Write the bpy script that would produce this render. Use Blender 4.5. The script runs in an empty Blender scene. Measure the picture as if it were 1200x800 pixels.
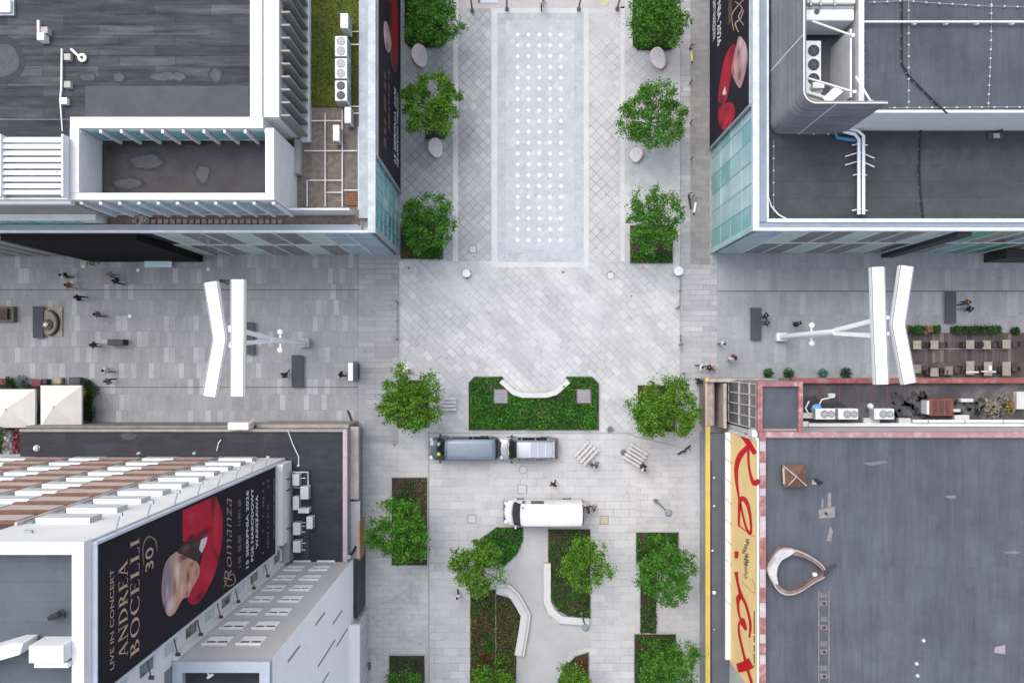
import bpy, bmesh, math, random
from mathutils import Vector, Matrix, noise
RND = random.Random(11)
scene = bpy.context.scene
COL = scene.collection
rad = math.radians
# ---------------------------------------------------------------- survey: plan metres from the aerial picture
CX, CY, HC, FP, VZ = 600.0, 425.0, 55.0, 800.0, 1.25
def P(px, py, h=0.0, z=None):
    k = (HC - h) / FP
    return Vector(((px - CX) * k, (CY - py) * k, h * VZ if z is None else z))
def gx(px, h=0.0): return (px - CX) * (HC - h) / FP
def gy(py, h=0.0): return (CY - py) * (HC - h) / FP
def PZ(px, py, z):                      # z in metres
    return P(px, py, z / VZ)

# ---------------------------------------------------------------- mesh helper
class MB:
    def __init__(s): s.v = []; s.f = []; s.m = []; s.mi = 0
    def add(s, vs, fs):
        o = len(s.v); s.v += [tuple(v) for v in vs]
        for f in fs: s.f.append(tuple(o + i for i in f)); s.m.append(s.mi)
        return s
    def box(s, x0, y0, z0, x1, y1, z1):
        if x0 > x1: x0, x1 = x1, x0
        if y0 > y1: y0, y1 = y1, y0
        if z0 > z1: z0, z1 = z1, z0
        return s.add([(x0,y0,z0),(x1,y0,z0),(x1,y1,z0),(x0,y1,z0),(x0,y0,z1),(x1,y0,z1),(x1,y1,z1),(x0,y1,z1)],
              [(0,3,2,1),(4,5,6,7),(0,1,5,4),(1,2,6,5),(2,3,7,6),(3,0,4,7)])
    def obox(s, c, size, rz=0.0, M=None):
        hx, hy, hz = size[0]/2, size[1]/2, size[2]/2
        R_ = M if M is not None else Matrix.Rotation(rz, 3, 'Z')
        c = Vector(c)
        vs = [c + R_ @ Vector((a*hx, b*hy, d*hz)) for d in (-1,1) for a, b in ((-1,-1),(1,-1),(1,1),(-1,1))]
        return s.add(vs, [(0,3,2,1),(4,5,6,7),(0,1,5,4),(1,2,6,5),(2,3,7,6),(3,0,4,7)])
    def bar(s, a, b, w, t):             # square bar between two points
        a, b = Vector(a), Vector(b); d = b - a; L = d.length
        q = d.to_track_quat('X', 'Z').to_matrix()
        return s.obox((a + b) / 2, (L, w, t), M=q)
    def prism(s, poly, z0, z1):
        n = len(poly)
        a = sum(poly[i][0]*poly[(i+1)%n][1] - poly[(i+1)%n][0]*poly[i][1] for i in range(n))
        if a < 0: poly = poly[::-1]
        vs = [(p[0], p[1], z0) for p in poly] + [(p[0], p[1], z1) for p in poly]
        fs = [tuple(range(n-1, -1, -1)), tuple(range(n, 2*n))]
        for i in range(n): j = (i+1) % n; fs.append((i, j, n+j, n+i))
        return s.add(vs, fs)
    def sheet(s, poly, z):
        n = len(poly)
        a = sum(poly[i][0]*poly[(i+1)%n][1] - poly[(i+1)%n][0]*poly[i][1] for i in range(n))
        if a < 0: poly = poly[::-1]
        return s.add([(p[0], p[1], z) for p in poly], [tuple(range(n))])
    def tube(s, pts, r, n=8, cap=True):
        pts = [Vector(p) for p in pts]; N = len(pts)
        rs = r if isinstance(r, (list, tuple)) else [r]*N
        vs = []; fs = []
        for i, p in enumerate(pts):
            d = (pts[min(i+1, N-1)] - pts[max(i-1, 0)]).normalized()
            up = Vector((0,0,1)) if abs(d.z) < .95 else Vector((1,0,0))
            a = d.cross(up).normalized(); b = d.cross(a).normalized()
            for k in range(n):
                t = 2*math.pi*k/n
                vs.append(p + (a*math.cos(t) + b*math.sin(t))*rs[i])
        for i in range(N-1):
            for k in range(n):
                j = (k+1) % n
                fs.append((i*n+k, (i+1)*n+k, (i+1)*n+j, i*n+j))
        if cap: fs.append(tuple(range(n))); fs.append(tuple(range((N-1)*n+n-1, (N-1)*n-1, -1)))
        return s.add(vs, fs)
    def lathe(s, prof, c=(0,0,0), n=20, axis='Z'):
        vs = []; fs = []
        for r, z in prof:
            for k in range(n):
                t = 2*math.pi*k/n
                p = Vector((r*math.cos(t), r*math.sin(t), z))
                if axis == 'Y': p = Vector((p.x, -p.z, p.y))
                if axis == 'X': p = Vector((p.z, p.x, p.y))
                vs.append(Vector(c) + p)
        N = len(prof)
        for i in range(N-1):
            for k in range(n):
                j = (k+1) % n
                fs.append((i*n+k, i*n+j, (i+1)*n+j, (i+1)*n+k))
        fs.append(tuple(range(n-1, -1, -1))); fs.append(tuple(range((N-1)*n, N*n)))
        return s.add(vs, fs)
    def ball(s, c, r, sx=1, sy=1, sz=1, n=12, m=7, z0=-1.0):
        prof = []
        for i in range(m+1):
            t = -math.pi/2 + math.pi*i/m
            zz = max(math.sin(t), z0)
            prof.append((max(math.cos(t), .02)*r, zz*r))
        o = len(s.v); s.lathe(prof, (0,0,0), n)
        for i in range(o, len(s.v)):
            v = s.v[i]; s.v[i] = (c[0]+v[0]*sx, c[1]+v[1]*sy, c[2]+v[2]*sz)
        return s
    def build(s, name, mats, parent=None, world=False, smooth=False, bevel=0, seg=1):
        me = bpy.data.meshes.new(name)
        me.from_pydata(s.v, [], s.f); me.update()
        if not isinstance(mats, (list, tuple)): mats = [mats]
        for m in mats: me.materials.append(m)
        if len(mats) > 1: me.polygons.foreach_set('material_index', s.m)
        if bevel:
            bm = bmesh.new(); bm.from_mesh(me)
            es = [e for e in bm.edges if len(e.link_faces) == 2 and e.calc_face_angle(0) > .5]
            bmesh.ops.bevel(bm, geom=es, offset=bevel, segments=seg, affect='EDGES', clamp_overlap=True)
            bm.to_mesh(me); bm.free()
        if smooth:
            me.polygons.foreach_set('use_smooth', [True]*len(me.polygons))
            try: me.set_sharp_from_angle(angle=rad(40))
            except Exception: pass
        return link(name, me, parent, world)
def link(name, me, parent=None, world=False):
    o = bpy.data.objects.new(name, me); COL.objects.link(o)
    if parent is not None:
        o.parent = parent
        if world: o.matrix_parent_inverse = wm(parent).inverted()
    return o
def wm(o):
    b = Matrix.LocRotScale(o.location, o.rotation_euler, o.scale)
    return (wm(o.parent) @ o.matrix_parent_inverse @ b) if o.parent else b
def tag(o, label=None, cat=None, group=None, kind=None):
    if label: o['label'] = label
    if cat: o['category'] = cat
    if group: o['group'] = group
    if kind: o['kind'] = kind
    return o
def thing(name, label, cat, loc=(0,0,0), rz=0.0, group=None):
    o = bpy.data.objects.new(name, None); COL.objects.link(o)
    o.location = loc; o.rotation_euler = (0, 0, rz); o.empty_display_size = .3
    return tag(o, label, cat, group)
def dup(root, loc, rz=0.0, label=None, group=None):
    r = root.copy(); COL.objects.link(r); r.location = loc; r.rotation_euler = (0, 0, rz)
    if label: r['label'] = label
    if group: r['group'] = group
    for ch in list(root.children):
        c = ch.copy(); COL.objects.link(c); c.parent = r
        for g in ch.children:
            d = g.copy(); COL.objects.link(d); d.parent = c
    return r
# ---------------------------------------------------------------- materials
def nt(name):
    m = bpy.data.materials.new(name); m.use_nodes = True
    t = m.node_tree; t.nodes.clear()
    out = t.nodes.new('ShaderNodeOutputMaterial'); b = t.nodes.new('ShaderNodeBsdfPrincipled')
    t.links.new(b.outputs[0], out.inputs[0])
    return m, t, b
def N(t, kind, **kw):
    n = t.nodes.new('ShaderNode' + kind)
    for k, v in kw.items():
        if k.startswith('i_'): n.inputs[k[2:].replace('_', ' ')].default_value = v
        else: setattr(n, k, v)
    return n
def mixc(t, mode, fac, a, b):
    n = t.nodes.new('ShaderNodeMix'); n.data_type = 'RGBA'; n.blend_type = mode
    def put(sock, v):
        if hasattr(v, 'is_output') or hasattr(v, 'links'): t.links.new(v, sock)
        elif isinstance(v, (int, float)): sock.default_value = v
        else: sock.default_value = (*v[:3], 1)
    put(n.inputs[0], fac); put(n.inputs[6], a); put(n.inputs[7], b)
    return n.outputs[2]
def ramp(t, src, stops, interp='LINEAR'):
    n = t.nodes.new('ShaderNodeValToRGB'); n.color_ramp.interpolation = interp
    e = n.color_ramp.elements
    while len(e) < len(stops): e.new(.5)
    for i, (p, c) in enumerate(stops):
        e[i].position = p
        e[i].color = (c, c, c, 1) if isinstance(c, (int, float)) else (*c[:3], 1)
    t.links.new(src, n.inputs[0]); return n.outputs[0]
def gnoise(t, scale, detail=4, rough=.6, vec=None, stretch=None):
    g = vec
    if g is None:
        gg = N(t, 'NewGeometry'); g = gg.outputs['Position']
    if stretch:
        mp = N(t, 'Mapping'); mp.inputs['Scale'].default_value = stretch
        t.links.new(g, mp.inputs['Vector']); g = mp.outputs[0]
    n = N(t, 'TexNoise', i_Scale=scale, i_Detail=detail, i_Roughness=rough)
    t.links.new(g, n.inputs['Vector']); return n.outputs[0]
MATS = {}
def mat(name, col, rough=.75, var=.12, scale=1.5, fine=14, metal=0.0, spec=.4, bump=0.0, stretch=None, stain=None):
    if name in MATS: return MATS[name]
    if max(col) < .6 and max(col) > .06: col = tuple(v*.82 for v in col)
    m, t, b = nt(name)
    lo = gnoise(t, scale, 5, .62, stretch=stretch); hi = gnoise(t, fine, 3, .6)
    a = ramp(t, lo, [(.3, 1-var), (.7, 1+var*.8)]); c = ramp(t, hi, [(.3, 1-var*.5), (.7, 1+var*.4)])
    x = mixc(t, 'MULTIPLY', 1.0, col, a); x = mixc(t, 'MULTIPLY', 1.0, x, c)
    if stain:
        s = ramp(t, gnoise(t, stain[1], 6, .7), [(.5, 0.0), (.66, stain[2])])
        x = mixc(t, 'MIX', s, x, stain[0])
    t.links.new(x, b.inputs['Base Color'])
    b.inputs['Roughness'].default_value = rough; b.inputs['Metallic'].default_value = metal
    b.inputs['Specular IOR Level'].default_value = spec
    if bump:
        bp = N(t, 'Bump', i_Strength=bump, i_Distance=.02); t.links.new(hi, bp.inputs['Height']); t.links.new(bp.outputs[0], b.inputs['Normal'])
    MATS[name] = m; return m
def plain(name, col, rough=.5, metal=0.0, spec=.5, coat=0.0):
    if name in MATS: return MATS[name]
    m, t, b = nt(name)
    hi = gnoise(t, 6, 3, .6); x = mixc(t, 'MULTIPLY', 1.0, col, ramp(t, hi, [(.3, .94), (.7, 1.04)]))
    t.links.new(x, b.inputs['Base Color'])
    b.inputs['Roughness'].default_value = rough; b.inputs['Metallic'].default_value = metal
    b.inputs['Specular IOR Level'].default_value = spec; b.inputs['Coat Weight'].default_value = coat
    MATS[name] = m; return m
def slabs(name, lo, hi, joint, bw, rh, ms=.012, rot=0.0, off=.5, tail=None, lown=.12, jvis=(.0, 1.0), rough=.8, wall=False, patch=None, streak=None, spots=True):
    ks = lambda c: tuple(v*.69 for v in c)
    lo, hi, joint = ks(lo), ks(hi), ks(joint); tail = ks(tail) if tail else None; patch = (ks(patch[0]),)+tuple(patch[1:]) if patch else None
    m, t, b = nt(name)
    g = N(t, 'NewGeometry'); vec = g.outputs['Position']
    if wall:
        sp = N(t, 'SeparateXYZ'); t.links.new(vec, sp.inputs[0])
        ad = N(t, 'Math', operation='ADD'); t.links.new(sp.outputs[0], ad.inputs[0]); t.links.new(sp.outputs[1], ad.inputs[1])
        cb = N(t, 'CombineXYZ'); t.links.new(ad.outputs[0], cb.inputs[0]); t.links.new(sp.outputs[2], cb.inputs[1]); vec = cb.outputs[0]
    mp = N(t, 'Mapping'); mp.inputs['Rotation'].default_value = (0, 0, rot)
    t.links.new(vec, mp.inputs['Vector'])
    br = N(t, 'TexBrick', i_Scale=1.0, offset=off); br.inputs['Brick Width'].default_value = bw; br.inputs['Row Height'].default_value = rh
    br.inputs['Mortar Size'].default_value = ms; br.inputs['Mortar Smooth'].default_value = .3
    br.inputs['Color1'].default_value = (0,0,0,1); br.inputs['Color2'].default_value = (1,1,1,1); br.inputs['Mortar'].default_value = (.5,.5,.5,1)
    t.links.new(mp.outputs[0], br.inputs['Vector'])
    st = [(0, lo), (.8, hi)]
    if tail: st += [(.86, hi), (.93, tail)]
    c = ramp(t, br.outputs['Color'], st)
    if patch:
        s = ramp(t, gnoise(t, patch[1], 3, .55, vec=mp.outputs[0], stretch=(.45,1.6,1)), [(.45, 0.0), (.60, patch[2])])
        c = mixc(t, 'MIX', s, c, patch[0])
    jm = ramp(t, gnoise(t, .22, 3, .6), [(.35, jvis[0]), (.62, jvis[1])])
    mm = N(t, 'Math', operation='MULTIPLY'); t.links.new(br.outputs['Fac'], mm.inputs[0]); t.links.new(jm, mm.inputs[1])
    c = mixc(t, 'MIX', mm.outputs[0], c, joint)
    c = mixc(t, 'MULTIPLY', 1.0, c, ramp(t, gnoise(t, .35, 5, .65), [(.28, 1-lown), (.72, 1+lown*.7)]))
    c = mixc(t, 'MULTIPLY', 1.0, c, ramp(t, gnoise(t, 9, 4, .7), [(.3, .93), (.7, 1.05)]))
    if streak:
        sv = ramp(t, gnoise(t, streak[1], 4, .65, stretch=streak[2]), [(.3, 1-streak[0]), (.7, 1+streak[0]*.8)]); c = mixc(t, 'MULTIPLY', 1.0, c, sv)
    c = mixc(t, 'MULTIPLY', 1.0, c, ramp(t, gnoise(t, .9, 5, .7), [(.52, 1.0), (.70, .88)]))
    sp_ = ramp(t, gnoise(t, 3.6, 2, .5), [(.66, 1.0), (.74, .74)])
    if spots: c = mixc(t, 'MULTIPLY', 1.0, c, sp_)
    t.links.new(c, b.inputs['Base Color'])
    b.inputs['Roughness'].default_value = rough; b.inputs['Specular IOR Level'].default_value = .3
    MATS[name] = m; return m
def leafmat(name, dark, mid, light, trans=.3):
    m, t, b = nt(name)
    g = N(t, 'NewGeometry')
    c = ramp(t, g.outputs['Random Per Island'], [(0, dark), (.5, mid), (1, light)])
    lo = ramp(t, gnoise(t, .9, 3, .5), [(.3, .75), (.7, 1.2)])
    c = mixc(t, 'MULTIPLY', 1.0, c, lo)
    t.links.new(c, b.inputs['Base Color']); b.inputs['Roughness'].default_value = .55; b.inputs['Specular IOR Level'].default_value = .25
    tr = N(t, 'BsdfTranslucent'); t.links.new(c, tr.inputs['Color'])
    ms = N(t, 'MixShader'); ms.inputs[0].default_value = trans
    t.links.new(b.outputs[0], ms.inputs[1]); t.links.new(tr.outputs[0], ms.inputs[2])
    t.links.new(ms.outputs[0], [n for n in t.nodes if n.bl_idname == 'ShaderNodeOutputMaterial'][0].inputs[0])
    MATS[name] = m; return m
def glass(name, col, rough=.12, var=.25, metal=0.0, spec=.7):
    if name in MATS: return MATS[name]
    m, t, b = nt(name)
    x = mixc(t, 'MULTIPLY', 1.0, col, ramp(t, gnoise(t, .5, 3, .5), [(.3, 1-var), (.7, 1+var)]))
    t.links.new(x, b.inputs['Base Color']); b.inputs['Roughness'].default_value = rough
    b.inputs['Metallic'].default_value = metal; b.inputs['Specular IOR Level'].default_value = spec
    MATS[name] = m; return m

WHITE = mat('white_paint', (.66,.66,.66), .5, .05, 1.2, stain=((.55,.56,.58), .9, .35))
WHITE2 = mat('white_cladding', (.60,.61,.62), .5, .08, .8, stain=((.45,.46,.47), 1.1, .35))
OFFWH = mat('offwhite_render', (.66,.65,.63), .8, .10, .7, stain=((.48,.47,.46), .5, .4))
CONC = mat('concrete', (.36,.36,.36), .85, .15, .8, stain=((.24,.24,.24), .6, .4))
COPG = mat('grey_coping', (.38,.42,.46), .55, .14, 1.0, stain=((.25,.28,.3), 1.4, .5))
COPB = mat('blue_coping', (.24,.29,.36), .45, .12, .8)
COPW = mat('pale_coping', (.50,.54,.60), .5, .12, 1.0, stain=((.34,.37,.41), 1.3, .4))
GREYM = plain('grey_metal', (.32,.34,.36), .45, .3)
DARKM = plain('dark_metal', (.05,.055,.06), .5, .2)
BLACK = plain('black_plastic', (.012,.012,.014), .55)
TYRE = plain('tyre_rubber', (.015,.015,.015), .9)
RED = mat('red_coping', (.27,.075,.065), .7, .25, 1.5, stain=((.36,.22,.21), 1.2, .5))
PINK = mat('faded_red_coping', (.30,.125,.13), .8, .25, 1.6, stain=((.40,.33,.335), 1.5, .7))
YELLOW = mat('yellow_paint', (.56,.44,.115), .55, .1, 1.0, stain=((.45,.34,.05), 1.2, .4))
FELT = mat('roofing_felt', (.085,.095,.115), .9, .16, .35, 22, stain=((.12,.13,.15), .7, .5), stretch=(1,.35,1))
SKY, SUN, SUN_EL, SUN_AZ, SUN_ANG, EXPO = .15, 0.7, 64, -40, 60, 1.08
def felt_mat(name, lo, hi, joint, bw, rh, tail=None, rot=0.0, patch=None, streak=None):
    return slabs(name, lo, hi, joint, bw, rh, .02, rot, .37, tail, .22, (.2, 1.0), .85, patch=patch, streak=streak, spots=False)
FELT_TL = felt_mat('felt_strips', (.044,.047,.058), (.076,.080,.094), (.026,.027,.033), 3.4, .62, (.115,.117,.128), streak=(.55,1.0,(.35,3.2,1)))
FELT_BR = felt_mat('felt_blue_grey', (.098,.113,.135), (.112,.127,.15), (.09,.104,.125), 1.0, 14.0, None, streak=(.16,1.0,(3.2,.28,1)))
FELT_TR = felt_mat('felt_grey', (.066,.070,.082), (.080,.084,.097), (.05,.053,.062), 9.0, 1.1, None, streak=(.14,1.0,(1.2,1.2,1)))
FELT_TR2 = felt_mat('felt_blue', (.088,.10,.122), (.10,.112,.135), (.07,.08,.098), 1.1, 9.0, None, streak=(.12,1.0,(3.0,.3,1)))
FELT_LOW = felt_mat('felt_dark', (.044,.046,.055), (.058,.061,.071), (.034,.035,.041), 4.0, 1.0, None, streak=(.2,1.0,(.7,2.0,1)))
FELT_TOWER = felt_mat('felt_tower', (.105,.125,.155), (.125,.145,.175), (.085,.1,.125), 9.0, .8, None)
PAV_LIGHT = slabs('paving_light_rows', (.54,.545,.555), (.595,.60,.61), (.36,.36,.37), 1.15, .46, .014, 0, .5, None, .16, (.12, 1.0))
PAV_ROAD = slabs('paving_big_slabs', (.54,.545,.555), (.60,.605,.61), (.30,.30,.31), 1.25, .62, .016, 0, .45, (.63,.635,.64), .10, (.1, 1.0))
PAV_STRIP = slabs('paving_strip_rows', (.38,.385,.40), (.47,.475,.49), (.27,.27,.28), 2.2, .42, .02, 0, .4, None, .14, (.2, 1.0))
PAV_STRIPE = slabs('paving_strip_east', (.40,.405,.42), (.50,.505,.52), (.30,.30,.31), 1.6, .42, .02, 0, .4, (.55,.555,.57), .14, (.2, 1.0))
PAV_BROWN = slabs('paving_brown_strip', (.29,.285,.285), (.345,.338,.335), (.24,.235,.23), .8, .42, .012, 0, .5, None, .12, (.1, .8))
PAV_WEST = slabs('paving_west_street', (.36,.37,.39), (.42,.432,.45), (.295,.30,.31), .48, 1.27, .018, 0, .5, (.52,.535,.56), .16, (.4, 1.0))
PAV_EAST = slabs('paving_east_street', (.36,.38,.41), (.41,.43,.46), (.31,.325,.35), .52, 1.9, .018, 0, .5, (.45,.47,.50), .16, (.3, 1.0))
PAV_SQ = slabs('paving_square_diagonal', (.50,.505,.52), (.565,.572,.58), (.31,.32,.33), .80, .52, .018, rad(45), .5, (.63,.635,.64), .12, (.2, 1.0), patch=((.68,.685,.69), .3, .7))
PAV_DK = slabs('paving_diagonal_grey', (.42,.435,.455), (.50,.515,.53), (.28,.29,.305), .55, .55, .032, rad(45), .0, (.52,.535,.545), .14, (.35, 1.0))
PAV_LN = slabs('paving_diagonal_lines', (.54,.545,.555), (.62,.625,.63), (.33,.34,.36), .60, .60, .035, rad(45), .0, None, .10, (.0, 1.0))
PAV_TE = slabs('paving_diagonal_pale', (.52,.53,.545), (.60,.605,.615), (.40,.41,.43), .62, .62, .025, rad(45), .0, None, .12, (.0, 1.0))
PAV_FT = slabs('paving_fountain', (.53,.56,.60), (.575,.605,.64), (.47,.50,.54), .42, .42, .012, rad(45), .5, (.62,.655,.695), .07, (.1, 1.0))
PAV_FB = slabs('paving_fountain_border', (.48,.52,.565), (.535,.57,.61), (.43,.46,.50), .42, .42, .012, 0, .5, None, .08, (.1, 1.0))
BAND = mat('paving_band', (.55,.555,.565), .8, .1, .8)
PATH = mat('smooth_concrete_path', (.42,.42,.425), .85, .08, .5, 18, stain=((.36,.36,.365), .5, .4))
GROUND = mat('city_ground', (.30,.305,.315), .9, .12, .3)
SOIL = mat('soil', (.045,.030,.024), .95, .4, 1.5, bump=.5)
LEAF = [leafmat('leaf_a', (.026,.10,.009), (.065,.22,.018), (.15,.35,.035)),
        leafmat('leaf_b', (.024,.09,.011), (.058,.19,.02), (.135,.31,.04)),
        leafmat('leaf_c', (.035,.105,.008), (.085,.22,.016), (.20,.36,.045))]
HEDGE = leafmat('hedge_leaf', (.010,.055,.005), (.022,.12,.009), (.045,.19,.014), .2)
GLITE = leafmat('hedge_leaf_light', (.03,.12,.012), (.06,.2,.02), (.12,.28,.04), .25)
HEDGED = leafmat('hedge_leaf_dark', (.014,.045,.008), (.028,.085,.013), (.06,.14,.025), .2)
GCOV = leafmat('ground_cover_mixed', (.03,.035,.012), (.055,.075,.018), (.09,.13,.03), .2)
YELL = leafmat('yellowish_leaf', (.08,.09,.015), (.15,.17,.025), (.26,.27,.05), .2)
RUST = leafmat('rusty_leaf', (.06,.02,.012), (.12,.05,.025), (.2,.09,.04), .2)
BARK = mat('bark', (.11,.085,.065), .95, .3, 4)
SKINM = plain('skin', (.55,.36,.27), .6)
TEALG = glass('teal_glass', (.16,.40,.42), .2, .2)
TEALL = glass('pale_teal_glass', (.36,.54,.57), .2, .18)
DGLASS = glass('dark_glass', (.10,.115,.115), .1, .35)
GREFL = glass('green_reflection', (.03,.26,.14), .3, .4)  # green reflection put into the base colour of the panes
MINT = glass('mint_panel', (.42,.56,.51), .3, .12)
BGLASS = glass('blue_glass', (.28,.42,.52), .15, .25)
WGLASS = glass('window_glass', (.035,.045,.05), .06, .3)
PALEG = glass('pale_window', (.45,.50,.52), .2, .15)

# ---------------------------------------------------------------- ground sheets
def sheet(name, px0, py0, px1, py1, lvl, m, kind='structure'):
    return tag(MB().sheet([(gx(px0),gy(py0)),(gx(px1),gy(py0)),(gx(px1),gy(py1)),(gx(px0),gy(py1))], .004*lvl).build(name, m), kind=kind)
def psheet(name, pts, lvl, m):
    return tag(MB().sheet([(gx(a),gy(b)) for a,b in pts], .004*lvl).build(name, m), kind='structure')
tag(MB().sheet([(-1500,-1500),(1500,-1500),(1500,1500),(-1500,1500)], 0).build('ground', GROUND), kind='structure')
sheet('plaza', 380, -250, 870, 1100, 1, PAV_LIGHT)
sheet('west_street', -900, 180, 420, 530, 2, PAV_WEST)
sheet('east_street', 840, 180, 2100, 470, 2, PAV_EAST)
sheet('west_side_strip', 420, 200, 467, 520, 2, PAV_STRIP)
sheet('west_side_strip_south', 415, 520, 503, 1000, 2, PAV_LIGHT)
sheet('east_side_strip', 797, -250, 840, 446, 2, PAV_STRIPE)
sheet('east_brown_strip', 809, -250, 832, 310, 3, PAV_BROWN)
sheet('east_side_strip_south', 745, 510, 828, 1000, 2, PAV_LIGHT)
sheet('square_paving', 467, 306, 797, 506, 2, PAV_SQ)
sheet('tree_strip_west', 467, -250, 531, 306, 2, PAV_DK)
sheet('line_band_west', 537, 10, 576, 306, 2, PAV_DK)
sheet('line_band_east', 690, 20, 727, 304, 2, PAV_LN)
sheet('tree_strip_east', 732, -250, 797, 306, 2, PAV_TE)
sheet('stone_band', 531, -250, 537, 306, 2, BAND)
sheet('stone_band', 727, 8, 732, 306, 2, BAND)
sheet('stone_band', 576, 10, 583, 313, 3, BAND)
sheet('stone_band', 684, 10, 690, 313, 3, BAND)
sheet('stone_band', 583, 10, 684, 15.5, 3, BAND)
sheet('stone_band', 583, 307, 684, 313, 3, BAND)
sheet('north_paving', 537, -250, 732, 10, 2, mat('paving_pinkish', (.46,.44,.44), .8, .12, .8))
sheet('service_road', 503, 506, 745, 1000, 3, PAV_ROAD)
DRAIN = mat('drain', (.13,.13,.14), .8, .2); SEAM = mat('seam', (.27,.27,.28), .8, .2)
psheet('edge_line', [(735,508),(792,522),(792,523),(735,509)], 6, SEAM)
for (a,b,c,d) in ((-300,339,420,340),(-300,453,420,454),(840,340.6,1500,341.8),(467,306,468,440),(419.5,200,420.3,520),(502,506,503.2,800),(503,507,745,508),(796.5,306,797.3,440),(797,-60,798,306)):
    sheet('drain_channel', a, b, c, d, 5, DRAIN if a < 0 or a == 840 else SEAM)
psheet('garden_path', [(612,614),(646,614),(640,640),(640,720),(652,730),(690,733),(692,757),(668,764),(654,785),(648,830),(648,900),(600,900),(606,772),(617,718),(596,690),(585,686),(606,655),(614,636)], 5, PATH)
MARK = slabs('paving_tyre_marks', (.50,.505,.515), (.55,.555,.565), (.36,.36,.37), 1.15, .46, .014, 0, .5, None, .2, (.12, 1.0))
TL_ = [6.0]
def tyre(cx, cy, r, a0, a1, w=2.2):
    TL_[0] += .3
    n = 12; A = [rad(a0+(a1-a0)*i/n) for i in range(n+1)]
    psheet('tyre_mark', [(cx+math.cos(a)*r, cy+math.sin(a)*r) for a in A]+[(cx+math.cos(a)*(r-w*(.4+.6*math.sin(math.pi*i/n))), cy+math.sin(a)*(r-w*(.4+.6*math.sin(math.pi*i/n)))) for i, a in reversed(list(enumerate(A)))], TL_[0], MARK)
for args in ((430,742,58,-75,5),(428,745,70,-70,0),(470,800,52,-150,-40,2),(430,640,70,30,95),(432,642,80,35,85),(425,700,64,-60,15,2),(540,700,60,150,215),(545,560,90,110,175,2)): tyre(*args)
# dry fountain: paved basin with the grid of round jet plates
ft = thing('dry_fountain', 'long pale blue paved fountain floor with rows of white jet plates', 'fountain', P(634,160))
MB().sheet([(gx(583),gy(15.5)),(gx(684),gy(15.5)),(gx(684),gy(307)),(gx(583),gy(307))], .012).build('border_paving', PAV_FB, ft, True)
MB().sheet([(gx(593),gy(24)),(gx(673),gy(24)),(gx(673),gy(292)),(gx(593),gy(292))], .016).build('basin_paving', PAV_FT, ft, True)
JET = mat('jet_plate', (.585,.60,.62), .5, .06, 2)
for r in range(20):
    for c in range(5):
        x, y = gx(606.7+12.67*c), gy(40.8+12.66*r)
        MB().lathe([(.185,.0165),(.185,.022),(.175,.025)], (x,y,0), 4).build('jet_plate', JET, ft, True)
# small covers and grates in the paving
def cover(px, py, r, m, label, square=False, name='manhole_cover'):
    mb = MB(); c = P(px,py)
    o = thing(name, label, 'manhole cover', (c.x,c.y,0))
    if square:
        MB().box(-r,-r,.0165,r,r,.0205).build('plate', m, o); q = MB()
        for a in (-1,1): q.box(-r-.05, a*(r+.03)-.02, .0165, r+.05, a*(r+.03)+.02, .0215); q.box(a*(r+.03)-.02, -r+.0, .0165, a*(r+.03)+.02, r, .0215)
        q.build('rim', DRAIN, o)
    else:
        MB().lathe([(r*.86,.0165),(r*.86,.020)], (0,0,0), 24).build('plate', m, o)
        q = MB(); n = 28
        for i in range(n):
            a, b = 2*math.pi*i/n, 2*math.pi*(i+1)/n
            q.prism([(r*math.cos(a),r*math.sin(a)),(r*1.12*math.cos(a),r*1.12*math.sin(a)),(r*1.12*math.cos(b),r*1.12*math.sin(b)),(r*math.cos(b),r*math.sin(b))], .0165, .0215)
        q.build('rim', DRAIN, o)
    return o
LCOV = mat('cover_light', (.5,.5,.5), .7, .1, 3); DCOV = mat('cover_dark', (.13,.13,.14), .7, .2, 3)
cover(613,550,.30,LCOV,'round pale manhole cover right below the silver car')
cover(612,573,.32,LCOV,'square-framed pale cover above the white van', True)
cover(554,292,.26,LCOV,'square access cover beside the lower left corner of the fountain', True)
cover(715.5,323,.30,mat('cover_ring', (.56,.565,.57), .7, .1, 3),'pale round cover outlined in the square below the fountain corner')
cover(715,503,.27,DCOV,'dark round cover between the central bed and the right tree')
cover(731,530,.27,DCOV,'dark round cover at the left end of the right slatted bench')
cover(708,609,.3,mat('cover_yellow', (.45,.42,.33), .7, .1, 3),'square yellowish cover behind the white van', True)
cover(553,608,.3,LCOV,'square cover in the paving left of the white van', True)
cover(660,319,.1,DCOV,'tiny dark drain cap at the lower right end of the fountain')
cover(740,347,.07,DCOV,'tiny dark cap in the right half of the square')
cover(462.5,521,.1,DCOV,'tiny dark cap beside the low corner building')
cover(479,314,.09,DCOV,'tiny dark cap below the bed at the glass corner')
cover(430,780,.28,DCOV,'dark square grate at the lower left tree pit', True)

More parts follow.
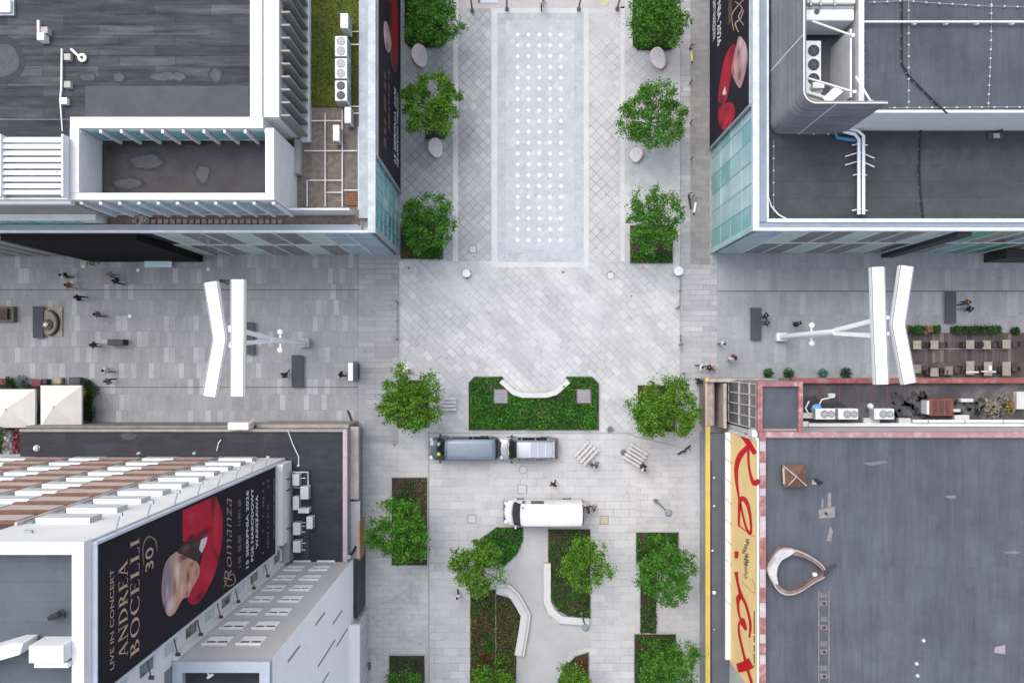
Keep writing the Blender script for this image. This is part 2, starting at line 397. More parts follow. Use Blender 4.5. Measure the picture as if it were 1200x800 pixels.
# ---------------------------------------------------------------- planting
HOLES = [P(587,464)[:2], P(684,464)[:2]]
def inpoly(x, y, pl):
    r = False; n = len(pl); j = n-1
    for i in range(n):
        if (pl[i][1] > y) != (pl[j][1] > y) and x < (pl[j][0]-pl[i][0])*(y-pl[i][1])/(pl[j][1]-pl[i][1])+pl[i][0]: r = not r
        j = i
    return r
def leaf(mb, p, L, w, rng, up=.75):
    nrm = Vector((rng.gauss(0,1), rng.gauss(0,1), rng.gauss(0,.5)+up*2)).normalized()
    t = Vector((rng.gauss(0,1), rng.gauss(0,1), rng.gauss(0,.6)))
    t = (t - nrm*t.dot(nrm)).normalized(); s = nrm.cross(t)
    mb.add([p - t*L*.5, p + s*w*.5 - nrm*w*.08, p + t*L*.5, p - s*w*.5 - nrm*w*.08], [(0,1,2,3)])
def foliage(mb, poly, dens, hgt, size, rng, gap=.0, seedoff=0.0):
    xs = [p[0] for p in poly]; ys = [p[1] for p in poly]
    A = (max(xs)-min(xs))*(max(ys)-min(ys))
    for _ in range(int(A*dens)):
        x = rng.uniform(min(xs),max(xs)); y = rng.uniform(min(ys),max(ys))
        if not inpoly(x,y,poly): continue
        v = noise.noise(Vector((x*.9+seedoff,y*.9,3.1)))
        if v < gap-.5: continue
        if any(abs(x-a_)<.66 and abs(y-b_)<.66 for a_,b_ in HOLES): continue
        hh = hgt*(.55+.6*v) + .06
        leaf(mb, Vector((x,y,.06+rng.random()**.6*max(hh,.08))), size*rng.uniform(.7,1.3), size*.55, rng)
def bed(pts, label, foliages, edging=True, soil=SOIL, name='planting_bed'):
    poly = [(gx(a),gy(b)) for a,b in pts]
    cx = sum(p[0] for p in poly)/len(poly); cy = sum(p[1] for p in poly)/len(poly)
    o = thing(name, label, 'planting bed', (cx,cy,0))
    MB().prism(poly, .0, .07).build('soil', soil, o, True)
    if edging:
        q = MB(); n = len(poly)
        for i in range(n):
            a, b = Vector((*poly[i],.05)), Vector((*poly[(i+1)%n],.05))
            if (a-b).length > .3: q.bar(a + (b-a).normalized()*.02, b - (b-a).normalized()*.02, .05, .09+.002*(i%3))
        q.build('edging', CONC, o, True)
    if foliages and len(foliages) < 3: foliages = list(foliages) + [(GLITE, 26, .5, .16, .55, None)]
    for i, (m, dens, hgt, size, gap, sub) in enumerate(foliages):
        mb = MB(); rng = random.Random(len(label)*7+i)
        pl = [(gx(a),gy(b)) for a,b in sub] if sub else [(cx+(p[0]-cx)*.97, cy+(p[1]-cy)*.97) for p in poly]
        foliage(mb, pl, dens, hgt, size, rng, gap, i*5.0+len(label))
        mb.build('ground_cover' if i else 'hedge_foliage', m, o, True)['kind'] = 'stuff'
    return o
G = 'planting beds of the square'
def rect(a,b,c,d): return [(a,b),(c,b),(c,d),(a,d)]
bed([(474,-40),(524,-40),(524,50),(516,57),(481,57),(474,50)], 'dark hedge bed with clipped corners beside the left glass building at the top edge', [(HEDGE,150,.5,.22,.1,None)])
bed(rect(498,126,522,164), 'small black tree pit between the two pebble seats', [], soil=BLACK)
bed(rect(469,262,519.5,304), 'square hedge bed at the glass corner of the left building', [(HEDGE,140,.5,.22,.25,[(474,255),(519,255),(519,304),(495,304),(474,285)]),(HEDGED,35,.3,.2,.3,None)])
bed([(741,-40),(792,-40),(792,54),(785,60),(747,60),(741,54)], 'hedge bed with clipped corners at the top right of the fountain', [(HEDGE,130,.5,.22,.2,None),(RUST,8,.3,.16,.2,None)])
bed(rect(738,264,788.5,309), 'square bed with brown soil patches right of the fountain end', [(HEDGE,110,.4,.2,.42,None),(RUST,12,.25,.15,.3,None)])
bed(rect(465,445,503,501), 'bed under the left tree of the square', [(HEDGED,70,.35,.2,.2,None),(GCOV,30,.3,.2,.2,None)])
bed(rect(747,451,791,506), 'bed under the right tree of the square', [(HEDGED,80,.35,.2,.3,None),(RUST,15,.25,.15,.2,None)])
bed([(556,441),(588,441),(590,447),(603,461),(612,466),(641,466),(651,462),(668,445),(664,441),(694,441),(702,449),(702,504),(549,504),(549,448)], 'big green central bed wrapped round the white angled bench', [(HEDGE,190,.45,.19,.06,None),(HEDGED,60,.4,.2,.35,None),(GLITE,70,.6,.16,.5,None)])
bed(rect(459,559,501,662), 'tall rectangular bed with bare soil edge left of the parked vans', [(HEDGED,70,.4,.2,.3,[(461,565),(488,565),(490,660),(461,660)]),(RUST,10,.2,.14,.2,None)])
bed([(562,631),(582,617),(613,617),(613,632),(606,648),(592,662),(565,664)], 'curved green hedge bed below the white van nose', [(HEDGE,170,.45,.21,.0,None)])
bed(rect(551,690,581,900), 'flower bed with rusty shrubs along the road at the bottom', [(GCOV,110,.45,.2,.1,None),(RUST,60,.45,.18,.38,None),(HEDGE,25,.6,.22,.5,None),(YELL,22,.5,.16,.42,None)])
bed([(581.5,696),(597,700),(611,722),(605,768),(603,900),(581.5,900)], 'dull olive bed inside the curved white bench', [(GCOV,160,.35,.18,.05,None),(RUST,14,.4,.18,.4,None),(YELL,16,.4,.16,.4,None)], edging=False)
bed([(642,619),(692,619),(692,724),(671,724),(654,715),(647,705),(642,690)], 'dark bed behind the right curved white bench', [(HEDGED,90,.4,.2,.15,None),(GCOV,40,.3,.2,.2,None)])
bed([(690,763),(674,768),(660,782),(652,802),(650,900),(690,900)], 'rounded bed with reddish shrubs at the bottom of the garden path', [(HEDGE,80,.5,.2,.25,None),(RUST,60,.4,.18,.32,None),(YELL,20,.5,.16,.4,None)])
bed(rect(745,623,795,660), 'upper square bed of the right planting row', [(HEDGE,130,.45,.2,.15,None),(RUST,12,.2,.14,.2,None)])
bed(rect(750,660.5,769,741.5), 'narrow strip bed linking two square beds on the right', [(HEDGED,130,.45,.2,.12,None),(RUST,25,.25,.15,.2,None)])
bed(rect(743,742,792,900), 'lower square bed of the right planting row', [(HEDGE,110,.45,.2,.15,None),(HEDGED,50,.6,.2,.4,None)])
bed(rect(456,767,498,900), 'dark soil pit of the lower left tree at the bottom edge', [(HEDGED,40,.3,.2,.4,None)])
for px, lab in ((587,'left grey tree grate in the central bed'),(684,'right grey tree grate in the central bed')):
    c = P(px, 464)
    o = thing('tree_grate', lab, 'tree grate', (c.x,c.y,0))
    MB().box(-.62,-.62,.07,.62,.62,.16).build('kerb', mat('grate_edge', (.14,.10,.09), .9, .2), o)
    q = MB()
    for i in range(9): q.box(-.52, -.52+i*.117, .161, .52, -.52+i*.117+.098, .20)
    q.build('grille', mat('grate_grey', (.30,.31,.33), .8, .15), o)
# ---------------------------------------------------------------- trees
def tree(px, py, rpx, label, kind=0, h=3.4, seed=0, dens=1.0, olive=0):
    rng = random.Random(seed*13+5)
    rpx *= 1.0 if py > 300 else .94
    c = P(px, py, h); R_ = rpx*(HC-h)/FP; zc = h*VZ
    o = thing('tree', label, 'tree', (c.x, c.y, 0), 0, 'young round-crowned trees of the square')
    tb = MB()
    tb.tube([(0,0,0),(.03,.02,zc*.35),(-.02,.03,zc*.7),(.02,-.02,zc*1.1)], [.13,.105,.085,.03], 9)
    for i in range(11):
        a = i*2.4+rng.random(); z0 = zc*(.45+.05*i); rr = R_*rng.uniform(.5,.85)
        mid = Vector((math.cos(a)*rr*.45, math.sin(a)*rr*.45, z0+.45)); end = Vector((math.cos(a+.2)*rr, math.sin(a+.2)*rr, z0+.75))
        tb.tube([(0,0,z0),mid,end],[.055,.035,.012],6)
        tb.tube([mid, mid+Vector((math.cos(a+.8)*rr*.35, math.sin(a+.8)*rr*.35, .45))],[.028,.01],5)
    tb.build('trunk', BARK, o, smooth=True)
    mb = MB(); ph = rng.uniform(0,50)
    ncl = int(160*dens*(R_/2.2)**2)
    for i in range(ncl):
        a = rng.uniform(0, 2*math.pi); u = rng.random()**.55
        edge = 1+.34*noise.noise(Vector((math.cos(a)*1.5+ph, math.sin(a)*1.5, 0)))+.17*noise.noise(Vector((math.cos(a)*4+ph, math.sin(a)*4, 5)))
        rr = R_*u*edge*.93
        top = math.sqrt(max(0, 1-u*u*.9))
        zz = zc + 1.25*top*rng.uniform(-.75, 1.0)
        cc = Vector((math.cos(a)*rr, math.sin(a)*rr, zz))
        if noise.noise(Vector((cc.x*1.0+ph, cc.y*1.0, 9))) < -.27 : continue
        cr = rng.uniform(.22,.42)
        for k in range(rng.randint(38,60)):
            d = Vector((rng.gauss(0,1),rng.gauss(0,1),rng.gauss(0,.7)))*cr*.55
            L = rng.uniform(.11,.235)
            leaf(mb, cc+d, L, L*.6, rng, .45)
    mb.build('crown', LEAF[kind], o)
    return o
tree(507,20,35,'tree over the dark clipped hedge at the top left of the fountain',1,seed=1)
tree(507,122,38,'bright ragged tree over the black tree pit beside the dark banner',2,seed=2,dens=1.3)
tree(503,259,36,'tree over the square bed at the left glass corner',1,seed=3)
tree(771,22,37,'tree over the clipped bed at the top right of the fountain',1,seed=4)
tree(765,138,43,'large spiky tree in the paving between the pebble seats right of the fountain',1,seed=5)
tree(766,259,39,'tree over the brown patched bed right of the fountain end',1,seed=6)
tree(480,468,39,'tree beside the small slatted bench left of the central bed',2,seed=7,dens=1.15)
tree(780,478,40,'tree right of the central bed near the yellow line',2,seed=8,dens=1.15)
tree(468,622,38,'tree over the tall bed left of the white van',0,seed=9,dens=1.1)
tree(560,664,32,'yellow-green tree below the curved hedge at the road',2,seed=10,dens=1.1)
tree(687,662,31,'tree behind the right curved white bench',2,seed=11)
tree(780,668,36,'tree over the upper bed of the right planting row',1,seed=12)
tree(785,783,37,'tree over the lower bed of the right planting row at the bottom edge',1,seed=13)
tree(474,806,24,'tree cut by the bottom edge below the low corner building',1,seed=14)
tree(572,806,30,'tree cut by the bottom edge at the rusty flower bed',2,seed=15)
tree(672,806,24,'tree cut by the bottom edge at the rounded bed',2,seed=16)
def bush(px, py, r, hgt, label, m, group=None, n=240):
    c = P(px,py); rng = random.Random(int(px*3+py))
    o = thing('bush', label, 'bush', (c.x,c.y,0), 0, group); mb = MB()
    for _ in range(n):
        d = Vector((rng.gauss(0,1),rng.gauss(0,1),rng.gauss(0,1))).normalized()*rng.random()**.35
        leaf(mb, Vector((d.x*r, d.y*r, hgt*.55+d.z*hgt*.45)), rng.uniform(.12,.2), .1, rng, .4)
    mb.build('foliage', m, o)
    q = MB()
    for k in range(5): q.tube([(0,0,0),(math.cos(k*1.26)*r*.5, math.sin(k*1.26)*r*.5, hgt*.7)],[.03,.012],5)
    q.build('stem', BARK, o)
    return o
bush(574,757,.5,.9,'bright green round bush in the rusty flower bed',HEDGE)
bush(588,772,.7,.9,'yellow-green shrub at the lower end of the rusty flower bed',LEAF[2])
bush(568,768,.45,.8,'rusty red shrub beside the bright green bush',RUST)
bush(676,780,.4,.7,'rusty red shrub in the rounded bottom bed',RUST)
for px, r, m, lab in ((898,.42,HEDGED,'dark round bush leftmost beside the red-coped roof edge'),(922,.45,HEDGED,'dark round bush second from left beside the red-coped roof edge'),(962,.40,leafmat('blue_leaf',(.06,.13,.11),(.12,.22,.2),(.2,.32,.3)),'pale blue-green round bush beside the red-coped roof edge'),(989,.48,leafmat('deep_leaf',(.012,.04,.02),(.03,.08,.05),(.06,.13,.09)),'dark green round bush nearest the white lamp beam')):
    bush(px, 437, r, .9, lab, m, 'round bushes along the shopfront')
def Z(h): return h*VZ
def bx(mb, x0, y0, h0, x1, y1, h1): return mb.box(x0, y0, Z(h0), x1, y1, Z(h1))
def ring(mb, x0, y0, x1, y1, w, z0, z1):   # rectangular coping ring, butted corners
    mb.box(x0,y0,z0,x1,y0+w,z1); mb.box(x0,y1-w,z0,x1,y1,z1); mb.box(x0,y0+w,z0,x0+w,y1-w,z1); mb.box(x1-w,y0+w,z0,x1,y1-w,z1)
def part(mb, name, m, root, **k): return mb.build(name, m, root, True, **k)
def blob(cx, cy, rx, ry, rng, n=18, amp=.35, ph=0):
    return [(cx+math.cos(2*math.pi*i/n)*rx*(1+amp*noise.noise(Vector((math.cos(2*math.pi*i/n)*1.3+ph, math.sin(2*math.pi*i/n)*1.3, ph)))), cy+math.sin(2*math.pi*i/n)*ry*(1+amp*noise.noise(Vector((math.cos(2*math.pi*i/n)*1.3+ph, math.sin(2*math.pi*i/n)*1.3, ph+4))))) for i in range(n)]
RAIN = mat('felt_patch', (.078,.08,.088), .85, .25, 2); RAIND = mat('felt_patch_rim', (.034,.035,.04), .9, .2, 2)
def patch(root, px, py, rx, ry, h, ph):
    c = P(px,py,h); k = (HC-h)/FP
    part(MB().prism(blob(c.x,c.y,rx*k*1.13,ry*k*1.17,None,20,.4,ph), Z(h)+.002, Z(h)+.010+.0013*(ph%4)), 'roof_patch_rim', RAIND, root)
    part(MB().prism(blob(c.x,c.y,rx*k*.86,ry*k*.82,None,20,.4,ph), Z(h)+.002, Z(h)+.018+.0013*(ph%4)), 'roof_patch', RAIN, root)
FANB = plain('fan_black', (.015,.016,.02), .5)
FANG = plain('fan_grille', (.24,.25,.26), .5, .3)
ACW = mat('ac_casing', (.62,.63,.62), .5, .08, 2)
def fan(o, x, y, z, r, dark=False, axis='Z'):
    f = MB().lathe([(r,.0),(r,.035),(r*.88,.04),(r*.86,.015)], (x,y,z), 20, axis).build('fan', FANB if dark else FANG, o)
    q = MB()
    if axis == 'Z':
        for k in range(6):
            a = k*math.pi/3; q.bar((x+math.cos(a)*r*.2, y+math.sin(a)*r*.2, z+.03),(x+math.cos(a)*r*.85, y+math.sin(a)*r*.85, z+.03), r*.26, .012)
        q.lathe([(r*.22,.0),(r*.2,.05)], (x,y,z), 12)
        q.build('fan_blades', plain('fan_blade_grey', (.34,.35,.36), .5) if not dark else plain('fan_blade_dark', (.05,.055,.065), .5), f)
def ac_unit(name, label, c, sx, sy, sz, fans=(), rz=0.0, dark=False, legs=.15, group=None, slats=True):
    o = thing(name, label, 'air conditioner', (c.x,c.y,c.z), rz, group)
    MB().box(-sx/2,-sy/2,legs,sx/2,sy/2,sz).build('casing', ACW, o, bevel=.025)
    q = MB()
    for a in (-1,1):
        q.box(a*sx*.35-.04,-sy*.48,0,a*sx*.35+.04,sy*.48,legs-.003)
    q.build('feet', GREYM, o)
    if slats:
        q = MB(); n = max(4,int((sz-legs)/.13))
        for i in range(n):
            z = legs+.08+i*(sz-legs-.14)/n
            q.box(-sx*.42,-sy/2-.012,z,sx*.42,-sy/2-.002,z+.05); q.box(sx/2+.002,-sy*.42,z,sx/2+.012,sy*.42,z+.05); q.box(-sx/2-.012,-sy*.42,z,-sx/2-.002,sy*.42,z+.05)
        q.build('louvre', FANG, o)
    for (x,y,r) in fans: fan(o, x, y, sz+.003, r, dark)
    return o

# ================================================================ LEFT GLASS BUILDING (top left)
tl = thing('department_store', 'left glass-fronted building with felt roofs, sunken court and green roof strip', 'building', (-25,20,0))
E0, S0 = gx(468), gy(299)                       # outer corner
NB = 44.0; WB = -66.0
MOSSY = mat('gravel_roof', (.21,.175,.15), .95, .35, 3, 30, stain=((.10,.09,.085), .8, .6), bump=.4)
part(bx(MB(), WB, S0+.35, 0, E0-.35, NB, 9.55), 'structure_block', CONC, tl)
part(MB().box(-31, S0+.47, Z(9.55), E0-1.06, NB, Z(9.6)), 'terrace_gravel', MOSSY, tl)
# east glass wall
EW = MB(); fr = MB()
yy = S0+.36; i = 0
part(MB().box(E0-.34, S0+.4, 0.1, E0-.06, NB, Z(9.7)), 'east_wall', TEALG, tl)
ys = [S0+.35+.98*k for k in range(6)]
for a in ys: fr.box(E0-.059, a-.025, .2, E0-.01, a+.025, Z(9.68))
for k in range(1,6): fr.box(E0-.059, S0+.38, Z(9.7)*k/6-.03, E0-.014, S0+5.6, Z(9.7)*k/6+.03)
part(fr, 'east_glazing_bars', plain('glazing_bar', (.28,.42,.44), .4), tl)
rng = random.Random(3)
for k in range(5):
    for j in range(6):
        if rng.random() < .4:
            part(MB().box(E0-.058, ys[k]+.03, Z(9.7)*j/6+.04, E0-.035, ys[k]+.95, Z(9.7)*(j+1)/6-.04), 'window', [TEALL, BGLASS, TEALG][rng.randrange(3)], tl)
part(MB().box(E0-.05, S0-.02, 0, E0+.06, S0+.36, Z(9.7)), 'corner_trim', COPG, tl)
# south facade: two rows of panels, dark and mint
part(MB().box(WB, S0+.05, 0.0, E0-.36, S0+.34, Z(9.7)), 'south_wall', mat('south_wall_grey', (.40,.43,.44), .6, .1, .7), tl)
x = E0-2.1; k = 0
part(MB().box(E0-2.0, S0-.015, .3, E0-.4, S0+.04, Z(9.6)), 'corner_glass', BGLASS, tl)
kinds = [DGLASS, DGLASS, MINT]
while x > -24.6:
    for row in range(2):
        z0, z1 = (.4, Z(4.75)) if row == 0 else (Z(5.1), Z(9.55))
        m = kinds[(k + row) % 3] if k else BGLASS
        part(MB().box(x-1.52, S0-.01, z0, x-.08, S0+.045, z1), 'window', m, tl)
    x -= 1.6; k += 1
fr = MB(); x = E0-2.05
while x > -24.7: fr.box(x-.05, S0-.06, .2, x+.05, S0+.048, Z(9.62)); x -= 1.6
fr.box(-24.8, S0-.045, Z(4.82), E0-2.1, S0+.047, Z(5.02))
part(fr, 'facade_frame', WHITE2, tl)
part(MB().box(-33.9, S0-.55, 0.02, -24.9, S0+.03, Z(9.75)), 'black_cladding', mat('black_cladding', (.009,.007,.008), .75, .3, 1.2, spec=.1), tl)
fr = MB(); x = -34.6; k = 0
while x > WB:
    fr.box(x-.9, S0-.12, .1, x, S0+.048, Z(9.6)); x -= 1.35
part(fr, 'concrete_pilasters', mat('pilaster_concrete', (.30,.32,.32), .8, .12, .8), tl)
# copings of the terrace level
yo = gy(271.5,10); 
part(MB().box(WB, S0-.1, Z(9.76), E0-.4, S0+.07, Z(10.02)), 'south_coping', COPW, tl)
part(MB().box(WB, S0+.073, Z(9.62), E0-.85, S0+.38, Z(9.96)), 'south_gutter', COPB, tl)
part(MB().box(WB, S0+.383, Z(9.6), E0-1.1, S0+.46, Z(9.9)), 'inner_coping', COPG, tl)
part(MB().box(E0-.42, S0-.1, Z(9.78), E0+.08, NB, Z(10.05)), 'east_coping', mat('east_coping_grey', (.48,.53,.56), .6, .2, 1.5, stain=((.32,.34,.36), 1.2, .6)), tl)
part(MB().box(E0-1.02, S0+.87, Z(9.62), E0-.43, NB, Z(10.0)), 'east_gutter', mat('east_gutter_grey', (.36,.41,.44), .6, .2, 1.5, stain=((.24,.26,.28), 1.4, .6)), tl)
# green roof strip
gr0 = (gx(356,9.6), gy(125,9.6), gx(392,9.6))
GRASS = mat('moss_roof', (.085,.11,.015), .95, .35, .8, 16, stain=((.13,.115,.02), .35, .8), bump=.6)
part(MB().box(gx(356,9.7), gy(125,9.7), Z(9.605), gx(424,9.7), NB, Z(9.7)), 'green_roof', GRASS, tl)
mb = MB(); rng = random.Random(5)
for _ in range(5200):
    p = Vector((rng.uniform(gx(356.5,9.7),gx(423,9.7)), rng.uniform(gy(124.5,9.7),26), Z(9.7)+rng.random()*.07))
    leaf(mb, p, rng.uniform(.1,.2), .05, rng, .5)
part(mb, 'sedum_leaves', leafmat('sedum', (.05,.09,.008), (.075,.14,.012), (.19,.19,.04), .2), tl)['kind'] = 'stuff'
# upper volume
UX, UY, UH = gx(326,14), gy(234,14), 14.0
CXW, CXE, CYN, CYS = -26.0, -14.81, 14.09, 10.2
WALLW = mat('white_wall_tl', (.60,.60,.61), .6, .07, .6)
part(MB().box(WB, CYN+.67, Z(9.6), UX-.02, NB, Z(13.55)), 'upper_block', WALLW, tl)
part(MB().box(WB, CYN+.7, Z(13.551), gx(292,14)-.02, NB, Z(13.6)), 'main_roof', FELT_TL, tl)
cop = MB()
cop.box(gx(293,14), CYN+.69, Z(13.56), gx(307,14), NB, Z(14.0))
part(cop, 'main_roof_coping', WHITE, tl)
part(MB().box(gx(308.5,13.9), CYN+.69, Z(13.56), UX, NB, Z(13.88)), 'east_ledge', WHITE2, tl)
jt = MB()
for py in (10,48,91,122): jt.box(gx(309,13.9), gy(py,13.9)-.012, Z(13.885), UX-.01, gy(py,13.9)+.012, Z(13.89))
part(jt, 'ledge_joints', GREYM, tl)
# court block walls (ring of walls around the sunken court)
part(MB().box(CXW-.54, CYN, Z(9.6), gx(308,14), CYN+.66, Z(14)), 'court_north_wall', WHITE, tl)
part(MB().box(CXW-.54, CYS, Z(9.6), CXW, CYN-.01, Z(14.02)), 'court_west_wall', WHITE, tl)
part(MB().box(CXE, CYS, Z(9.6), CXE+.52, CYN-.01, Z(14.02)), 'court_east_wall', WHITE, tl)
part(MB().box(CXW-.54, UY, Z(9.6), CXE+.52, CYS-.01, Z(14)), 'court_south_wall', WHITE, tl)
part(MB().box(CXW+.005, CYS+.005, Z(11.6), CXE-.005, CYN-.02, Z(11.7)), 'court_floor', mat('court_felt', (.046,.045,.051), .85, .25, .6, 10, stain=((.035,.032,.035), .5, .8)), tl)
part(MB().box(CXE+.52, CYS+2.2, Z(9.61), CXE+.9, CYN+.6, Z(10.2)), 'wall_plinth', CONC, tl)
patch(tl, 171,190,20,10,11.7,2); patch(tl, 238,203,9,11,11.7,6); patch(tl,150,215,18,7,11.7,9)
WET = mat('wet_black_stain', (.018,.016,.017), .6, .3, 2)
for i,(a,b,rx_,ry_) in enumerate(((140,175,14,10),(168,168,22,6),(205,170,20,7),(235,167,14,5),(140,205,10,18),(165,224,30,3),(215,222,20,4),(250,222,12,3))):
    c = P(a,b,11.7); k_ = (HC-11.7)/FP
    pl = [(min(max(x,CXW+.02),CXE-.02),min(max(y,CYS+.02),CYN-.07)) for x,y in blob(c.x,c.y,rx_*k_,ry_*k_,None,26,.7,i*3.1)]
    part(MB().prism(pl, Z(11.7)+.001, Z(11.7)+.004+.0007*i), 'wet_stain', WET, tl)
n = 9; w = (CXE-CXW)/n
for k in range(n):
    part(MB().box(CXW+k*w+.12, CYN-.05, Z(12.05), CXW+(k+1)*w-.1, CYN-.004, Z(13.5)), 'clerestory_window', TEALG, tl)
fr = MB()
for k in range(n+1): fr.box(max(CXW+.01,CXW+k*w-.09), CYN-.26, Z(11.72), min(CXE-.01,CXW+k*w+.06), CYN-.052, Z(13.9))
part(fr, 'court_fins', WHITE2, tl)
n = 10; w = (CXE+.4-CXW)/n
for k in range(n):
    part(MB().box(CXW+k*w+.1, UY-.05, Z(10.5), CXW+(k+1)*w-.1, UY-.004, Z(13.3)), 'clerestory_window', BGLASS, tl)
fr = MB()
for k in range(n+1): fr.box(CXW+k*w-.09, UY-.24, Z(10.2), CXW+k*w+.09, UY-.052, Z(13.8))
part(fr, 'south_fins', WHITE2, tl)
# row of paving stones at the foot of the south wall
fr = MB()
for k in range(24): fr.box(-25.2+k*.42, S0+.55, Z(9.62), -24.9+k*.42, S0+.85, Z(9.72))
part(fr, 'ballast_blocks', mat('ballast_pink', (.34,.28,.26), .9, .2, 3), tl)
# white inner parapet at the end of the terrace
part(MB().box(gx(340,10.8), gy(246,11.3), Z(9.62), gx(409,11.3), gy(246,11.3)+.12, Z(11.3)), 'terrace_screen', WHITE2, tl)
# east fins
WALLG = mat('wall_grey_fin', (.36,.36,.35), .7, .1, 1)
part(MB().box(UX-.01, CYN+.7, Z(9.62), UX+.06, NB, Z(13.5)), 'east_wall_back', WALLG, tl)
part(MB().box(UX+.07, CYN+.5, Z(9.62), UX+.72, NB, Z(9.95)), 'east_sill', WHITE2, tl)
y = CYN+.8
while y < 25.5:
    part(MB().box(UX+.07, y, Z(9.96), UX+.62, y+.11, Z(13.75)), 'sun_fin', mat('fin_grey', (.29,.275,.26), .6, .1, 1), tl)
    part(MB().box(UX+.07, y+.15, Z(10.2), UX+.085, y+.68, Z(13.2)), 'window', PALEG if int(y*3)%3 else WGLASS, tl)
    y += .78
part(MB().bar((UX+.70,CYN+.55,Z(10.25)),(UX+.70,26,Z(10.25)),.05,.05), 'fin_rail', WHITE2, tl)
# west part: louvre house, grey wall and coping
WX = gx(106,12)
part(MB().box(WB, 9.6, Z(9.6), CXW-.56, CYN+.66, Z(13.5)), 'west_block', mat('west_wall_grey', (.33,.34,.345), .8, .14, .7), tl)
part(MB().box(WB, 9.9, Z(13.502), CXW-.58, CYN+.65, Z(13.54)), 'west_roof', FELT_TL, tl)
part(MB().box(WB, 9.56, Z(13.505), CXW-.56, 9.88, Z(13.95)), 'west_coping', WHITE, tl)
part(MB().box(WB, 9.2, Z(9.62), CXW-.9, 9.59, Z(10.9)), 'clerestory_band', WHITE2, tl)
x = WB+32
while x < CXW-2.2:
    part(MB().box(x, 9.15, Z(9.75), x+1.3, 9.197, Z(10.8)), 'window', TEALG, tl); x += 1.5
patch(tl, 2,72,25,24,13.6,1)
for i,(a,b,c,d) in enumerate(((103,91,11,5),(139,91,7,6),(192,90,17,6),(210,90,8,6),(253,88,7,9))): patch(tl,a,b,c,d,13.6,i*2.7+4)
BANDF = mat('felt_smooth_band', (.076,.081,.095), .9, .16, .8, 20, stain=((.055,.058,.068), .7, .5))
part(MB().box(gx(100,13.6), CYN+.72, Z(13.601), gx(291,13.6), gy(101,13.6), Z(13.604)), 'felt_band', BANDF, tl)
lo = thing('louvre_house', 'white slatted louvre housing on the left roof edge', 'roof plant housing', P(35,195,13.6))
x0, x1 = gx(-60,14.6), gx(76,14.6)
ya, yb = gy(231,14.6), gy(158,14.6)
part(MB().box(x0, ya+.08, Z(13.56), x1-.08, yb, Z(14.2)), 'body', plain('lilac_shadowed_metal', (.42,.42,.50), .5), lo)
for k in range(9):
    y = ya + .14 + k*(yb-ya-.2)/9
    part(MB().obox(((x0+x1)/2, y+.15, Z(14.55)), (x1-x0-.1, .30, .05), M=Matrix.Rotation(rad(-22),3,'X')), 'slat', WHITE, lo)
fr = MB()
for x in (x1-.06, gx(2,14.6), gx(40,14.3)):
    if x == gx(40,14.3): continue
    fr.box(x-.05, ya, Z(14.21), x+.05, yb, Z(14.75))
fr.box(x0, ya-.06, Z(13.56), x1, ya+.04, Z(14.3))
part(fr, 'frame', WHITE, lo)
# roof bits of the upper roof
o = thing('roof_vent', 'white roof vent stack with bracket on the dark felt roof', 'roof vent', P(54,45,13.6))
MB().box(-.22,-.35,0,.22,.1,.65).build('hood', WHITE, o, bevel=.03); MB().box(-.05,.12,0,.35,.5,.5).build('box', mat('vent_beige',(.42,.40,.36),.8), o)
MB().tube([(-.28,-.2,.3),(-.30,.95,.3)],.09,8).build('pipe', WHITE, o, smooth=True)
o = thing('cable_tray', 'long white cable tray running down the felt roof to the white coping', 'cable tray', P(75,100,13.6))
part(MB().tube([P(74.5,59,13.6)+Vector((0,0,.2)),P(74,105,13.6)+Vector((0,0,.2)),P(72.5,118,13.6)+Vector((0,0,.2)),P(75,155,13.6)+Vector((0,0,.2))],[.06,.06,.05,.03],8), 'tray', WHITE, o)
for a,b in ((82,69),(82,101),(78,120)): part(MB().obox(P(a,b,13.6)+Vector((0,0,.17)),(.38,.38,.34)), 'base_block', mat('vent_beige',(.42,.40,.36),.8) if b<110 else WHITE, o)
o = thing('roof_drain', 'white swivel roof drain with a dark round mouth', 'roof drain', P(96,69,13.6))
MB().lathe([(.26,0),(.26,.12),(.12,.13),(.10,.05)], (.1,0,.1), 16).build('bowl', WHITE, o); MB().lathe([(.09,.0),(.08,.02)], (.1,0,.2), 12).build('mouth', BLACK, o)
MB().tube([(-.1,.08,.16),(-.55,.5,.22)],.08,8).build('arm', WHITE, o)
o = thing('roof_access_hatch', 'pale lilac roof hatch at the top left corner', 'roof hatch', P(5,10,13.6))
MB().box(-.9,-.4,0,.6,.4,.4).build('lid', plain('lilac_lid', (.6,.6,.68), .4), o, bevel=.04); MB().box(-1.0,-.5,0,.7,.5,.2).build('frame', GREYM, o)
# green roof plant
zt = Z(9.72)
for i,(py,dk,lab) in enumerate(((55,0,'twin-fan unit at the top of the white row on the green roof'),(81,0,'middle twin-fan unit of the white row on the green roof'),(107,1,'twin-fan unit with black fans, lowest of the white row on the green roof'))):
    c = P(400, py, 10.9); c.z = zt
    ac_unit('air_conditioner', lab, c, .78, 1.30, 1.6, [(0,-.31,.27),(0,.31,.27)], dark=bool(dk), group='twin-fan units on the green roof')
c = P(404, 26, 10.9); c.z = zt
ac_unit('air_conditioner', 'single tall white unit at the head of the green roof', c, .5, .95, 1.7)
for i,(a,b,lab) in enumerate(((407.5,135,'white unit beside the pipe grid under the black-fan unit'),(394,156,'lowest white unit beside the pipe grid'))):
    c = P(a,b,10.6); c.z = Z(9.6); ac_unit('air_conditioner', lab, c, .42, 1.05, 1.3)
pg = thing('pipe_grid', 'white pipe grid lying on the brown gravel roof', 'pipe frame', P(400,200,9.6))
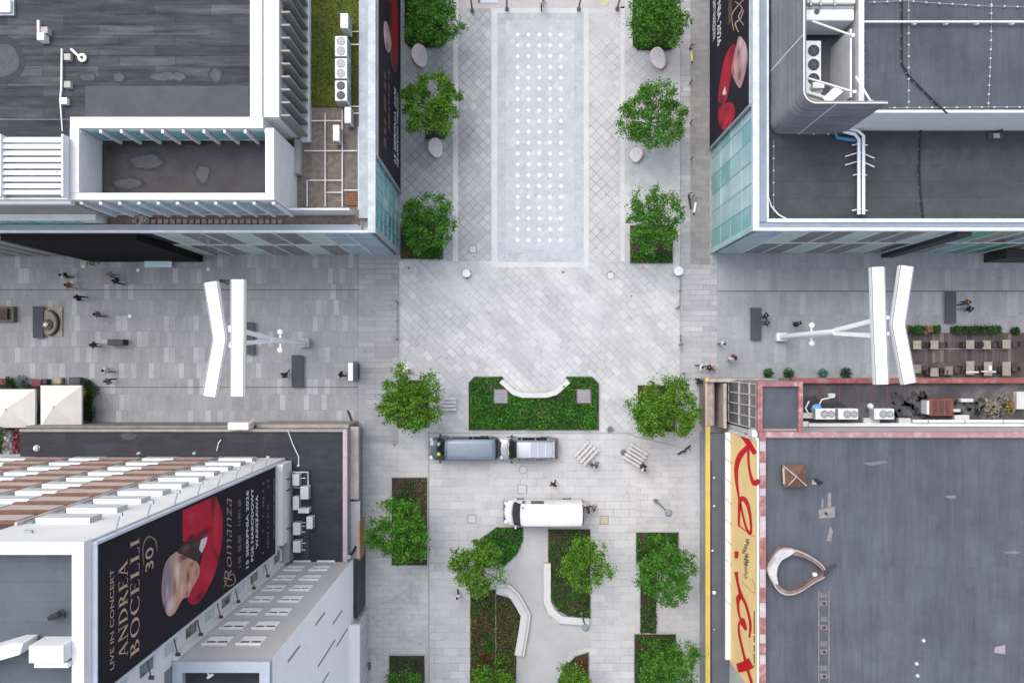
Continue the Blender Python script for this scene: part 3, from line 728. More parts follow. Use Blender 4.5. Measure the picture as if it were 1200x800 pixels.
def pz(a,b,z=.25): v = P(a,b,9.6); v.z += z; return v
L = [((382,134),(382,243)),((402,130),(402,243)),((421,150),(421,247)),((361,212),(361,243)),((358,178),(419,178)),((363,212.5),(402,212.5)),((384,226.5),(402,226.5)),((359,143),(401,143)),((404,224),(420,224))]
for j,(a,b) in enumerate(L): part(MB().tube([pz(*a,.25+.02*(j%3)),pz(*b,.25+.02*(j%3))],.042,8), 'pipe', WHITE2, pg)
o = thing('wooden_pallet', 'brown pallet at the corner of the gravel roof', 'pallet', pz(412,233,.02))
for k in range(6): part(MB().box(gx(405,9.6), gy(241,9.6)+k*.16, Z(9.6)+.12, gx(419,9.6), gy(241,9.6)+k*.16+.12, Z(9.6)+.16), 'plank', mat('pallet_wood', (.22,.11,.06), .8, .3, 3), o)
part(MB().box(gx(406,9.6),gy(241,9.6),Z(9.6)+.005,gx(418,9.6),gy(241,9.6)+.9,Z(9.6)+.117), 'bearer', mat('pallet_wood', (.22,.11,.06), .8, .3, 3), o)
o = thing('roof_guard_rail', 'white short railing between the ac row and the banner wall', 'railing', pz(420,40,0))
for py in (40,55,127,135): part(MB().tube([pz(412,py,.4),pz(427,py,.4)],.04,6), 'rail', WHITE2, o)
o = thing('cactus_pot', 'small pale potted plant in the gutter by the clerestory', 'potted plant', P(171,257,9.7))
q = MB(); rng=random.Random(8)
for _ in range(60): leaf(q, Vector((rng.gauss(0,.25),rng.gauss(0,.14),.35+rng.random()*.3)),.2,.1,rng)
q.build('leaves', leafmat('pale_leaf',(.3,.32,.24),(.4,.42,.33),(.5,.5,.42)), o); MB().lathe([(.14,0),(.2,.32)],(0,0,.04),10).build('pot', CONC, o)
bush(115,303,.75,1.6,'green bush against the black cladding',HEDGE)
o = thing('street_bench', 'long pale blue bench by the black cladding', 'bench', P(188,310))
MB().box(-1.1,-.28,.40,1.1,.28,.47).build('seat', plain('pale_blue_paint', (.42,.58,.64), .5), o, bevel=.02)
for a in (-1,1): MB().box(a*.95-.06,-.24,0,a*.95+.06,.24,.398).build('leg', GREYM, o)

# ================================================================ RIGHT GLASS BUILDING (top right)
tr = thing('glass_store', 'right glass-fronted building with grey felt roofs and louvred roof screen', 'building', (35,20,0))
W0, S1 = gx(833), gy(297); EB = 72.0
part(bx(MB(), W0+.35, S1+.35, 0, EB, NB, 9.35), 'structure_block', CONC, tr)
part(MB().box(W0+.95, S1+.75, Z(9.351), EB, NB, Z(9.4)), 'lower_roof', FELT_TR, tr)
part(MB().box(W0+.06, S1+.4, .1, W0+.34, NB, Z(9.7)), 'west_wall', TEALL, tr)
fr = MB(); ys = [S1+.35+1.45*k for k in range(7)]
for a in ys: fr.box(W0+.012, a-.02, .2, W0+.058, a+.02, Z(9.6))
for k in range(1,4): fr.box(W0+.018, S1+.38, Z(9.7)*k/4-.025, W0+.057, S1+8.8, Z(9.7)*k/4+.025)
part(fr, 'west_glazing_bars', plain('glazing_bar', (.28,.42,.44), .4), tr)
rng = random.Random(9)
for k in range(6):
    for j in range(4):
        if rng.random() < .5 or k == 0:
            part(MB().box(W0+.034, ys[k]+.03, Z(9.7)*j/4+.04, W0+.056, ys[k]+1.42, Z(9.7)*(j+1)/4-.04), 'window', TEALG if k==0 else [TEALG, glass('pale_teal_b',(.42,.60,.62),.2,.12), glass('pale_teal_c',(.33,.52,.56),.2,.12)][rng.randrange(3)], tr)
part(MB().box(W0-.05, S1-.02, 0, W0+.05, S1+.36, Z(9.6)), 'corner_trim', TEALL, tr)
part(MB().box(W0+.36, S1+.05, 0, EB, S1+.34, Z(9.6)), 'south_wall', mat('south_wall_grey', (.40,.43,.44), .6, .1, .7), tr)
part(MB().box(W0+.4, S1-.015, Z(7.0), W0+2.3, S1+.045, Z(9.5)), 'corner_glass', BGLASS, tr)
part(MB().box(W0+.4, S1-.015, .3, W0+2.3, S1+.045, Z(6.9)), 'corner_glass', TEALL, tr)
x = W0+2.4; k = 0
kindr = [DGLASS, DGLASS, MINT]
while x < 44:
    for row in range(2):
        z0, z1 = (.4, Z(4.75)) if row == 0 else (Z(5.1), Z(9.5))
        m = kindr[(k + 2*row) % 3]
        if x > 28.3: m = [GREFL, DGLASS, GREFL, TEALG, glass('olive_reflection',(.16,.19,.10),.12,.3)][(k*2+row) % 5]  # right-hand panes carry painted green and olive reflections
        part(MB().box(x+.08, S1-.01, z0, x+1.52, S1+.045, z1), 'window', m, tr)
    x += 1.6; k += 1
fr = MB(); x = W0+2.35
while x < 44: fr.box(x-.05, S1-.06, .2, x+.05, S1+.048, Z(9.55)); x += 1.6
fr.box(W0+2.4, S1-.045, Z(4.82), 44, S1+.047, Z(5.02))
part(fr, 'facade_frame', WHITE2, tr)
xd = gx(1040,1)
part(MB().box(xd, S1-.35, .1, xd+.95, S1-.065, Z(9.5)), 'dark_duct', mat('duct_black', (.02,.022,.03), .5, .2), tr)
part(MB().box(gx(1152), S1-.75, .1, 60, S1-.065, Z(2.6)), 'dark_entrance', mat('black_cladding2', (.022,.019,.02), .5, .2, 1.2), tr)
part(MB().box(W0-.14, S1-.1, Z(9.72), W0+.28, NB, Z(10.02)), 'west_coping', mat('tr_coping', (.50,.55,.60), .6, .12, 1.5, stain=((.4,.43,.46), 1.3, .5)), tr)
part(MB().box(W0+.285, S1+.5, Z(9.62), W0+.78, NB, Z(9.9)), 'west_gutter', COPB, tr)
part(MB().box(W0+.785, S1+.72, Z(9.41), W0+.92, NB, Z(9.98)), 'west_upstand', COPW, tr)
part(MB().box(W0+.29, S1-.1, Z(9.62), EB, S1+.12, Z(9.98)), 'south_coping', COPW, tr)
part(MB().box(W0+.30, S1+.125, Z(9.6), EB, S1+.45, Z(9.88)), 'south_gutter', COPB, tr)
part(MB().box(W0+.80, S1+.46, Z(9.41), EB, S1+.71, Z(9.96)), 'south_upstand', COPW, tr)
# upper roof on the right
UX2, UY2 = gx(1008,12.7), gy(132,12.7)
part(MB().box(UX2, UY2, Z(9.41), EB, NB, Z(12.6)), 'upper_block', WHITE, tr)
part(MB().box(UX2+.12, UY2+.14, Z(12.601), EB, NB, Z(12.68)), 'upper_roof', FELT_TR2, tr)
part(MB().box(UX2+.02, UY2-.03, Z(12.60), EB, UY2+.13, Z(12.78)), 'upper_coping', WHITE, tr)
# louvre screen, rounded at the corner
SXW, SYS, STP = gx(942,14.9), gy(121,14.9), 14.9
CLAD = slabs('screen_boards', (.235,.245,.265), (.31,.32,.345), (.16,.165,.18), 6.0, .34, .02, 0, .3, None, .18, (.4,1.0), .6, wall=True)
arc = []
r = .75
for k in range(9):
    a = math.pi + (math.pi/2)*k/8
    arc.append((SXW+r+math.cos(a)*r, SYS+r+math.sin(a)*r))
path = [(SXW, NB)] + arc + [(gx(1040,14.9), SYS)]
mb = MB()
for i in range(len(path)-1):
    a, b = Vector((*path[i],0)), Vector((*path[i+1],0)); d = (b-a).normalized(); nn = Vector((-d.y, d.x, 0))
    vs = []
    for p in (a,b):
        for s in (0,.14): vs += [p+nn*s+Vector((0,0,Z(9.42))), p+nn*s+Vector((0,0,Z(STP)))]
    mb.add(vs, [(0,4,5,1),(2,3,7,6),(1,5,7,3),(0,2,6,4)] + ([(0,1,3,2)] if i==0 else []) + ([(4,6,7,5)] if i==len(path)-2 else []))
part(mb, 'roof_screen', CLAD, tr)
part(MB().box(SXW-.55, SYS-.4, Z(9.41), SXW-.16, NB, Z(9.75)), 'screen_ledge', COPG, tr)
wl = MB()
wl.tube([(p[0],p[1],Z(STP)+.03) for p in path], .045, 6, True)
part(wl, 'screen_cap', WHITE2, tr)
sj = MB()
for y in (19.3, 24.4): sj.box(SXW-.02, y-.04, Z(9.45), SXW-.002, y+.04, Z(14.85))
sj.box(SXW+1.9,SYS-.02,Z(9.45),SXW+1.98,SYS-.002,Z(14.85))
part(sj, 'screen_joints', WHITE2, tr)
# plant pit behind the screen
part(MB().box(SXW+.2, SYS+.2, Z(9.41), UX2-.01, NB, Z(10.6)), 'pit_floor', mat('pit_floor', (.10,.11,.13), .8, .2, 1), tr)
part(MB().box(UX2-.34, SYS+.2, Z(10.61), UX2-.012, NB, Z(13.2)), 'pit_east_wall', WHITE2, tr)
part(MB().box(gx(985,12), SYS+1.0, Z(10.61), gx(985,12)+.12, gy(45,12), Z(13.2)), 'pit_divider', WHITE2, tr)
pu = ac_unit('roof_chiller', 'large three-fan chiller in the pit behind the louvred screen', Vector((gx(954,12.6), gy(82,12.6), Z(10.62))), 1.15, 3.9, 2.1, [(.10,-.45,.36),(.10,.44,.36),(.10,1.32,.36)], dark=True)
o = thing('air_duct', 'white air duct across the top of the louvred pit', 'air duct', P(970,12,12))
x0,x1 = gx(943.5,13), gx(1000,13)
part(MB().box(x0, gy(25,13), Z(11.2), x1, gy(12,13), Z(13.1)), 'duct_body', WHITE, o, bevel=.05)
part(MB().box(x0, gy(7,13), Z(11.2), x1, gy(-20,13), Z(13.3)), 'duct_body', mat('duct_cream', (.62,.60,.56), .5), o, bevel=.05)
part(MB().tube([(x0,gy(9.5,13),Z(13.0)),(x1,gy(9.5,13),Z(13.0))], .14, 8), 'pipe', GREYM, o)
for a in (950,962,978): part(MB().obox(P(a,3,13.35), (.12,.4,.12)), 'clip', GREYM, o)
part(MB().lathe([(.16,0),(.16,.1)], P(957,14,13.1)+Vector((0,0,.01)), 12), 'cap', DARKM, o)
o = thing('pit_clutter', 'white pipes and a white board heaped at the rounded screen corner', 'pipes', P(960,115,12))
part(MB().tube([P(944,108,12.5),P(958,112,12.5),P(975,118,12.5)],.12,8), 'pipe', WHITE, o); part(MB().tube([P(950,112,12.2),P(962,105,12.2)],.2,8), 'pipe', ACW, o)
part(MB().bar(P(967,119,12.9),P(984,104,12.9),.55,.08), 'board', WHITE, o); part(MB().bar(P(946,117,12.3),P(968,120,12.3),.5,.3), 'board', mat('beige_board',(.5,.46,.38),.7), o)
part(MB().obox(P(958,101,12.6),(.7,.35,.4)), 'box', ACW, o)
for i,((a,b),(c,d),lab) in enumerate((((952,25),(999,42),'white diagonal brace at the upper end of the pit'),((944,91),(1001,108),'white diagonal brace over the chiller end'),((1003,90),(1021,120),'white brace leaning from the screen to the felt roof'))):
    ha = 14.2 if i<2 else 13.4
    o = thing('steel_brace', lab, 'brace', P(a,b,12)); part(MB().tube([P(a,b,ha),P(c,d,13.9 if i==2 else ha-.4)],.07,6), 'strut', WHITE, o); part(MB().obox(P(c,d,13.9 if i==2 else ha-.4),(.2,.2,.2)), 'bracket', WHITE2, o)
# lightning wires
def wire(label, pts, h, nb, r=.014, m=None, bm=None, bs=.085):
    o = thing('lightning_wire', label, 'lightning wire', P(*pts[0],h))
    V = [P(a,b,h)+Vector((0,0,.12)) for a,b in pts]
    part(MB().tube(V, r, 5), 'wire', m or mat('wire_grey',(.36,.38,.42),.6,.1,3), o)
    q = MB(); segs = [(V[i],V[i+1]) for i in range(len(V)-1)]; tot = sum((b-a).length for a,b in segs); 
    for k in range(nb):
        t = (k+.5)/nb*tot
        for a,b in segs:
            l=(b-a).length
            if t<=l: part(MB().obox(a+(b-a)*t/l-Vector((0,0,.05)),(bs*1.2,bs*1.2,.13)),'support',bm or mat('support_grey',(.46,.47,.49),.7,.1,3),o); break
            t-=l
    return o
wire('lightning wire sagging along the top of the right felt roof', [(1016,4),(1060,2),(1100,5),(1150,8),(1200,9),(1260,10)], 12.7, 16)
wire('straight vertical lightning wire left on the blue felt roof', [(1064,-20),(1064,127)], 12.7, 11)
wire('straight vertical lightning wire right on the blue felt roof', [(1161,-20),(1160,60),(1157,127)], 12.7, 14)
wire('lightning wire along the lower edge of the blue felt roof', [(1040,127),(1230,126)], 12.7, 13)
wire('lightning wire close to the louvred pit wall', [(1011,-10),(1011,120)], 12.7, 15, r=.012)
wire('bent black cable with white clips on the blue felt roof', [(1056,-10),(1056,76),(1064,90),(1098,124),(1109,134)], 12.7, 11, .06, BLACK)
wire('black cable with clips crossing the lower grey roof', [(1078,152),(1076,200),(1079,240),(1081,258)], 9.4, 7, .07, BLACK)
wire('thin wire with clips by the left edge of the lower grey roof', [(906,165),(906,250)], 9.4, 6, .015)
o = thing('pipe_rail', 'straight white pipe across the blue felt roof', 'pipe', P(1100,28,12.7))
part(MB().tube([P(1004,28,12.7)+Vector((0,0,.3)),P(1260,28,12.7)+Vector((0,0,.3))],.07,8),'pipe',WHITE2,o)
for a in (1070,1107,1143,1184,1225): part(MB().obox(P(a,28.3,12.7)+Vector((0,0,.13)),(.22,.22,.24)),'foot',WHITE2,o)
o = thing('roof_ducts', 'twin silver ducts with bracket arms running down the lower grey roof', 'air duct', P(1005,210,9.4))
Lf = Vector((0,0,.55))
for dx,dy in ((0,0),(5.4,-4)):
    pts = [P(984+dx*.6,152.5+dy,9.4),P(985+dx*.6,157+dy,9.4),P(998+dx*.6,160+dy,9.4),P(1002.5+dx,166+dy,9.4),P(1002.5+dx,253,9.4)]
    part(MB().tube([p+Lf for p in pts], .115, 10), 'duct', mat('duct_silver', (.66,.69,.73), .4, .06, 2), o, smooth=True)
for k,(y,l) in enumerate(((172,9),(182,17),(192,17),(207,8),(248,9))):
    part(MB().tube([P(1005-l,y+(3 if l>10 else 0),9.4)+Vector((0,0,.35)),P(1005,y-2,9.4)+Vector((0,0,.4)),P(1005+l,y+(5 if l>10 else 0),9.4)+Vector((0,0,.35))],.045,6),'bracket',WHITE2,o)
part(MB().tube([P(975,152,9.4)+Vector((0,0,.3)),P(979,163,9.4)+Vector((0,0,.3)),P(1000,166,9.4)+Vector((0,0,.3))],.13,8),'blue_wrap',plain('blue_wrap',(.03,.16,.30),.5),o,smooth=True)
for a in (954,971): part(MB().tube([P(a,150,9.4)+Vector((0,0,.4)),P(a-2,159,9.4)+Vector((0,0,.2))],.05,6),'stub',WHITE2,o)
o = thing('roof_cable', 'white curved cable at the corner of the lower grey roof', 'cable', P(900,240,9.4))
part(MB().tube([P(899.5,232,9.4)+Vector((0,0,.2)),P(903,243,9.4)+Vector((0,0,.2)),P(911,252,9.4)+Vector((0,0,.2)),P(921,257.5,9.4)+Vector((0,0,.2))],.05,6),'cable',WHITE,o)
o = thing('roof_sump', 'small sump box with two dark stains on the lower grey roof', 'roof drain', P(1166,160,9.4))
MB().box(-.5,-.25,.005,.5,.25,.12).build('tray', DARKM, o); MB().tube([(0,.1,.1),(.5,.6,.4)],.08,8).build('pipe', BLACK, o); MB().box(-.2,-.15,.125,.2,.15,.22).build('grate', GREYM, o)
# ================================================================ TOWER (bottom left)
TX, TY, TH = -16.95, -7.1, 28.0
tw = thing('apartment_tower', 'pale tower block with terracotta panels carrying the big concert banner', 'building', (-30,-20,0))
SB = -48.0
TWALL = mat('tower_render', (.66,.65,.635), .85, .06, .5, stain=((.54,.53,.52), .45, .35))
part(MB().box(-62, SB, 0, TX-.02, TY-.02, Z(27.5)), 'wall', TWALL, tw)
part(MB().box(-62, SB, Z(27.501), TX-.5, TY-.5, Z(27.56)), 'roof', FELT_TOWER, tw)
cp = MB()
cp.box(-62, TY-.48, Z(27.52), TX+.02, TY+.03, Z(28)); cp.box(TX-.46, SB, Z(27.52), TX+.02, TY-.482, Z(28))
part(cp, 'parapet', WHITE, tw)
jt = MB()
for px in (7, 55): jt.box(gx(px,28)-.015, TY-.47, Z(28)+.002, gx(px,28)+.015, TY+.02, Z(28)+.006)
part(jt, 'parapet_joint', GREYM, tw)
# white penthouse beam across the roof
part(MB().box(gx(36,28.4), gy(775,28.4), Z(27.57), TX-.47, gy(755,28.4), Z(28.5)), 'roof_beam', WHITE, tw)
part(MB().box(gx(40,28.2), gy(782,28.2), Z(27.57), TX-.47, gy(776,28.2), Z(28.2)), 'roof_beam', WHITE2, tw)
part(MB().prism([(gx(-60,28.4),gy(790,28.4)),(gx(-60,28.4),gy(775,28.4)),(gx(14,28.4),gy(753,28.4)),(gx(28,28.4),gy(753,28.4)),(gx(24,28.4),gy(766,28.4))], Z(27.57), Z(28.45)), 'roof_beam', WHITE, tw)
# corner frame: dark recess along the north face corner
LINES = [-21.75,-27.1,-32.4,-37.7,-43.0]
TERR = mat('terracotta_panel', (.58,.46,.415), .8, .14, 1.5); TERD = mat('terracotta_dark', (.21,.115,.085), .8, .2, 2)
def boxpair(x0,x1,zt,hh,d,mf,mt,name):
    mb = MB()
    y0, y1 = TY-.015, TY+d
    vs = [(x0,y0,zt-hh),(x1,y0,zt-hh),(x1,y1,zt-hh),(x0,y1,zt-hh),(x0,y0,zt),(x1,y0,zt),(x1,y1,zt),(x0,y1,zt)]
    mb.add(vs, [(0,3,2,1),(1,2,6,5),(3,0,4,7),(2,3,7,6)]); mb.mi = 1; mb.add(vs, [(4,5,6,7)])
    return part(mb, name, [mf, mt], tw)
for r_ in range(11):
    zt = Z(25.0 - 2.1*r_)
    if zt - 1.4 < Z(4.1): break
    for i, L in enumerate(LINES):
        boxpair(L-2.55, L, zt, 1.35, .20, TERR, TERD, 'terracotta_panel')
        if r_ % 2 or i < 2: part(MB().box(L-3.3, TY-.012, zt-.5, L-2.56, TY+.10, zt-.02), 'vent_panel', TERD, tw)
        part(MB().box(L-2.45, TY-.02, zt+.03, L-.1, TY+.015, zt+1.1), 'window', WGLASS, tw)
for i, L in enumerate([TX+.0]+LINES[:-1]):
    xl = (LINES[0]+.35, TX-.9) if i == 0 else (LINES[i]+.2, LINES[i-1]-2.55)
    if i == 0: xl = (LINES[0]+.35, LINES[0]+3.1)
    for r_ in range(11):
        zt = Z(24.7 - 2.1*r_)
        if zt - 1.3 < Z(4.1): break
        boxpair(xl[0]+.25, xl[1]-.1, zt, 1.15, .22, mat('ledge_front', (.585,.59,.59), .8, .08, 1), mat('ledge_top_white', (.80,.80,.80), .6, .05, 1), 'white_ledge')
        part(MB().box(xl[0]-.10, TY-.02, zt-.9, xl[0]+.2, TY+.06, zt+.1), 'shutter_box', mat('shutter_grey', (.26,.28,.29), .7, .15, 2), tw)
fr = MB()
for L in LINES: fr.box(L+.03, TY-.015, Z(4.1), L+.14, TY+.14, Z(25.2))
part(fr, 'pilasters', mat('pilaster_pale', (.58,.57,.56), .8, .06, 1), tw)
o = thing('drain_stub', 'small dark outlet on the pale top band of the tower wall', 'outlet', P(34,626,27))
part(MB().tube([P(29,626,26.4)+Vector((0,.12,0)),P(38,626,26.4)+Vector((0,.12,0))],.09,6),'pipe',GREYM,o)
o = thing('roof_pipe', 'short black tilted pipe on the tower roof', 'roof pipe', P(65,720,27.6))
part(MB().tube([P(58,724,27.7),P(70,719,27.9)],[.1,.13],8),'pipe',BLACK,o); part(MB().lathe([(.2,0),(.2,.06)],P(71,719,27.58),12),'base',DARKM,o)
# east wall below and south of the banner
RF = MB()
for zz in (5.2,7.4,9.6,11.8,14.0,16.2,18.4,20.6,22.8,25.0):
    for yy in (-13.95,):
        part(MB().box(TX-.02, yy-.42, Z(zz), TX+.02, yy+.30, Z(zz)+1.35), 'window', PALEG if int(zz*5)%2 else DGLASS, tw)
        part(MB().box(TX-.02, yy-.48, Z(zz)-.1, TX+.14, yy+.36, Z(zz)-.02), 'window_sill', WHITE, tw)
    if zz > 20:
        for yy in (-15.6,-17.4,-19.2):
            part(MB().box(TX-.02, yy-.5, Z(zz), TX+.02, yy+.5, Z(zz)+1.35), 'window', DGLASS, tw)
            part(MB().box(TX-.02, yy-.56, Z(zz)-.1, TX+.14, yy+.56, Z(zz)-.02), 'window_sill', WHITE, tw)
part(MB().box(TX-.01, -14.86, Z(4.1), TX+.25, -14.62, Z(20.9)), 'pilaster', TWALL, tw)
part(MB().box(TX-.01, TY-6.0, Z(4.05), TX+.5, TY-.2, Z(6.0)), 'plinth_wall', TWALL, tw)

# ---------------------------------------------------------------- BLOCK B
BX, BY, BH = -12.1, -14.9, 21.0
bb = thing('apartment_wing', 'pale lower wing with small windows and a grey roof at the bottom left', 'building', (-14,-25,0))
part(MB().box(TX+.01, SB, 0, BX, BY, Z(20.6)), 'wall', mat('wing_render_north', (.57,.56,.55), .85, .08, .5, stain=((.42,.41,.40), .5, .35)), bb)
part(MB().box(BX+.001, SB, .1, BX+.012, BY-.0, Z(20.6)), 'east_render', mat('wing_render', (.85,.85,.845), .85, .06, .5, stain=((.58,.575,.57), .5, .35)), bb)  # whiter colour on the east face makes up for weaker light
part(MB().box(TX+.55, SB, Z(20.601), BX-.5, BY-.55, Z(20.66)), 'roof', FELT_LOW, bb)
cp = MB(); cp.box(TX+.03, BY-.52, Z(20.61), BX+.03, BY+.03, Z(21)); cp.box(BX-.48, SB, Z(20.61), BX+.03, BY-.522, Z(21))
cp.box(TX+.03, SB, Z(20.61), TX+.52, BY-.522, Z(21))
part(cp, 'parapet', mat('blue_parapet', (.47,.52,.58), .6, .12, 1.2), bb)
for r_ in range(8):
    zz = Z(18.9-2.15*r_)
    for xc in (-15.75, -13.95):
        part(MB().box(xc-.62, BY-.02, zz-1.35, xc+.62, BY+.015, zz), 'window', mat('pale_window_face', (.80,.80,.80), .6, .05, 2), bb)  # pale over the whole window, dark panes near its top
        part(MB().box(xc-.66, BY-.01, zz+.001, xc+.68, BY+.13, zz+.06), 'window_hood', TWALL, bb)
        part(MB().box(xc-.68, BY-.01, zz-1.46, xc+.68, BY+.06, zz-1.352), 'window_sill', mat('sill_grey',(.42,.41,.40),.8,.1,2), bb)
        part(MB().box(xc-.54, BY+.016, zz-.55, xc-.08, BY+.03, zz-.03), 'pane', DARKM, bb); part(MB().box(xc+.06, BY+.016, zz-.55, xc+.54, BY+.03, zz-.03), 'pane', DARKM, bb)
for i,(zz,hh,yy) in enumerate(((18.2,2.6,-16.1),(13.0,2.6,-16.1),(9.0,3.2,-17.6),(12.5,5.2,-18.9),(14,5.0,-20.4),(8,4,-19.5),(16,3,-21.9))):
    part(MB().box(BX-.02, yy-.08, Z(zz)-hh, BX+.022, yy+.08, Z(zz)), 'slit_window', mat('slit_grey',(.28,.3,.3),.6), bb)
part(MB().box(BX-.01, -30, .2, BX+.5, -19.6, Z(3.9)), 'shop_front', PALEG, bb)
fr = MB()
for k in range(12): fr.box(BX+.501, -29.9+k*.9, .2, BX+.55, -29.9+k*.9+.07, Z(3.85))
part(fr, 'shop_front_bars', WHITE2, bb)
part(MB().box(BX-.01, -30, Z(3.92), BX+.75, -19.5, Z(4.15)), 'shop_front_canopy', WHITE, bb)
part(MB().box(BX-.01, -19.4, .05, BX+.3, BY-.05, Z(3.0)), 'side_entrance', mat('black_cladding2', (.022,.019,.02), .5, .2, 1.2), bb)
o = thing('roof_scrap', 'small white scrap on the roof of the lower wing', 'debris', P(247,791,20.7))
part(MB().obox(P(247,791,20.7)+Vector((0,0,.06)),(.35,.12,.1),.6),'scrap',WHITE,o); part(MB().obox(P(245,789,20.7)+Vector((0,0,.05)),(.1,.3,.06),.3),'scrap',WHITE2,o)
# ---------------------------------------------------------------- LOW CORNER BUILDING
lb = thing('corner_shop_building', 'single-storey corner building with dark flat roof in front of the tower', 'building', (-20,-8,0))
LX, LY, LH = gx(406.5,4), gy(503,4), 4.0
LWX = gx(22,4)
part(MB().box(LWX, BY+.02, 0, LX-.02, LY-.02, Z(3.8)), 'wall', mat('shop_wall', (.30,.28,.27), .8, .15, 1), lb)
part(MB().box(LWX, BY+.03, Z(3.801), LX-.32, LY-.2, Z(3.85)), 'roof', FELT_LOW, lb)
cp = MB(); cp.box(LX-.30, BY+.03, Z(3.801), LX+.02, LY+.02, Z(4.03))
part(cp, 'east_coping', mat('pinkish_coping', (.50,.43,.44), .7, .15, 1.5, stain=((.36,.30,.30), 1.4, .5)), lb)
part(MB().box(LWX, LY-.18, Z(3.801), LX-.302, LY+.02, Z(3.96)), 'north_coping', mat('beige_coping', (.36,.33,.30), .8, .25, 1.6, stain=((.2,.18,.16), .8, .6)), lb)
part(MB().box(LX-.01, gy(585,3), Z(2.6), LX+.62, LY+.1, Z(2.9)), 'east_fascia', mat('beige_fascia', (.44,.40,.37), .8, .2, 1.5), lb)
part(MB().box(LX-.01, gy(655,3), Z(2.5), LX+.7, gy(588,3), Z(2.8)), 'east_fascia', mat('lilac_fascia', (.45,.43,.48), .7, .15, 1.5), lb)
part(MB().box(LX+.705, gy(655,3), Z(1.5), LX+.78, gy(610,3), Z(3.2)), 'sign_edge', mat('orange_edge', (.5,.25,.12), .7), lb)
part(MB().box(LX+.01, BY, .1, LX+.3, gy(503,2), Z(2.4)), 'shop_window', DGLASS, lb)
part(MB().box(gx(300,3.2), LY+.021, .1, LX-.1, LY+.30, Z(3.1)), 'north_fascia', mat('beige_fascia2', (.38,.34,.30), .8, .25, 1.5), lb)
part(MB().box(gx(30,3.2), LY+.021, .1, gx(295,3.2), LY+.2, Z(3.2)), 'north_fascia', mat('grey_fascia', (.25,.24,.23), .8, .25, 1.5), lb)
part(MB().box(TX+.02, gy(655,4.2), Z(3.851), TX+.62, gy(552,4.2), Z(5.0)), 'wall_ledge', CONC, lb)
part(MB().box(TX+.63, gy(655,3.9), Z(3.851), gx(362,3.9), gy(553,3.9), Z(3.93)), 'plant_plinth', mat('plinth_dark', (.07,.07,.075), .9, .2, 1), lb)
part(MB().tube([P(336,553,4.1),P(361,553,4.1),P(361,572,4.1)],.06,6),'plinth_rail',WHITE2,lb)
patch(lb,152,511,11,5,3.85,3)
k = 0
for (a,b,sx,sy,lab) in ((347,562,.5,.85,'uppermost of the small white condensers beside the tower banner'),(357,577,.6,.95,'second white condenser beside the tower banner, nearer the roof'),(347,589,.45,1.0,'third white condenser beside the tower banner, close to the wall'),(356,598,.8,.36,'flat wide white condenser beside the tower banner'),(363,612,.45,.9,'white condenser standing furthest onto the roof beside the banner'),(348,619,.55,.9,'grey condenser with bracket arms beside the banner'),(348,640,.55,.85,'lowest grey condenser with bracket arms beside the banner')):
    c = P(a,b,4.6); c.z = Z(3.95)
    ac_unit('condenser', lab, c, sx, sy, .95, group='condensers beside the tower')
    k += 1
for (a,b) in ((357,553),(356,566),(357,590),(355,613),(355,621),(355,633),(356,642)):
    pass
o = thing('condenser_pipes', 'grey pipes and brackets winding between the condensers', 'pipes', P(344,600,3.95))
part(MB().tube([P(341,556,4.1),P(344,575,4.1),P(342,600,4.15),P(343,650,4.1)],.06,6),'pipe',DARKM,o)
for b in (560,571,612,616,623,636,644): part(MB().tube([P(344,b,4.4),P(358,b,4.4)],.035,5),'bracket',ACW,o)
for b in (561,574,619): part(MB().tube([P(334,b+1,5.2),P(341,b-1,5.2)],.05,5),'bracket',BLACK,o)
o = thing('roof_cable', 'white cable bending across the dark corner roof', 'cable', P(340,510,3.9))
part(MB().tube([P(337,503,4.05),P(343,520,3.95),P(350,535,3.95),P(350,545,3.95)],.035,6),'cable',WHITE2,o); part(MB().lathe([(.1,0),(.08,.15)],P(350,545,3.86),10),'end_cap',WHITE,o)
o = thing('roof_sign', 'white box sign on the north edge of the corner roof', 'sign', P(279,498,4))
part(MB().box(gx(267,4.4), LY+.01, Z(3.3), gx(291,4.4), LY+.55, Z(4.4)), 'panel', WHITE, o); part(MB().tube([P(291,498,4.3),P(297,491,4.3)],.05,6),'bracket',mat('pink_tube',(.6,.4,.38),.6),o)
o = thing('roof_wire', 'short bright wire hook on the corner roof', 'cable', P(255,525,3.9)); part(MB().tube([P(254,528,3.95),P(256,519,4.1),P(259,515,3.95)],.04,6),'hook',WHITE,o)
for px,lab in ((43,'small white vent at the left of the corner roof'),(163,'tiny pale vent at the middle of the corner roof'),(228,'tiny pale vent right of the middle of the corner roof')):
    c = P(px,525 if px<100 else 531,3.85); o = thing('roof_vent', lab, 'roof vent', c); r = .2 if px<100 else .1
    MB().lathe([(r,0),(r*.9,.2),(r*.3,.3)],(0,0,0),10).build('cap', WHITE, o)
    MB().lathe([(r*1.3,0),(r*1.3,.02)],(0,0,.001),10).build('flange', GREYM, o)
o = thing('side_drain', 'dark pipe elbow at the lower corner coping', 'pipe', P(412,650,3)); part(MB().tube([P(409,652,3.9),P(414,646,3.2),P(417,640,2.9)],.09,8),'elbow',BLACK,o); part(MB().lathe([(.16,0),(.16,.05)],P(409,652,4.04),10),'collar',GREYM,o)

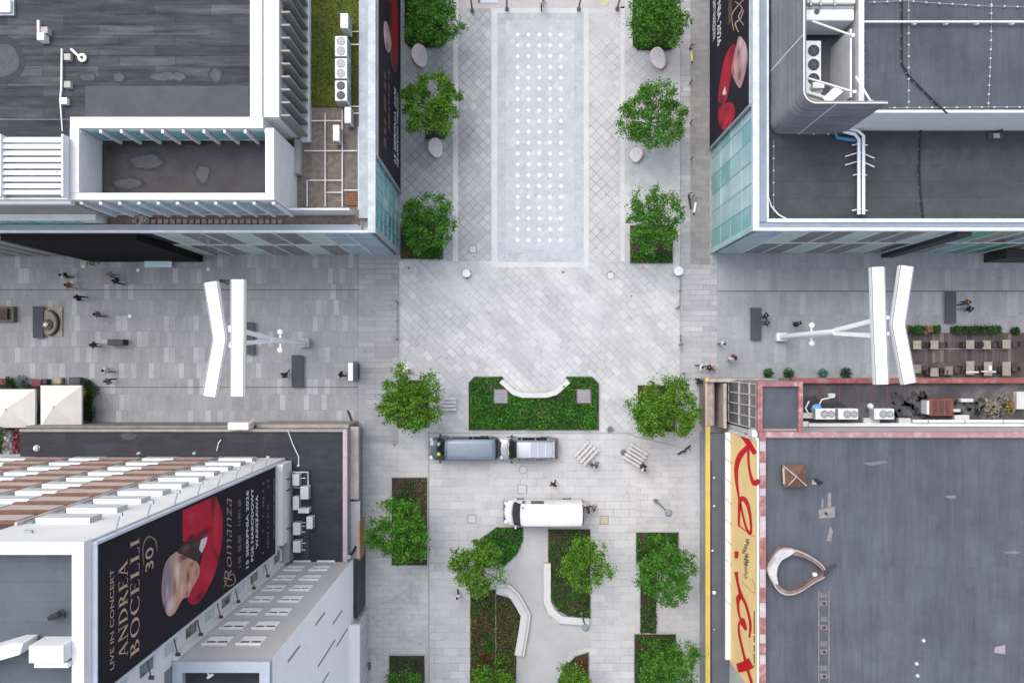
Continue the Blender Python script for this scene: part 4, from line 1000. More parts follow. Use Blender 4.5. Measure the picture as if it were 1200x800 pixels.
# ================================================================ CINEMA (bottom right)
rx = thing('cinema_building', 'flat blue-grey roofed cinema building with red copings at the bottom right', 'building', (38,-25,0))
H8 = 8.5; RXW = 245*55/800.0        # west wall plane
RXN = gy(506.5,H8)
k8 = (HC-H8)/FP
part(MB().box(RXW+.02, -60, 0, 80, RXN-.02, Z(8.2)), 'wall', mat('cinema_wall', (.55,.55,.54), .8, .1, .8, stain=((.4,.4,.4),.7,.4)), rx)
part(MB().box(RXW+.46, -60, Z(8.201), 80, RXN-.42, Z(8.26)), 'roof', FELT_BR, rx)
part(MB().box(RXW+.0, -60, Z(8.201), RXW+.45, RXN+.03, Z(8.52)), 'west_coping', PINK, rx)
part(MB().box(RXW+.452, RXN-.34, Z(8.201), 80, RXN+.03, Z(8.5)), 'north_coping', mat('pale_pink_coping', (.38,.20,.205), .8, .2, 1.6, stain=((.46,.39,.39), 1.4, .6)), rx)
rng = random.Random(4); y = RXN-.6
while y > -25:
    l = rng.uniform(.4,1.5); part(MB().box(RXW+.03, y-l, Z(8.521), RXW+.42, y, Z(8.53)), 'coping_sheet', mat('coping_white_sheet', (.44,.40,.42), .6, .2, 2), rx); y -= l+rng.uniform(.6,2.6)
# lower north section
YN = gy(444,4.5)
part(MB().box(gx(940,4.5), RXN+.0, 0, 80, YN-.02, Z(4.2)), 'north_wing', mat('wing_wall', (.33,.30,.28), .8, .15, 1), rx)
part(MB().box(gx(940,4.5), RXN+.04, Z(4.201), 80, YN-.32, Z(4.25)), 'north_wing_roof', mat('wing_felt', (.075,.072,.078), .9, .3, .5, 12, stain=((.14,.13,.12), .5, .6)), rx)
part(MB().box(gx(930,4.8), YN-.30, Z(4.0), 80, YN+.06, Z(4.62)), 'red_coping', RED, rx)
part(MB().box(gx(948,4.8), RXN+.041, Z(4.26), 80, RXN+.30, Z(4.75)), 'pale_kerb', WHITE2, rx)
for a in (958,966,984,1006,1022,1040,1060): part(MB().box(gx(a,4.3)-.03, gy(478,4.3), Z(4.251), gx(a,4.3)+.03, YN-.33, Z(4.262)), 'roof_seam', mat('red_seam', (.16,.06,.055), .8), rx)
# cubic stair head with red frame
H9 = 8.3; cx0, cx1, cy0, cy1 = gx(888,H9), gx(941,H9), gy(505.5,H9), gy(447,H9)
part(MB().box(RXW+.3, RXN+.04, 0, cx1-.02, cy1-.02, Z(8.0)), 'stair_head', mat('wing_wall', (.33,.30,.28), .8, .15, 1), rx)
part(MB().box(cx0+.36, cy0+.2, Z(8.001), cx1-.32, cy1-.36, Z(8.06)), 'stair_head_roof', mat('stair_felt', (.085,.095,.115), .9, .2, .8), rx)
rr = MB(); rr.box(cx0, cy0, Z(8.001), cx0+.34, cy1, Z(8.3)); rr.box(cx1-.3, cy0, Z(8.001), cx1, cy1, Z(8.3)); rr.box(cx0+.342, cy1-.34, Z(8.001), cx1-.302, cy1, Z(8.28))
part(rr, 'stair_head_coping', PINK, rx)
# window lattice wall on its west side
part(MB().box(RXW+.05, cy0+.1, 1.0, RXW+.29, cy1-.1, Z(8.0)), 'lattice_glass', mat('lattice_glass', (.17,.165,.16), .3, .25, 1), rx)
fr = MB()
for k in range(5): y = cy0+.12+(cy1-cy0-.3)*k/4; fr.box(RXW-.03, y-.035, 1.0, RXW+.048, y+.035, Z(8.0))
for h in (1.8,4.3,6.5,7.9): fr.box(RXW-.025, cy0+.1, Z(h)-.035, RXW+.047, cy1-.1, Z(h)+.035)
part(fr, 'lattice_bars', mat('lattice_white', (.58,.58,.57), .6), rx)
part(MB().box(RXW-.3, cy0-.4, Z(7.2), RXW+.29, cy0+.08, Z(8.0)), 'cornice_end', WHITE2, rx)
# annex with yellow edge along the passage
AH = 2.2
ax0, ax1 = gx(836,AH), RXW-.0
part(MB().box(gx(827.5,AH)+.1, -60, 0, RXW+.01, gy(510,AH), Z(2.0)), 'annex', mat('annex_wall', (.40,.40,.41), .8, .12, 1), rx)
part(MB().box(gx(832.5,AH), -60, Z(2.001), RXW+.012, gy(508,AH), Z(2.05)), 'annex_roof', mat('annex_felt', (.105,.115,.135), .9, .14, .5), rx)
part(MB().box(gx(826.7,AH), -60, Z(2.001), gx(832.2,AH), gy(499,AH), Z(2.22)), 'yellow_edge', YELLOW, rx)
part(MB().box(gx(832.4,AH), -60, Z(2.051), gx(834.5,AH), gy(540,AH), Z(2.10)), 'annex_shadow_gap', BLACK, rx)  # black strip painted as the shadow gap behind the yellow edge
part(MB().box(gx(827,AH)+.1, gy(498.5,AH), 0, gx(838,AH), gy(447,AH), Z(2.0)), 'passage_wall', mat('passage_wall', (.30,.25,.23), .85, .3, 2), rx)
part(MB().box(gx(826.7,AH), gy(498.8,AH), Z(2.001), gx(829,AH), gy(446,AH), Z(2.2)), 'yellow_edge', mat('faded_edge', (.5,.44,.33), .7, .2, 2), rx)
part(MB().box(gx(829.2,AH), gy(498.5,AH), Z(2.001), gx(835.5,AH), gy(446,AH), Z(2.12)), 'passage_ledge', mat('passage_ledge', (.36,.30,.28), .85, .3, 2), rx)
part(MB().box(gx(846,AH), gy(501,AH), 0, gx(849.5,AH), gy(449,AH), Z(2.6)), 'passage_wall', mat('pinkish_wall', (.46,.38,.36), .8, .2, 2), rx)
part(MB().box(gx(836,1), gy(500,1), .03, gx(846,1), gy(449,1), .06), 'passage_floor', BLACK, rx)
part(MB().box(gx(849.6,1), gy(500,1), .03, RXW, gy(447,1), 1.2), 'passage_floor', mat('passage_brown', (.15,.13,.12), .9, .3, 1), rx)
part(MB().box(gx(831,2.4), gy(447.5,2.4), .0, gx(905,2.4), gy(443.5,2.4), Z(2.5)), 'front_parapet', mat('front_parapet', (.42,.36,.34), .85, .3, 2), rx)
part(MB().box(gx(826,2.4), gy(447,2.4), Z(2.0)+.3, gx(830.5,2.4), gy(442.5,2.4), Z(2.5)), 'yellow_corner', YELLOW, rx)
for (a,b) in ((836,559),(836,592),(834,644),(836,693),(836,736)):
    o = thing('wall_lamp', {559:'small white lamp uppermost at the dark gap beside the yellow edge',592:'small white lamp second from top at the dark gap beside the yellow edge',644:'small white lamp third from top at the dark gap beside the yellow edge',693:'larger white lamp fourth from top at the dark gap beside the yellow edge',736:'small grey lamp lowest at the dark gap beside the yellow edge'}[b], 'lamp', P(a,b,AH-.1), 0, 'lamps on the annex gutter')
    r = .17 if b == 693 else .09
    MB().ball((0,0,.25),r,n=10,m=6).build('globe', WHITE if b != 736 else GREYM, o, smooth=True); MB().tube([(0,0,0),(0,0,.16)],.04,6).build('stem', DARKM, o)
# roof furniture
o = thing('vent_hood', 'rusty square vent hood with crossed pale braces on the cinema roof', 'vent hood', P(928,556,8.3), rad(3))
MB().box(-.72,-.68,0,.72,.68,.55).build('body', mat('rust_body', (.09,.05,.035), .8, .25, 3), o)
q = MB(); q.add([(-.8,-.76,.56),(.8,-.76,.56),(.8,.76,.56),(-.8,.76,.56),(0,0,.95)],[(0,1,4),(1,2,4),(2,3,4),(3,0,4),(3,2,1,0)]); q.build('hood', mat('rust_roof', (.125,.066,.045), .75, .3, 3), o)
q = MB(); q.bar((-.78,.74,.60),(.78,-.74,.60+.0),.08,.05) if False else None
q.bar((-.76,.72,.61),(0,0,.99),.08,.04); q.bar((0,0,.985),(.76,-.72,.605),.08,.04); q.bar((-.5,-.6,.70),(0,0,.98),.08,.04); q.bar((-.76,.6,.62),(-.76,-.5,.62),.14,.05)
q.build('braces', mat('brace_pale', (.40,.33,.30), .7), o)
o = thing('roof_wall_ring', 'pear-shaped pale masonry ring standing on the cinema roof', 'roof structure', P(930,671,8.3))
outer = [(899,668),(903,655),(914,643),(927,642),(944,648),(960,658),(967,667),(966,676),(955,682),(940,692),(926,697),(914,694),(906,684)]
inner = [(911,672),(913,662),(919,654),(929,650.5),(943,653.5),(957,661.5),(963.5,668.5),(962.5,673.5),(952,679),(938,689),(926,692),(917,689),(912,682)]
def sm(L, n=4):
    out=[]; m=len(L)
    for i in range(m):
        p0,p1,p2,p3=L[i-1],L[i],L[(i+1)%m],L[(i+2)%m]
        for k in range(n):
            t=k/n; out.append(tuple(.5*((2*b)+(-a+c)*t+(2*a-5*b+4*c-d)*t*t+(-a+3*b-3*c+d)*t**3) for a,b,c,d in zip(p0,p1,p2,p3)))
    return out
outer, inner = sm(outer), sm(inner)
A = [(gx(a,8.8),gy(b,8.8)) for a,b in outer]; B = [(gx(a,8.8),gy(b,8.8)) for a,b in inner]
def ringmesh(z0,z1,A,B):
    mb = MB(); n = len(A)
    vs = [(p[0],p[1],z) for z in (z0,z1) for p in A] + [(p[0],p[1],z) for z in (z0,z1) for p in B]
    fs = []
    for i in range(n):
        j=(i+1)%n
        fs += [(i,j,n+j,n+i),(2*n+j,2*n+i,3*n+i,3*n+j),(n+i,n+j,3*n+j,3*n+i),(i,2*n+i,2*n+j,j)]
    mb.add(vs,fs); bm = bmesh.new(); return mb
part(ringmesh(Z(8.261),Z(8.8),A,B), 'wall', mat('ring_wall', (.20,.135,.125), .85, .3, 2, stain=((.28,.24,.24), 1.2, .6)), o)
sc = lambda L,f: [(x, y) for x,y in L]
part(ringmesh(Z(8.8)+.002,Z(8.8)+.07,sc(A,1.0),[((a[0]*.7+b[0]*.3),(a[1]*.7+b[1]*.3)) for a,b in zip(A,B)]), 'flashing', mat('ring_flashing', (.42,.34,.33), .6, .2, 2, stain=((.30,.18,.16), 1.5, .7)), o)
part(MB().prism([(gx(a,8.85),gy(b,8.85)) for a,b in ((900,668),(904,656),(914,644.5),(926,643.5),(932,646),(925,651),(916,656),(911,664),(910,674),(912,684),(908,684),(903,676))],Z(8.8)+.071,Z(8.8)+.10),'white_cap',mat('ring_cap',(.50,.495,.51),.6,.15,2,stain=((.38,.36,.37),1.6,.5)),o)
MB().lathe([(.17,0),(.17,.25),(.1,.33)],(gx(955,8.4)-wm(o).translation.x, gy(673,8.4)-wm(o).translation.y,.0),12).build('vent_cap', WHITE, o)
part(MB().tube([P(966,670,8.9),P(979,662,8.5)],.1,8),'dark_pipe',DARKM,o); part(MB().tube([P(966,674,8.9),P(972,668,8.6)],.08,8),'dark_pipe',DARKM,o)
part(MB().box(*P(917,641,8.3),*(P(925,645.5,8.3)+Vector((0,0,.6)))),'bracket_box',DARKM,o)
part(MB().bar(P(902,664,8.95),P(908,653,8.95),.1,.06),'groove',GREYM,o)
o = thing('roof_pipe', 'short black pipe lying by the vent hood on the cinema roof', 'roof pipe', P(958,564,8.3)); part(MB().tube([P(955,562,8.4),P(963,566,8.4)],.12,8),'pipe',BLACK,o); part(MB().obox(P(954,565,8.3),(.3,.3,.1)),'base',mat('pale_mortar',(.36,.33,.32),.9),o)
MORT = mat('mortar_strip', (.19,.17,.172), .95, .25, 3); MORTP = mat('mortar_patch', (.24,.225,.228), .95, .3, 3)
o = thing('patched_opening', 'pale mortar patch with spilled streaks in the middle of the cinema roof', 'roof patch', P(969,602,8.27))
for poly in ([(959,597),(979,593),(978,606),(960,607)],[(970,578),(974,577),(974,593),(970,595)],[(973,616),(976,622),(974,634),(969,633)],[(963,586),(965,584),(965,594),(963,595)]):
    part(MB().prism([(gx(a,8.27),gy(b,8.27)) for a,b in poly],Z(8.261),Z(8.27)),'mortar',MORTP,o)
part(MB().lathe([(.1,0),(.1,.03)],P(968,601.5,8.28),10),'hole',BLACK,o)
o = thing('capped_channel', 'long pale-edged channel with square hatches running to the bottom of the cinema roof', 'roof channel', P(965,760,8.27))
for a in (959.5,971.5): part(MB().box(gx(a,8.3)-.05, gy(830,8.3), Z(8.261), gx(a,8.3)+.05, gy(692,8.3), Z(8.29)),'edge',MORT,o)
for k in range(13):
    b = 694+k*9.5; part(MB().box(gx(961,8.3), gy(b+6,8.3), Z(8.261), gx(970,8.3), gy(b,8.3), Z(8.272)),'hatch',[mat('hatch_grey',(.15,.15,.165),.9,.2,3),MORT,mat('hatch_dark',(.085,.09,.1),.9,.2,3)][(k*7)%3],o)
    if k%3==1: part(MB().lathe([(.1,0),(.1,.02)],P(966,b+3,8.28),8),'hole',BLACK,o)
o = thing('roof_patch', 'small pale square patch at the right of the cinema roof', 'roof patch', P(1172,761,8.27)); part(MB().prism([(gx(a,8.27),gy(b,8.27)) for a,b in ((1166,758),(1178,755),(1178,766),(1165,764))],Z(8.261),Z(8.272)),'mortar',mat('patch_lilac',(.30,.285,.31),.9,.15,3),o)
for i,(a,b,lab) in enumerate(((1074,777,'tiny white stub upper of the pair at the bottom of the cinema roof'),(1075,791,'tiny white stub lower of the pair at the bottom of the cinema roof'),(1082,750,'tiny white stub alone in the middle of the cinema roof'))):
    o = thing('roof_stub', lab, 'roof vent', P(a,b,8.26)); MB().lathe([(.09,0),(.07,.15)],(0,0,0),8).build('cap',WHITE2,o); MB().lathe([(.14,0),(.14,.02)],(0,0,.001),8).build('flange',GREYM,o)
SP = mat('bleached_felt', (.155,.17,.195), .9, .2, 3)
o = thing('bleached_stain', 'pale bleached streaks on the upper half of the cinema roof', 'roof stain', P(1026,543,8.27))
for i,(a,b,rx_,ry_) in enumerate(((1026,543,11,2.2),(1034,541,6,1.6),(1115,582,6,1.8),(1186,647,9,1.6))):
    c = P(a,b,8.27); k_=(HC-8.27)/FP; part(MB().prism(blob(c.x,c.y,rx_*k_,ry_*k_,None,22,.8,i*2.3),Z(8.261),Z(8.264)+.0008*i),'streak',SP,o)
# plant on the north wing
zw = Z(4.26)
for i,(a,lab) in enumerate(((970.5,'left twin-fan unit on the red-coped roof strip'),(997.5,'middle twin-fan unit on the red-coped roof strip'),(1040,'right twin-fan unit on the red-coped roof strip'))):
    c = P(a,485.5,5.6); c.z = zw
    ac_unit('air_conditioner', lab, c, 1.45, .78, 1.15, [(.02,0,.29),(.46,0,.23)] if False else [(-.08,0,.29),(.42,0,.26)], group='units on the red-coped roof strip')
BW = mat('box_white', (.58,.58,.56), .6, .1, 2)
for (a,b,sx,sy,sz,lab,m) in ((946,487,.95,.4,.5,'white flat box at the left end of the red-coped roof strip',BW),(976,463,.5,.26,.4,'small white box above the left unit of the roof strip',BW),(1022,493,1.2,.42,.5,'long beige box between the middle and right roof units',BW),(1061,493,.9,.4,.5,'white box right of the right roof unit',BW),(945,497,.45,.4,.4,'small white block at the foot of the pink kerb',WHITE),(1134,469,.95,.26,.5,'long white box right of the rusty box',BW),(1122,481,.65,.22,.4,'short white box touching the rusty box',BW),(1128,489,1.1,.36,.5,'white box near the pale kerb',BW),(1196,469,.6,1.3,.6,'tall white casing at the right picture edge',BW)):
    c = P(a,b,4.7); c.z = zw; o = thing('service_box', lab, 'service box', c)
    MB().box(-sx/2,-sy/2,.08,sx/2,sy/2,sz).build('casing',m,o,bevel=.03); MB().box(-sx*.4,-sy*.4,0,sx*.4,sy*.4,.078).build('base',DARKM,o)
o = thing('rusty_tank', 'rusty red box with a white end beside the roof strip clutter', 'tank', Vector((*P(1103,477,4.9)[:2],zw)))
MB().box(-.95,-.62,0,.85,.62,.9).build('body', mat('rusty_red', (.22,.065,.045), .8, .3, 2.5, stain=((.09,.05,.045),.9,.7)), o, bevel=.02); MB().box(-1.12,-.5,.02,-.96,.5,.95).build('end_plate', WHITE2, o)
q = MB()
for k in range(3): q.box(-.6+k*.45,-.5,.901,-.35+k*.45,.5,.96)
q.build('ribs', mat('rib_dark',(.10,.05,.045),.8), o)
o = thing('clutter_hoses', 'dark hoses and a blue rag at the left end of the roof strip', 'hoses', Vector((*P(955,475,4.5)[:2],zw)))
part(MB().tube([P(948,470,4.6),P(944,478,4.6),P(947,484,4.7),P(955,487,4.7)],.06,6),'hose',ACW,o)
part(MB().tube([P(960,474,4.7),P(963,468,4.8),P(972,466,4.8),P(978,465,4.8)],.05,6),'hose',ACW,o)
part(MB().ball(P(957,477,4.5),.35,1.1,.7,.5,10,6),'rag',plain('blue_rag',(.10,.30,.55),.7),o)
for poly in ([(944,466),(956,464),(962,470),(955,480),(945,480)],[(963,472),(985,470),(992,477),(963,477)]):
    part(MB().prism([(gx(a,4.27),gy(b,4.27)) for a,b in poly],zw+.002,zw+.06),'black_sheet',BLACK,o)
part(MB().lathe([(.2,0),(.22,.3),(.12,.45)],P(1018.5,475.5,4.35),12),'globe_vent',WHITE,o)
o = thing('roof_debris', 'heap of dark debris and bitumen scraps on the roof strip', 'debris', Vector((*P(1070,475,4.3)[:2],zw)))
rng = random.Random(21); q = MB()
for _ in range(60): q.obox(Vector((*P(rng.uniform(1046,1092),rng.uniform(460,490),4.27)[:2], zw+.04)),(rng.uniform(.1,.5),rng.uniform(.08,.35),.07),rng.random()*3)
part(q,'dark_scraps',mat('scrap_dark',(.04,.04,.045),.9,.3,3),o)
q = MB()
for _ in range(36): q.obox(Vector((*P(rng.uniform(1105,1178),rng.uniform(466,489),4.27)[:2], zw+.05)),(rng.uniform(.2,.8),rng.uniform(.08,.3),.09),rng.random()*3)
part(q,'dark_scraps',BLACK,o)
o = thing('straw_heap', 'yellowish dry heap on the roof strip right of the white boxes', 'debris', Vector((*P(1162,475,4.3)[:2],zw)))
q = MB()
for _ in range(260):
    a = rng.gauss(0,.55); b = rng.gauss(0,.38); leaf(q, Vector((a,b,.05+max(0,.3-abs(a)*.25)*rng.random())),.45,.05,rng,.6)
q.build('straw', leafmat('straw',(.18,.16,.11),(.28,.26,.19),(.4,.38,.3),.1), o)
q = MB()
for _ in range(60): leaf(q, Vector((1.3+rng.gauss(0,.22),rng.gauss(0,.3),.05+.4*rng.random())),.3,.12,rng,.6)
q.build('leaves', leafmat('dry_leaf',(.13,.09,.03),(.2,.14,.04),(.3,.2,.06),.1), o)
o = thing('white_pipe_run', 'white insulated pipe along the pale kerb of the roof strip', 'pipe', P(1150,493,4.5)); part(MB().tube([P(1069,493.5,4.8),P(1260,493.5,4.8)],.13,8),'pipe',ACW,o)
for a in (1087,1130,1175): part(MB().lathe([(.15,-.04),(.15,.04)],P(a,493.5,4.8),10,'X'),'collar',GREYM,o)
# ================================================================ BANNERS
BANK = mat('banner_black', (.016,.013,.022), .7, .10, .8, spec=.15); GOLD = plain('banner_gold', (.45,.33,.23), .6); BWHITE = plain('banner_white', (.75,.74,.74), .6)
BRED = mat('banner_red', (.45,.012,.035), .55, .12, .8); FACE = plain('portrait_skin', (.62,.36,.27), .6); HAIRG = plain('portrait_hair', (.30,.25,.31), .6); HAIRD = plain('portrait_hair_dark', (.10,.06,.06), .6); FACEL = plain('portrait_light', (.72,.60,.62), .6)
class Wall:
    def __init__(s, x, sgn): s.x = x; s.n = sgn      # wall plane X = x facing sgn along X
    def yz(s, px, py):
        k = s.x/(px-CX); return ((CY-py)*k, (HC-FP*k)*VZ)
    def p(s, y, z, off): return (s.x+s.n*off, y, z)
    def poly(s, mb, pts, off):
        q = [s.yz(*a) for a in pts]; n = len(q)
        a = sum(q[i][0]*q[(i+1)%n][1]-q[(i+1)%n][0]*q[i][1] for i in range(n))
        if a*s.n < 0: q = q[::-1]
        mb.add([s.p(y,z,off) for y,z in q], [tuple(range(n))])
    def stroke(s, mb, pts, off, steps=6):            # pts: (px,py,width px)
        C = []
        n = len(pts)
        for i in range(n-1):
            p0,p1,p2,p3 = pts[max(i-1,0)],pts[i],pts[i+1],pts[min(i+2,n-1)]
            for k in range(steps):
                t = k/steps
                C.append(tuple(.5*((2*b)+(-a+c)*t+(2*a-5*b+4*c-d)*t*t+(-a+3*b-3*c+d)*t**3) for a,b,c,d in zip(p0,p1,p2,p3)))
        C.append(pts[-1]); L = []; R_ = []
        for i,c in enumerate(C):
            a,b = C[max(i-1,0)],C[min(i+1,len(C)-1)]
            dx,dy = b[0]-a[0],b[1]-a[1]; l = math.hypot(dx,dy) or 1
            w = max(c[2],.2)/2; nx,ny = -dy/l*w,dx/l*w
            L.append(s.yz(c[0]+nx,c[1]+ny)); R_.append(s.yz(c[0]-nx,c[1]-ny))
        vs = [s.p(y,z,off) for y,z in L]+[s.p(y,z,off) for y,z in R_]; m = len(C)
        mb.add(vs, [(i,i+1,m+i+1,m+i) for i in range(m-1)])
    def fitmesh(s, V, F, y0, y1, z0, z1, off):        # map unit-plane (u right, v up) mesh into the rectangle
        us = [v[0] for v in V]; vs_ = [v[1] for v in V]; a,b,c,d = min(us),max(us),min(vs_),max(vs_)
        left, right = (y0,y1) if s.n > 0 else (y1,y0)
        return [s.p(left+(v[0]-a)/(b-a)*(right-left), z0+(v[1]-c)/(d-c)*(z1-z0), off) for v in V], F
def font_mesh(txt, shear=0.0, bold=0.0):
    cu = bpy.data.curves.new('lettering','FONT'); cu.body = txt; cu.shear = shear; cu.offset = bold; cu.resolution_u = 3
    o = bpy.data.objects.new('lettering', cu); COL.objects.link(o)
    dg = bpy.context.evaluated_depsgraph_get(); me = bpy.data.meshes.new_from_object(o.evaluated_get(dg))
    V = [tuple(v.co) for v in me.vertices]; F = [tuple(p.vertices) for p in me.polygons]
    bpy.data.objects.remove(o); bpy.data.curves.remove(cu); bpy.data.meshes.remove(me)
    return V, F
# roman capitals with thick and thin strokes
def bar2(x0,y0,x1,y1,w): 
    dx,dy=x1-x0,y1-y0; l=math.hypot(dx,dy); nx,ny=-dy/l*w/2,dx/l*w/2
    return [(x0+nx,y0+ny),(x0-nx,y0-ny),(x1-nx,y1-ny),(x1+nx,y1+ny)]
T, t_ = .15, .06
def serif(x,y,w=.26): return [(x-w/2,y),(x+w/2,y),(x+w/2,y+t_),(x-w/2,y+t_)]
def arcs(cx,cy,rx,ry,a0,a1,thick,thin,n=14):
    out=[]
    for i in range(n):
        q=[]
        for a in (a0+(a1-a0)*i/n, a0+(a1-a0)*(i+1)/n):
            w = thin+(thick-thin)*abs(math.cos(a)); q.append(((cx+rx*math.cos(a),cy+ry*math.sin(a)),(cx+(rx-w)*math.cos(a),cy+(ry-thin)*math.sin(a))))
        out.append([q[0][0],q[1][0],q[1][1],q[0][1]])
    return out
def I_(x): return [[(x-T/2,0),(x+T/2,0),(x+T/2,1),(x-T/2,1)], serif(x,0), serif(x,.94)]
GL = {'I': (.3, I_(.15)), 'L': (.62, I_(.15)+[[(.15,0),(.58,0),(.58,t_),(.15,t_)],[(.53,0),(.58,0),(.58,.24),(.55,.24)]]),
 'E': (.62, I_(.15)+[[(.15,0),(.56,0),(.56,t_),(.15,t_)],[(.15,.94),(.54,.94),(.54,1),(.15,1)],[(.15,.49),(.45,.49),(.45,.54),(.15,.54)],[(.51,0),(.56,0),(.56,.2),(.54,.2)],[(.50,.8),(.54,.8),(.54,1),(.5,1)]]),
 'A': (.85, [bar2(.08,0,.42,1,t_),bar2(.40,1,.74,0,T),[(.2,.32),(.62,.32),(.62,.37),(.2,.37)],serif(.08,0,.22),serif(.74,0,.26)]),
 'N': (.88, [bar2(.14,0,.14,1,t_),bar2(.74,0,.74,1,t_),bar2(.14,1,.74,0,T),serif(.14,0,.24),serif(.74,.94,.24)]),
 'D': (.85, I_(.15)+arcs(.15,.5,.64,.5,-math.pi/2,math.pi/2,T,t_)),
 'B': (.7, I_(.15)+arcs(.2,.76,.34,.24,-math.pi/2,math.pi/2,T,t_)+arcs(.2,.27,.42,.27,-math.pi/2,math.pi/2,T,t_)),
 'R': (.8, I_(.15)+arcs(.2,.74,.36,.26,-math.pi/2,math.pi/2,T,t_)+[bar2(.33,.5,.72,0,T)]),
 'O': (.9, arcs(.43,.5,.42,.5,0,2*math.pi,T,t_,24)), 'C': (.8, arcs(.43,.5,.42,.5,.7,2*math.pi-.7,T,t_,20)+[[(.70,.72),(.75,.72),(.75,.95),(.72,.95)]])}
def roman(txt):
    V=[];F=[];x=0
    for ch in txt:
        w,polys = GL[ch]
        for p in polys:
            a = sum(p[i][0]*p[(i+1)%len(p)][1]-p[(i+1)%len(p)][0]*p[i][1] for i in range(len(p)))
            if a<0: p=p[::-1]
            o=len(V); V+=[(x+q[0],q[1]) for q in p]; F.append(tuple(range(o,o+len(p))))
        x+=w+.07
    return V,F
def put(root, wall, VF, y0,y1,z0,z1,m,off=.02,name='lettering'):
    V,F = wall.fitmesh(*VF,y0,y1,z0,z1,off)
    if wall.n < 0: pass
    return part(MB().add(V,F), name, m, root)
def ticks(root, wall, y0,y1,z0,z1,m,rng,off=.02,n=40,dens=.7):
    mb = MB()
    for i in range(n):
        if rng.random()>dens: continue
        a = y0+(y1-y0)*(i+.15)/n; b = y0+(y1-y0)*(i+.7)/n; zz = z0+(z1-z0)*rng.uniform(0,.25)
        mb.add([wall.p(a,zz,off),wall.p(b,zz,off),wall.p(b,z1,off),wall.p(a,z1,off)],[(0,1,2,3)])
    return part(mb,'small_print',m,root)
def print_mat(name, wall, base, blobs, var=.08):
    m, t, b = nt(name)
    g = N(t, 'NewGeometry'); sp = N(t, 'SeparateXYZ'); t.links.new(g.outputs['Position'], sp.inputs[0])
    c = mixc(t, 'MULTIPLY', 1.0, base, ramp(t, gnoise(t, 2.0, 3, .5), [(.3, 1-var), (.7, 1+var)]))
    def mth(op, a, b_, cl=False):
        n = t.nodes.new('ShaderNodeMath'); n.operation = op; n.use_clamp = cl
        for i, v in enumerate((a, b_)):
            if isinstance(v, (int, float)): n.inputs[i].default_value = v
            else: t.links.new(v, n.inputs[i])
        return n.outputs[0]
    for (px, py, rx_, ry_, ang, col, soft) in blobs:      # centre, radii in picture px, tilt, colour, edge softness
        y0, z0 = wall.yz(px, py); y1, z1 = wall.yz(px+1, py); y2, z2 = wall.yz(px, py+1)
        sz = abs(z1-z0)*rx_; sy = abs(y2-y0)*ry_
        dy = mth('SUBTRACT', sp.outputs[1], y0); dz = mth('SUBTRACT', sp.outputs[2], z0)
        # undo the skew of the projected picture axes
        ky = abs(y2-y0); kz = abs(z1-z0)
        u = mth('MULTIPLY', dz, wall.n*(-1)/kz*(-1) if False else 1/kz); v = mth('MULTIPLY', dy, 1/ky)
        ca, sa = math.cos(rad(ang)), math.sin(rad(ang))
        a = mth('DIVIDE', mth('ADD', mth('MULTIPLY', u, ca), mth('MULTIPLY', v, sa)), rx_); e = mth('DIVIDE', mth('ADD', mth('MULTIPLY', u, -sa), mth('MULTIPLY', v, ca)), ry_)
        r2 = mth('POWER', mth('ADD', mth('MULTIPLY', a, a), mth('MULTIPLY', e, e)), .5)
        f = mth('DIVIDE', mth('SUBTRACT', 1.0, r2), soft, True)
        c = mixc(t, 'MIX', f, c, col)
    t.links.new(c, b.inputs['Base Color']); b.inputs['Roughness'].default_value = .6; b.inputs['Specular IOR Level'].default_value = .2
    MATS[name] = m; return m
WT = Wall(-16.80, 1)
bn = thing('advertising_banner', 'huge black concert banner with gold lettering and a red-jacketed portrait on the pale tower', 'banner', (-16.8,-10.3,Z(17)))
bz0,bz1,by0,by1 = Z(6.5),Z(27.42),-13.5,-7.33
part(MB().box(-16.90,by0,bz0,-16.802,by1,bz1),'panel',BANK,bn)
fr = MB()
for y in (by0-.12,by1+.0): fr.box(-16.94,y,bz0-.1,-16.72,y+.12,bz1+.12)
fr.box(-16.94,by0,bz1,-16.725,by1,bz1+.1); fr.box(-16.94,by0,bz0-.1,-16.725,by1,bz0)
part(fr,'frame',mat('banner_frame', (.52,.56,.62), .5, .1, 2),bn)
rng = random.Random(2)
put(bn,WT,font_mesh('LIVE IN CONCERT',0,.0),-12.85,-8.65,Z(26.22),Z(26.50),GOLD)
put(bn,WT,roman('ANDREA'),-12.75,-8.55,Z(25.15),Z(25.92),GOLD)
put(bn,WT,roman('BOCELLI'),-12.97,-7.87,Z(24.25),Z(25.0),GOLD)
put(bn,WT,font_mesh('30'),-9.6,-8.55,Z(23.05),Z(23.75),GOLD)
q = MB(); WT.stroke(q,[(168,662,1),(167,640,1.2),(173,629,2.2),(181,632,2),(184,645,1)],.02); part(q,'flourish',plain('banner_bronze',(.2,.13,.09),.6),bn)
def CR(L): return [(110+a/3.078,540+b/3.078) for a,b in L]
RD,RDD,RDL=(.42,.008,.035),(.10,.004,.018),(.55,.02,.06)
def cb(L): return [(110+x/3.078,540+y/3.078,rx_/3.078,ry_/3.078,an,c,so_) for x,y,rx_,ry_,an,c,so_ in L]
JM = print_mat('print_jacket', WT, RD, cb([(430,150,14,70,0,RDD,.9),(395,258,45,16,0,RDD,.8),(440,260,12,110,0,RDL,.9),(350,200,24,30,0,RDL,.9),(418,420,22,60,-25,RDL,.9),(452,360,12,90,-20,RDD,.9),(380,490,26,24,0,RDD,.9),(350,275,22,12,0,RDD,.7)]))
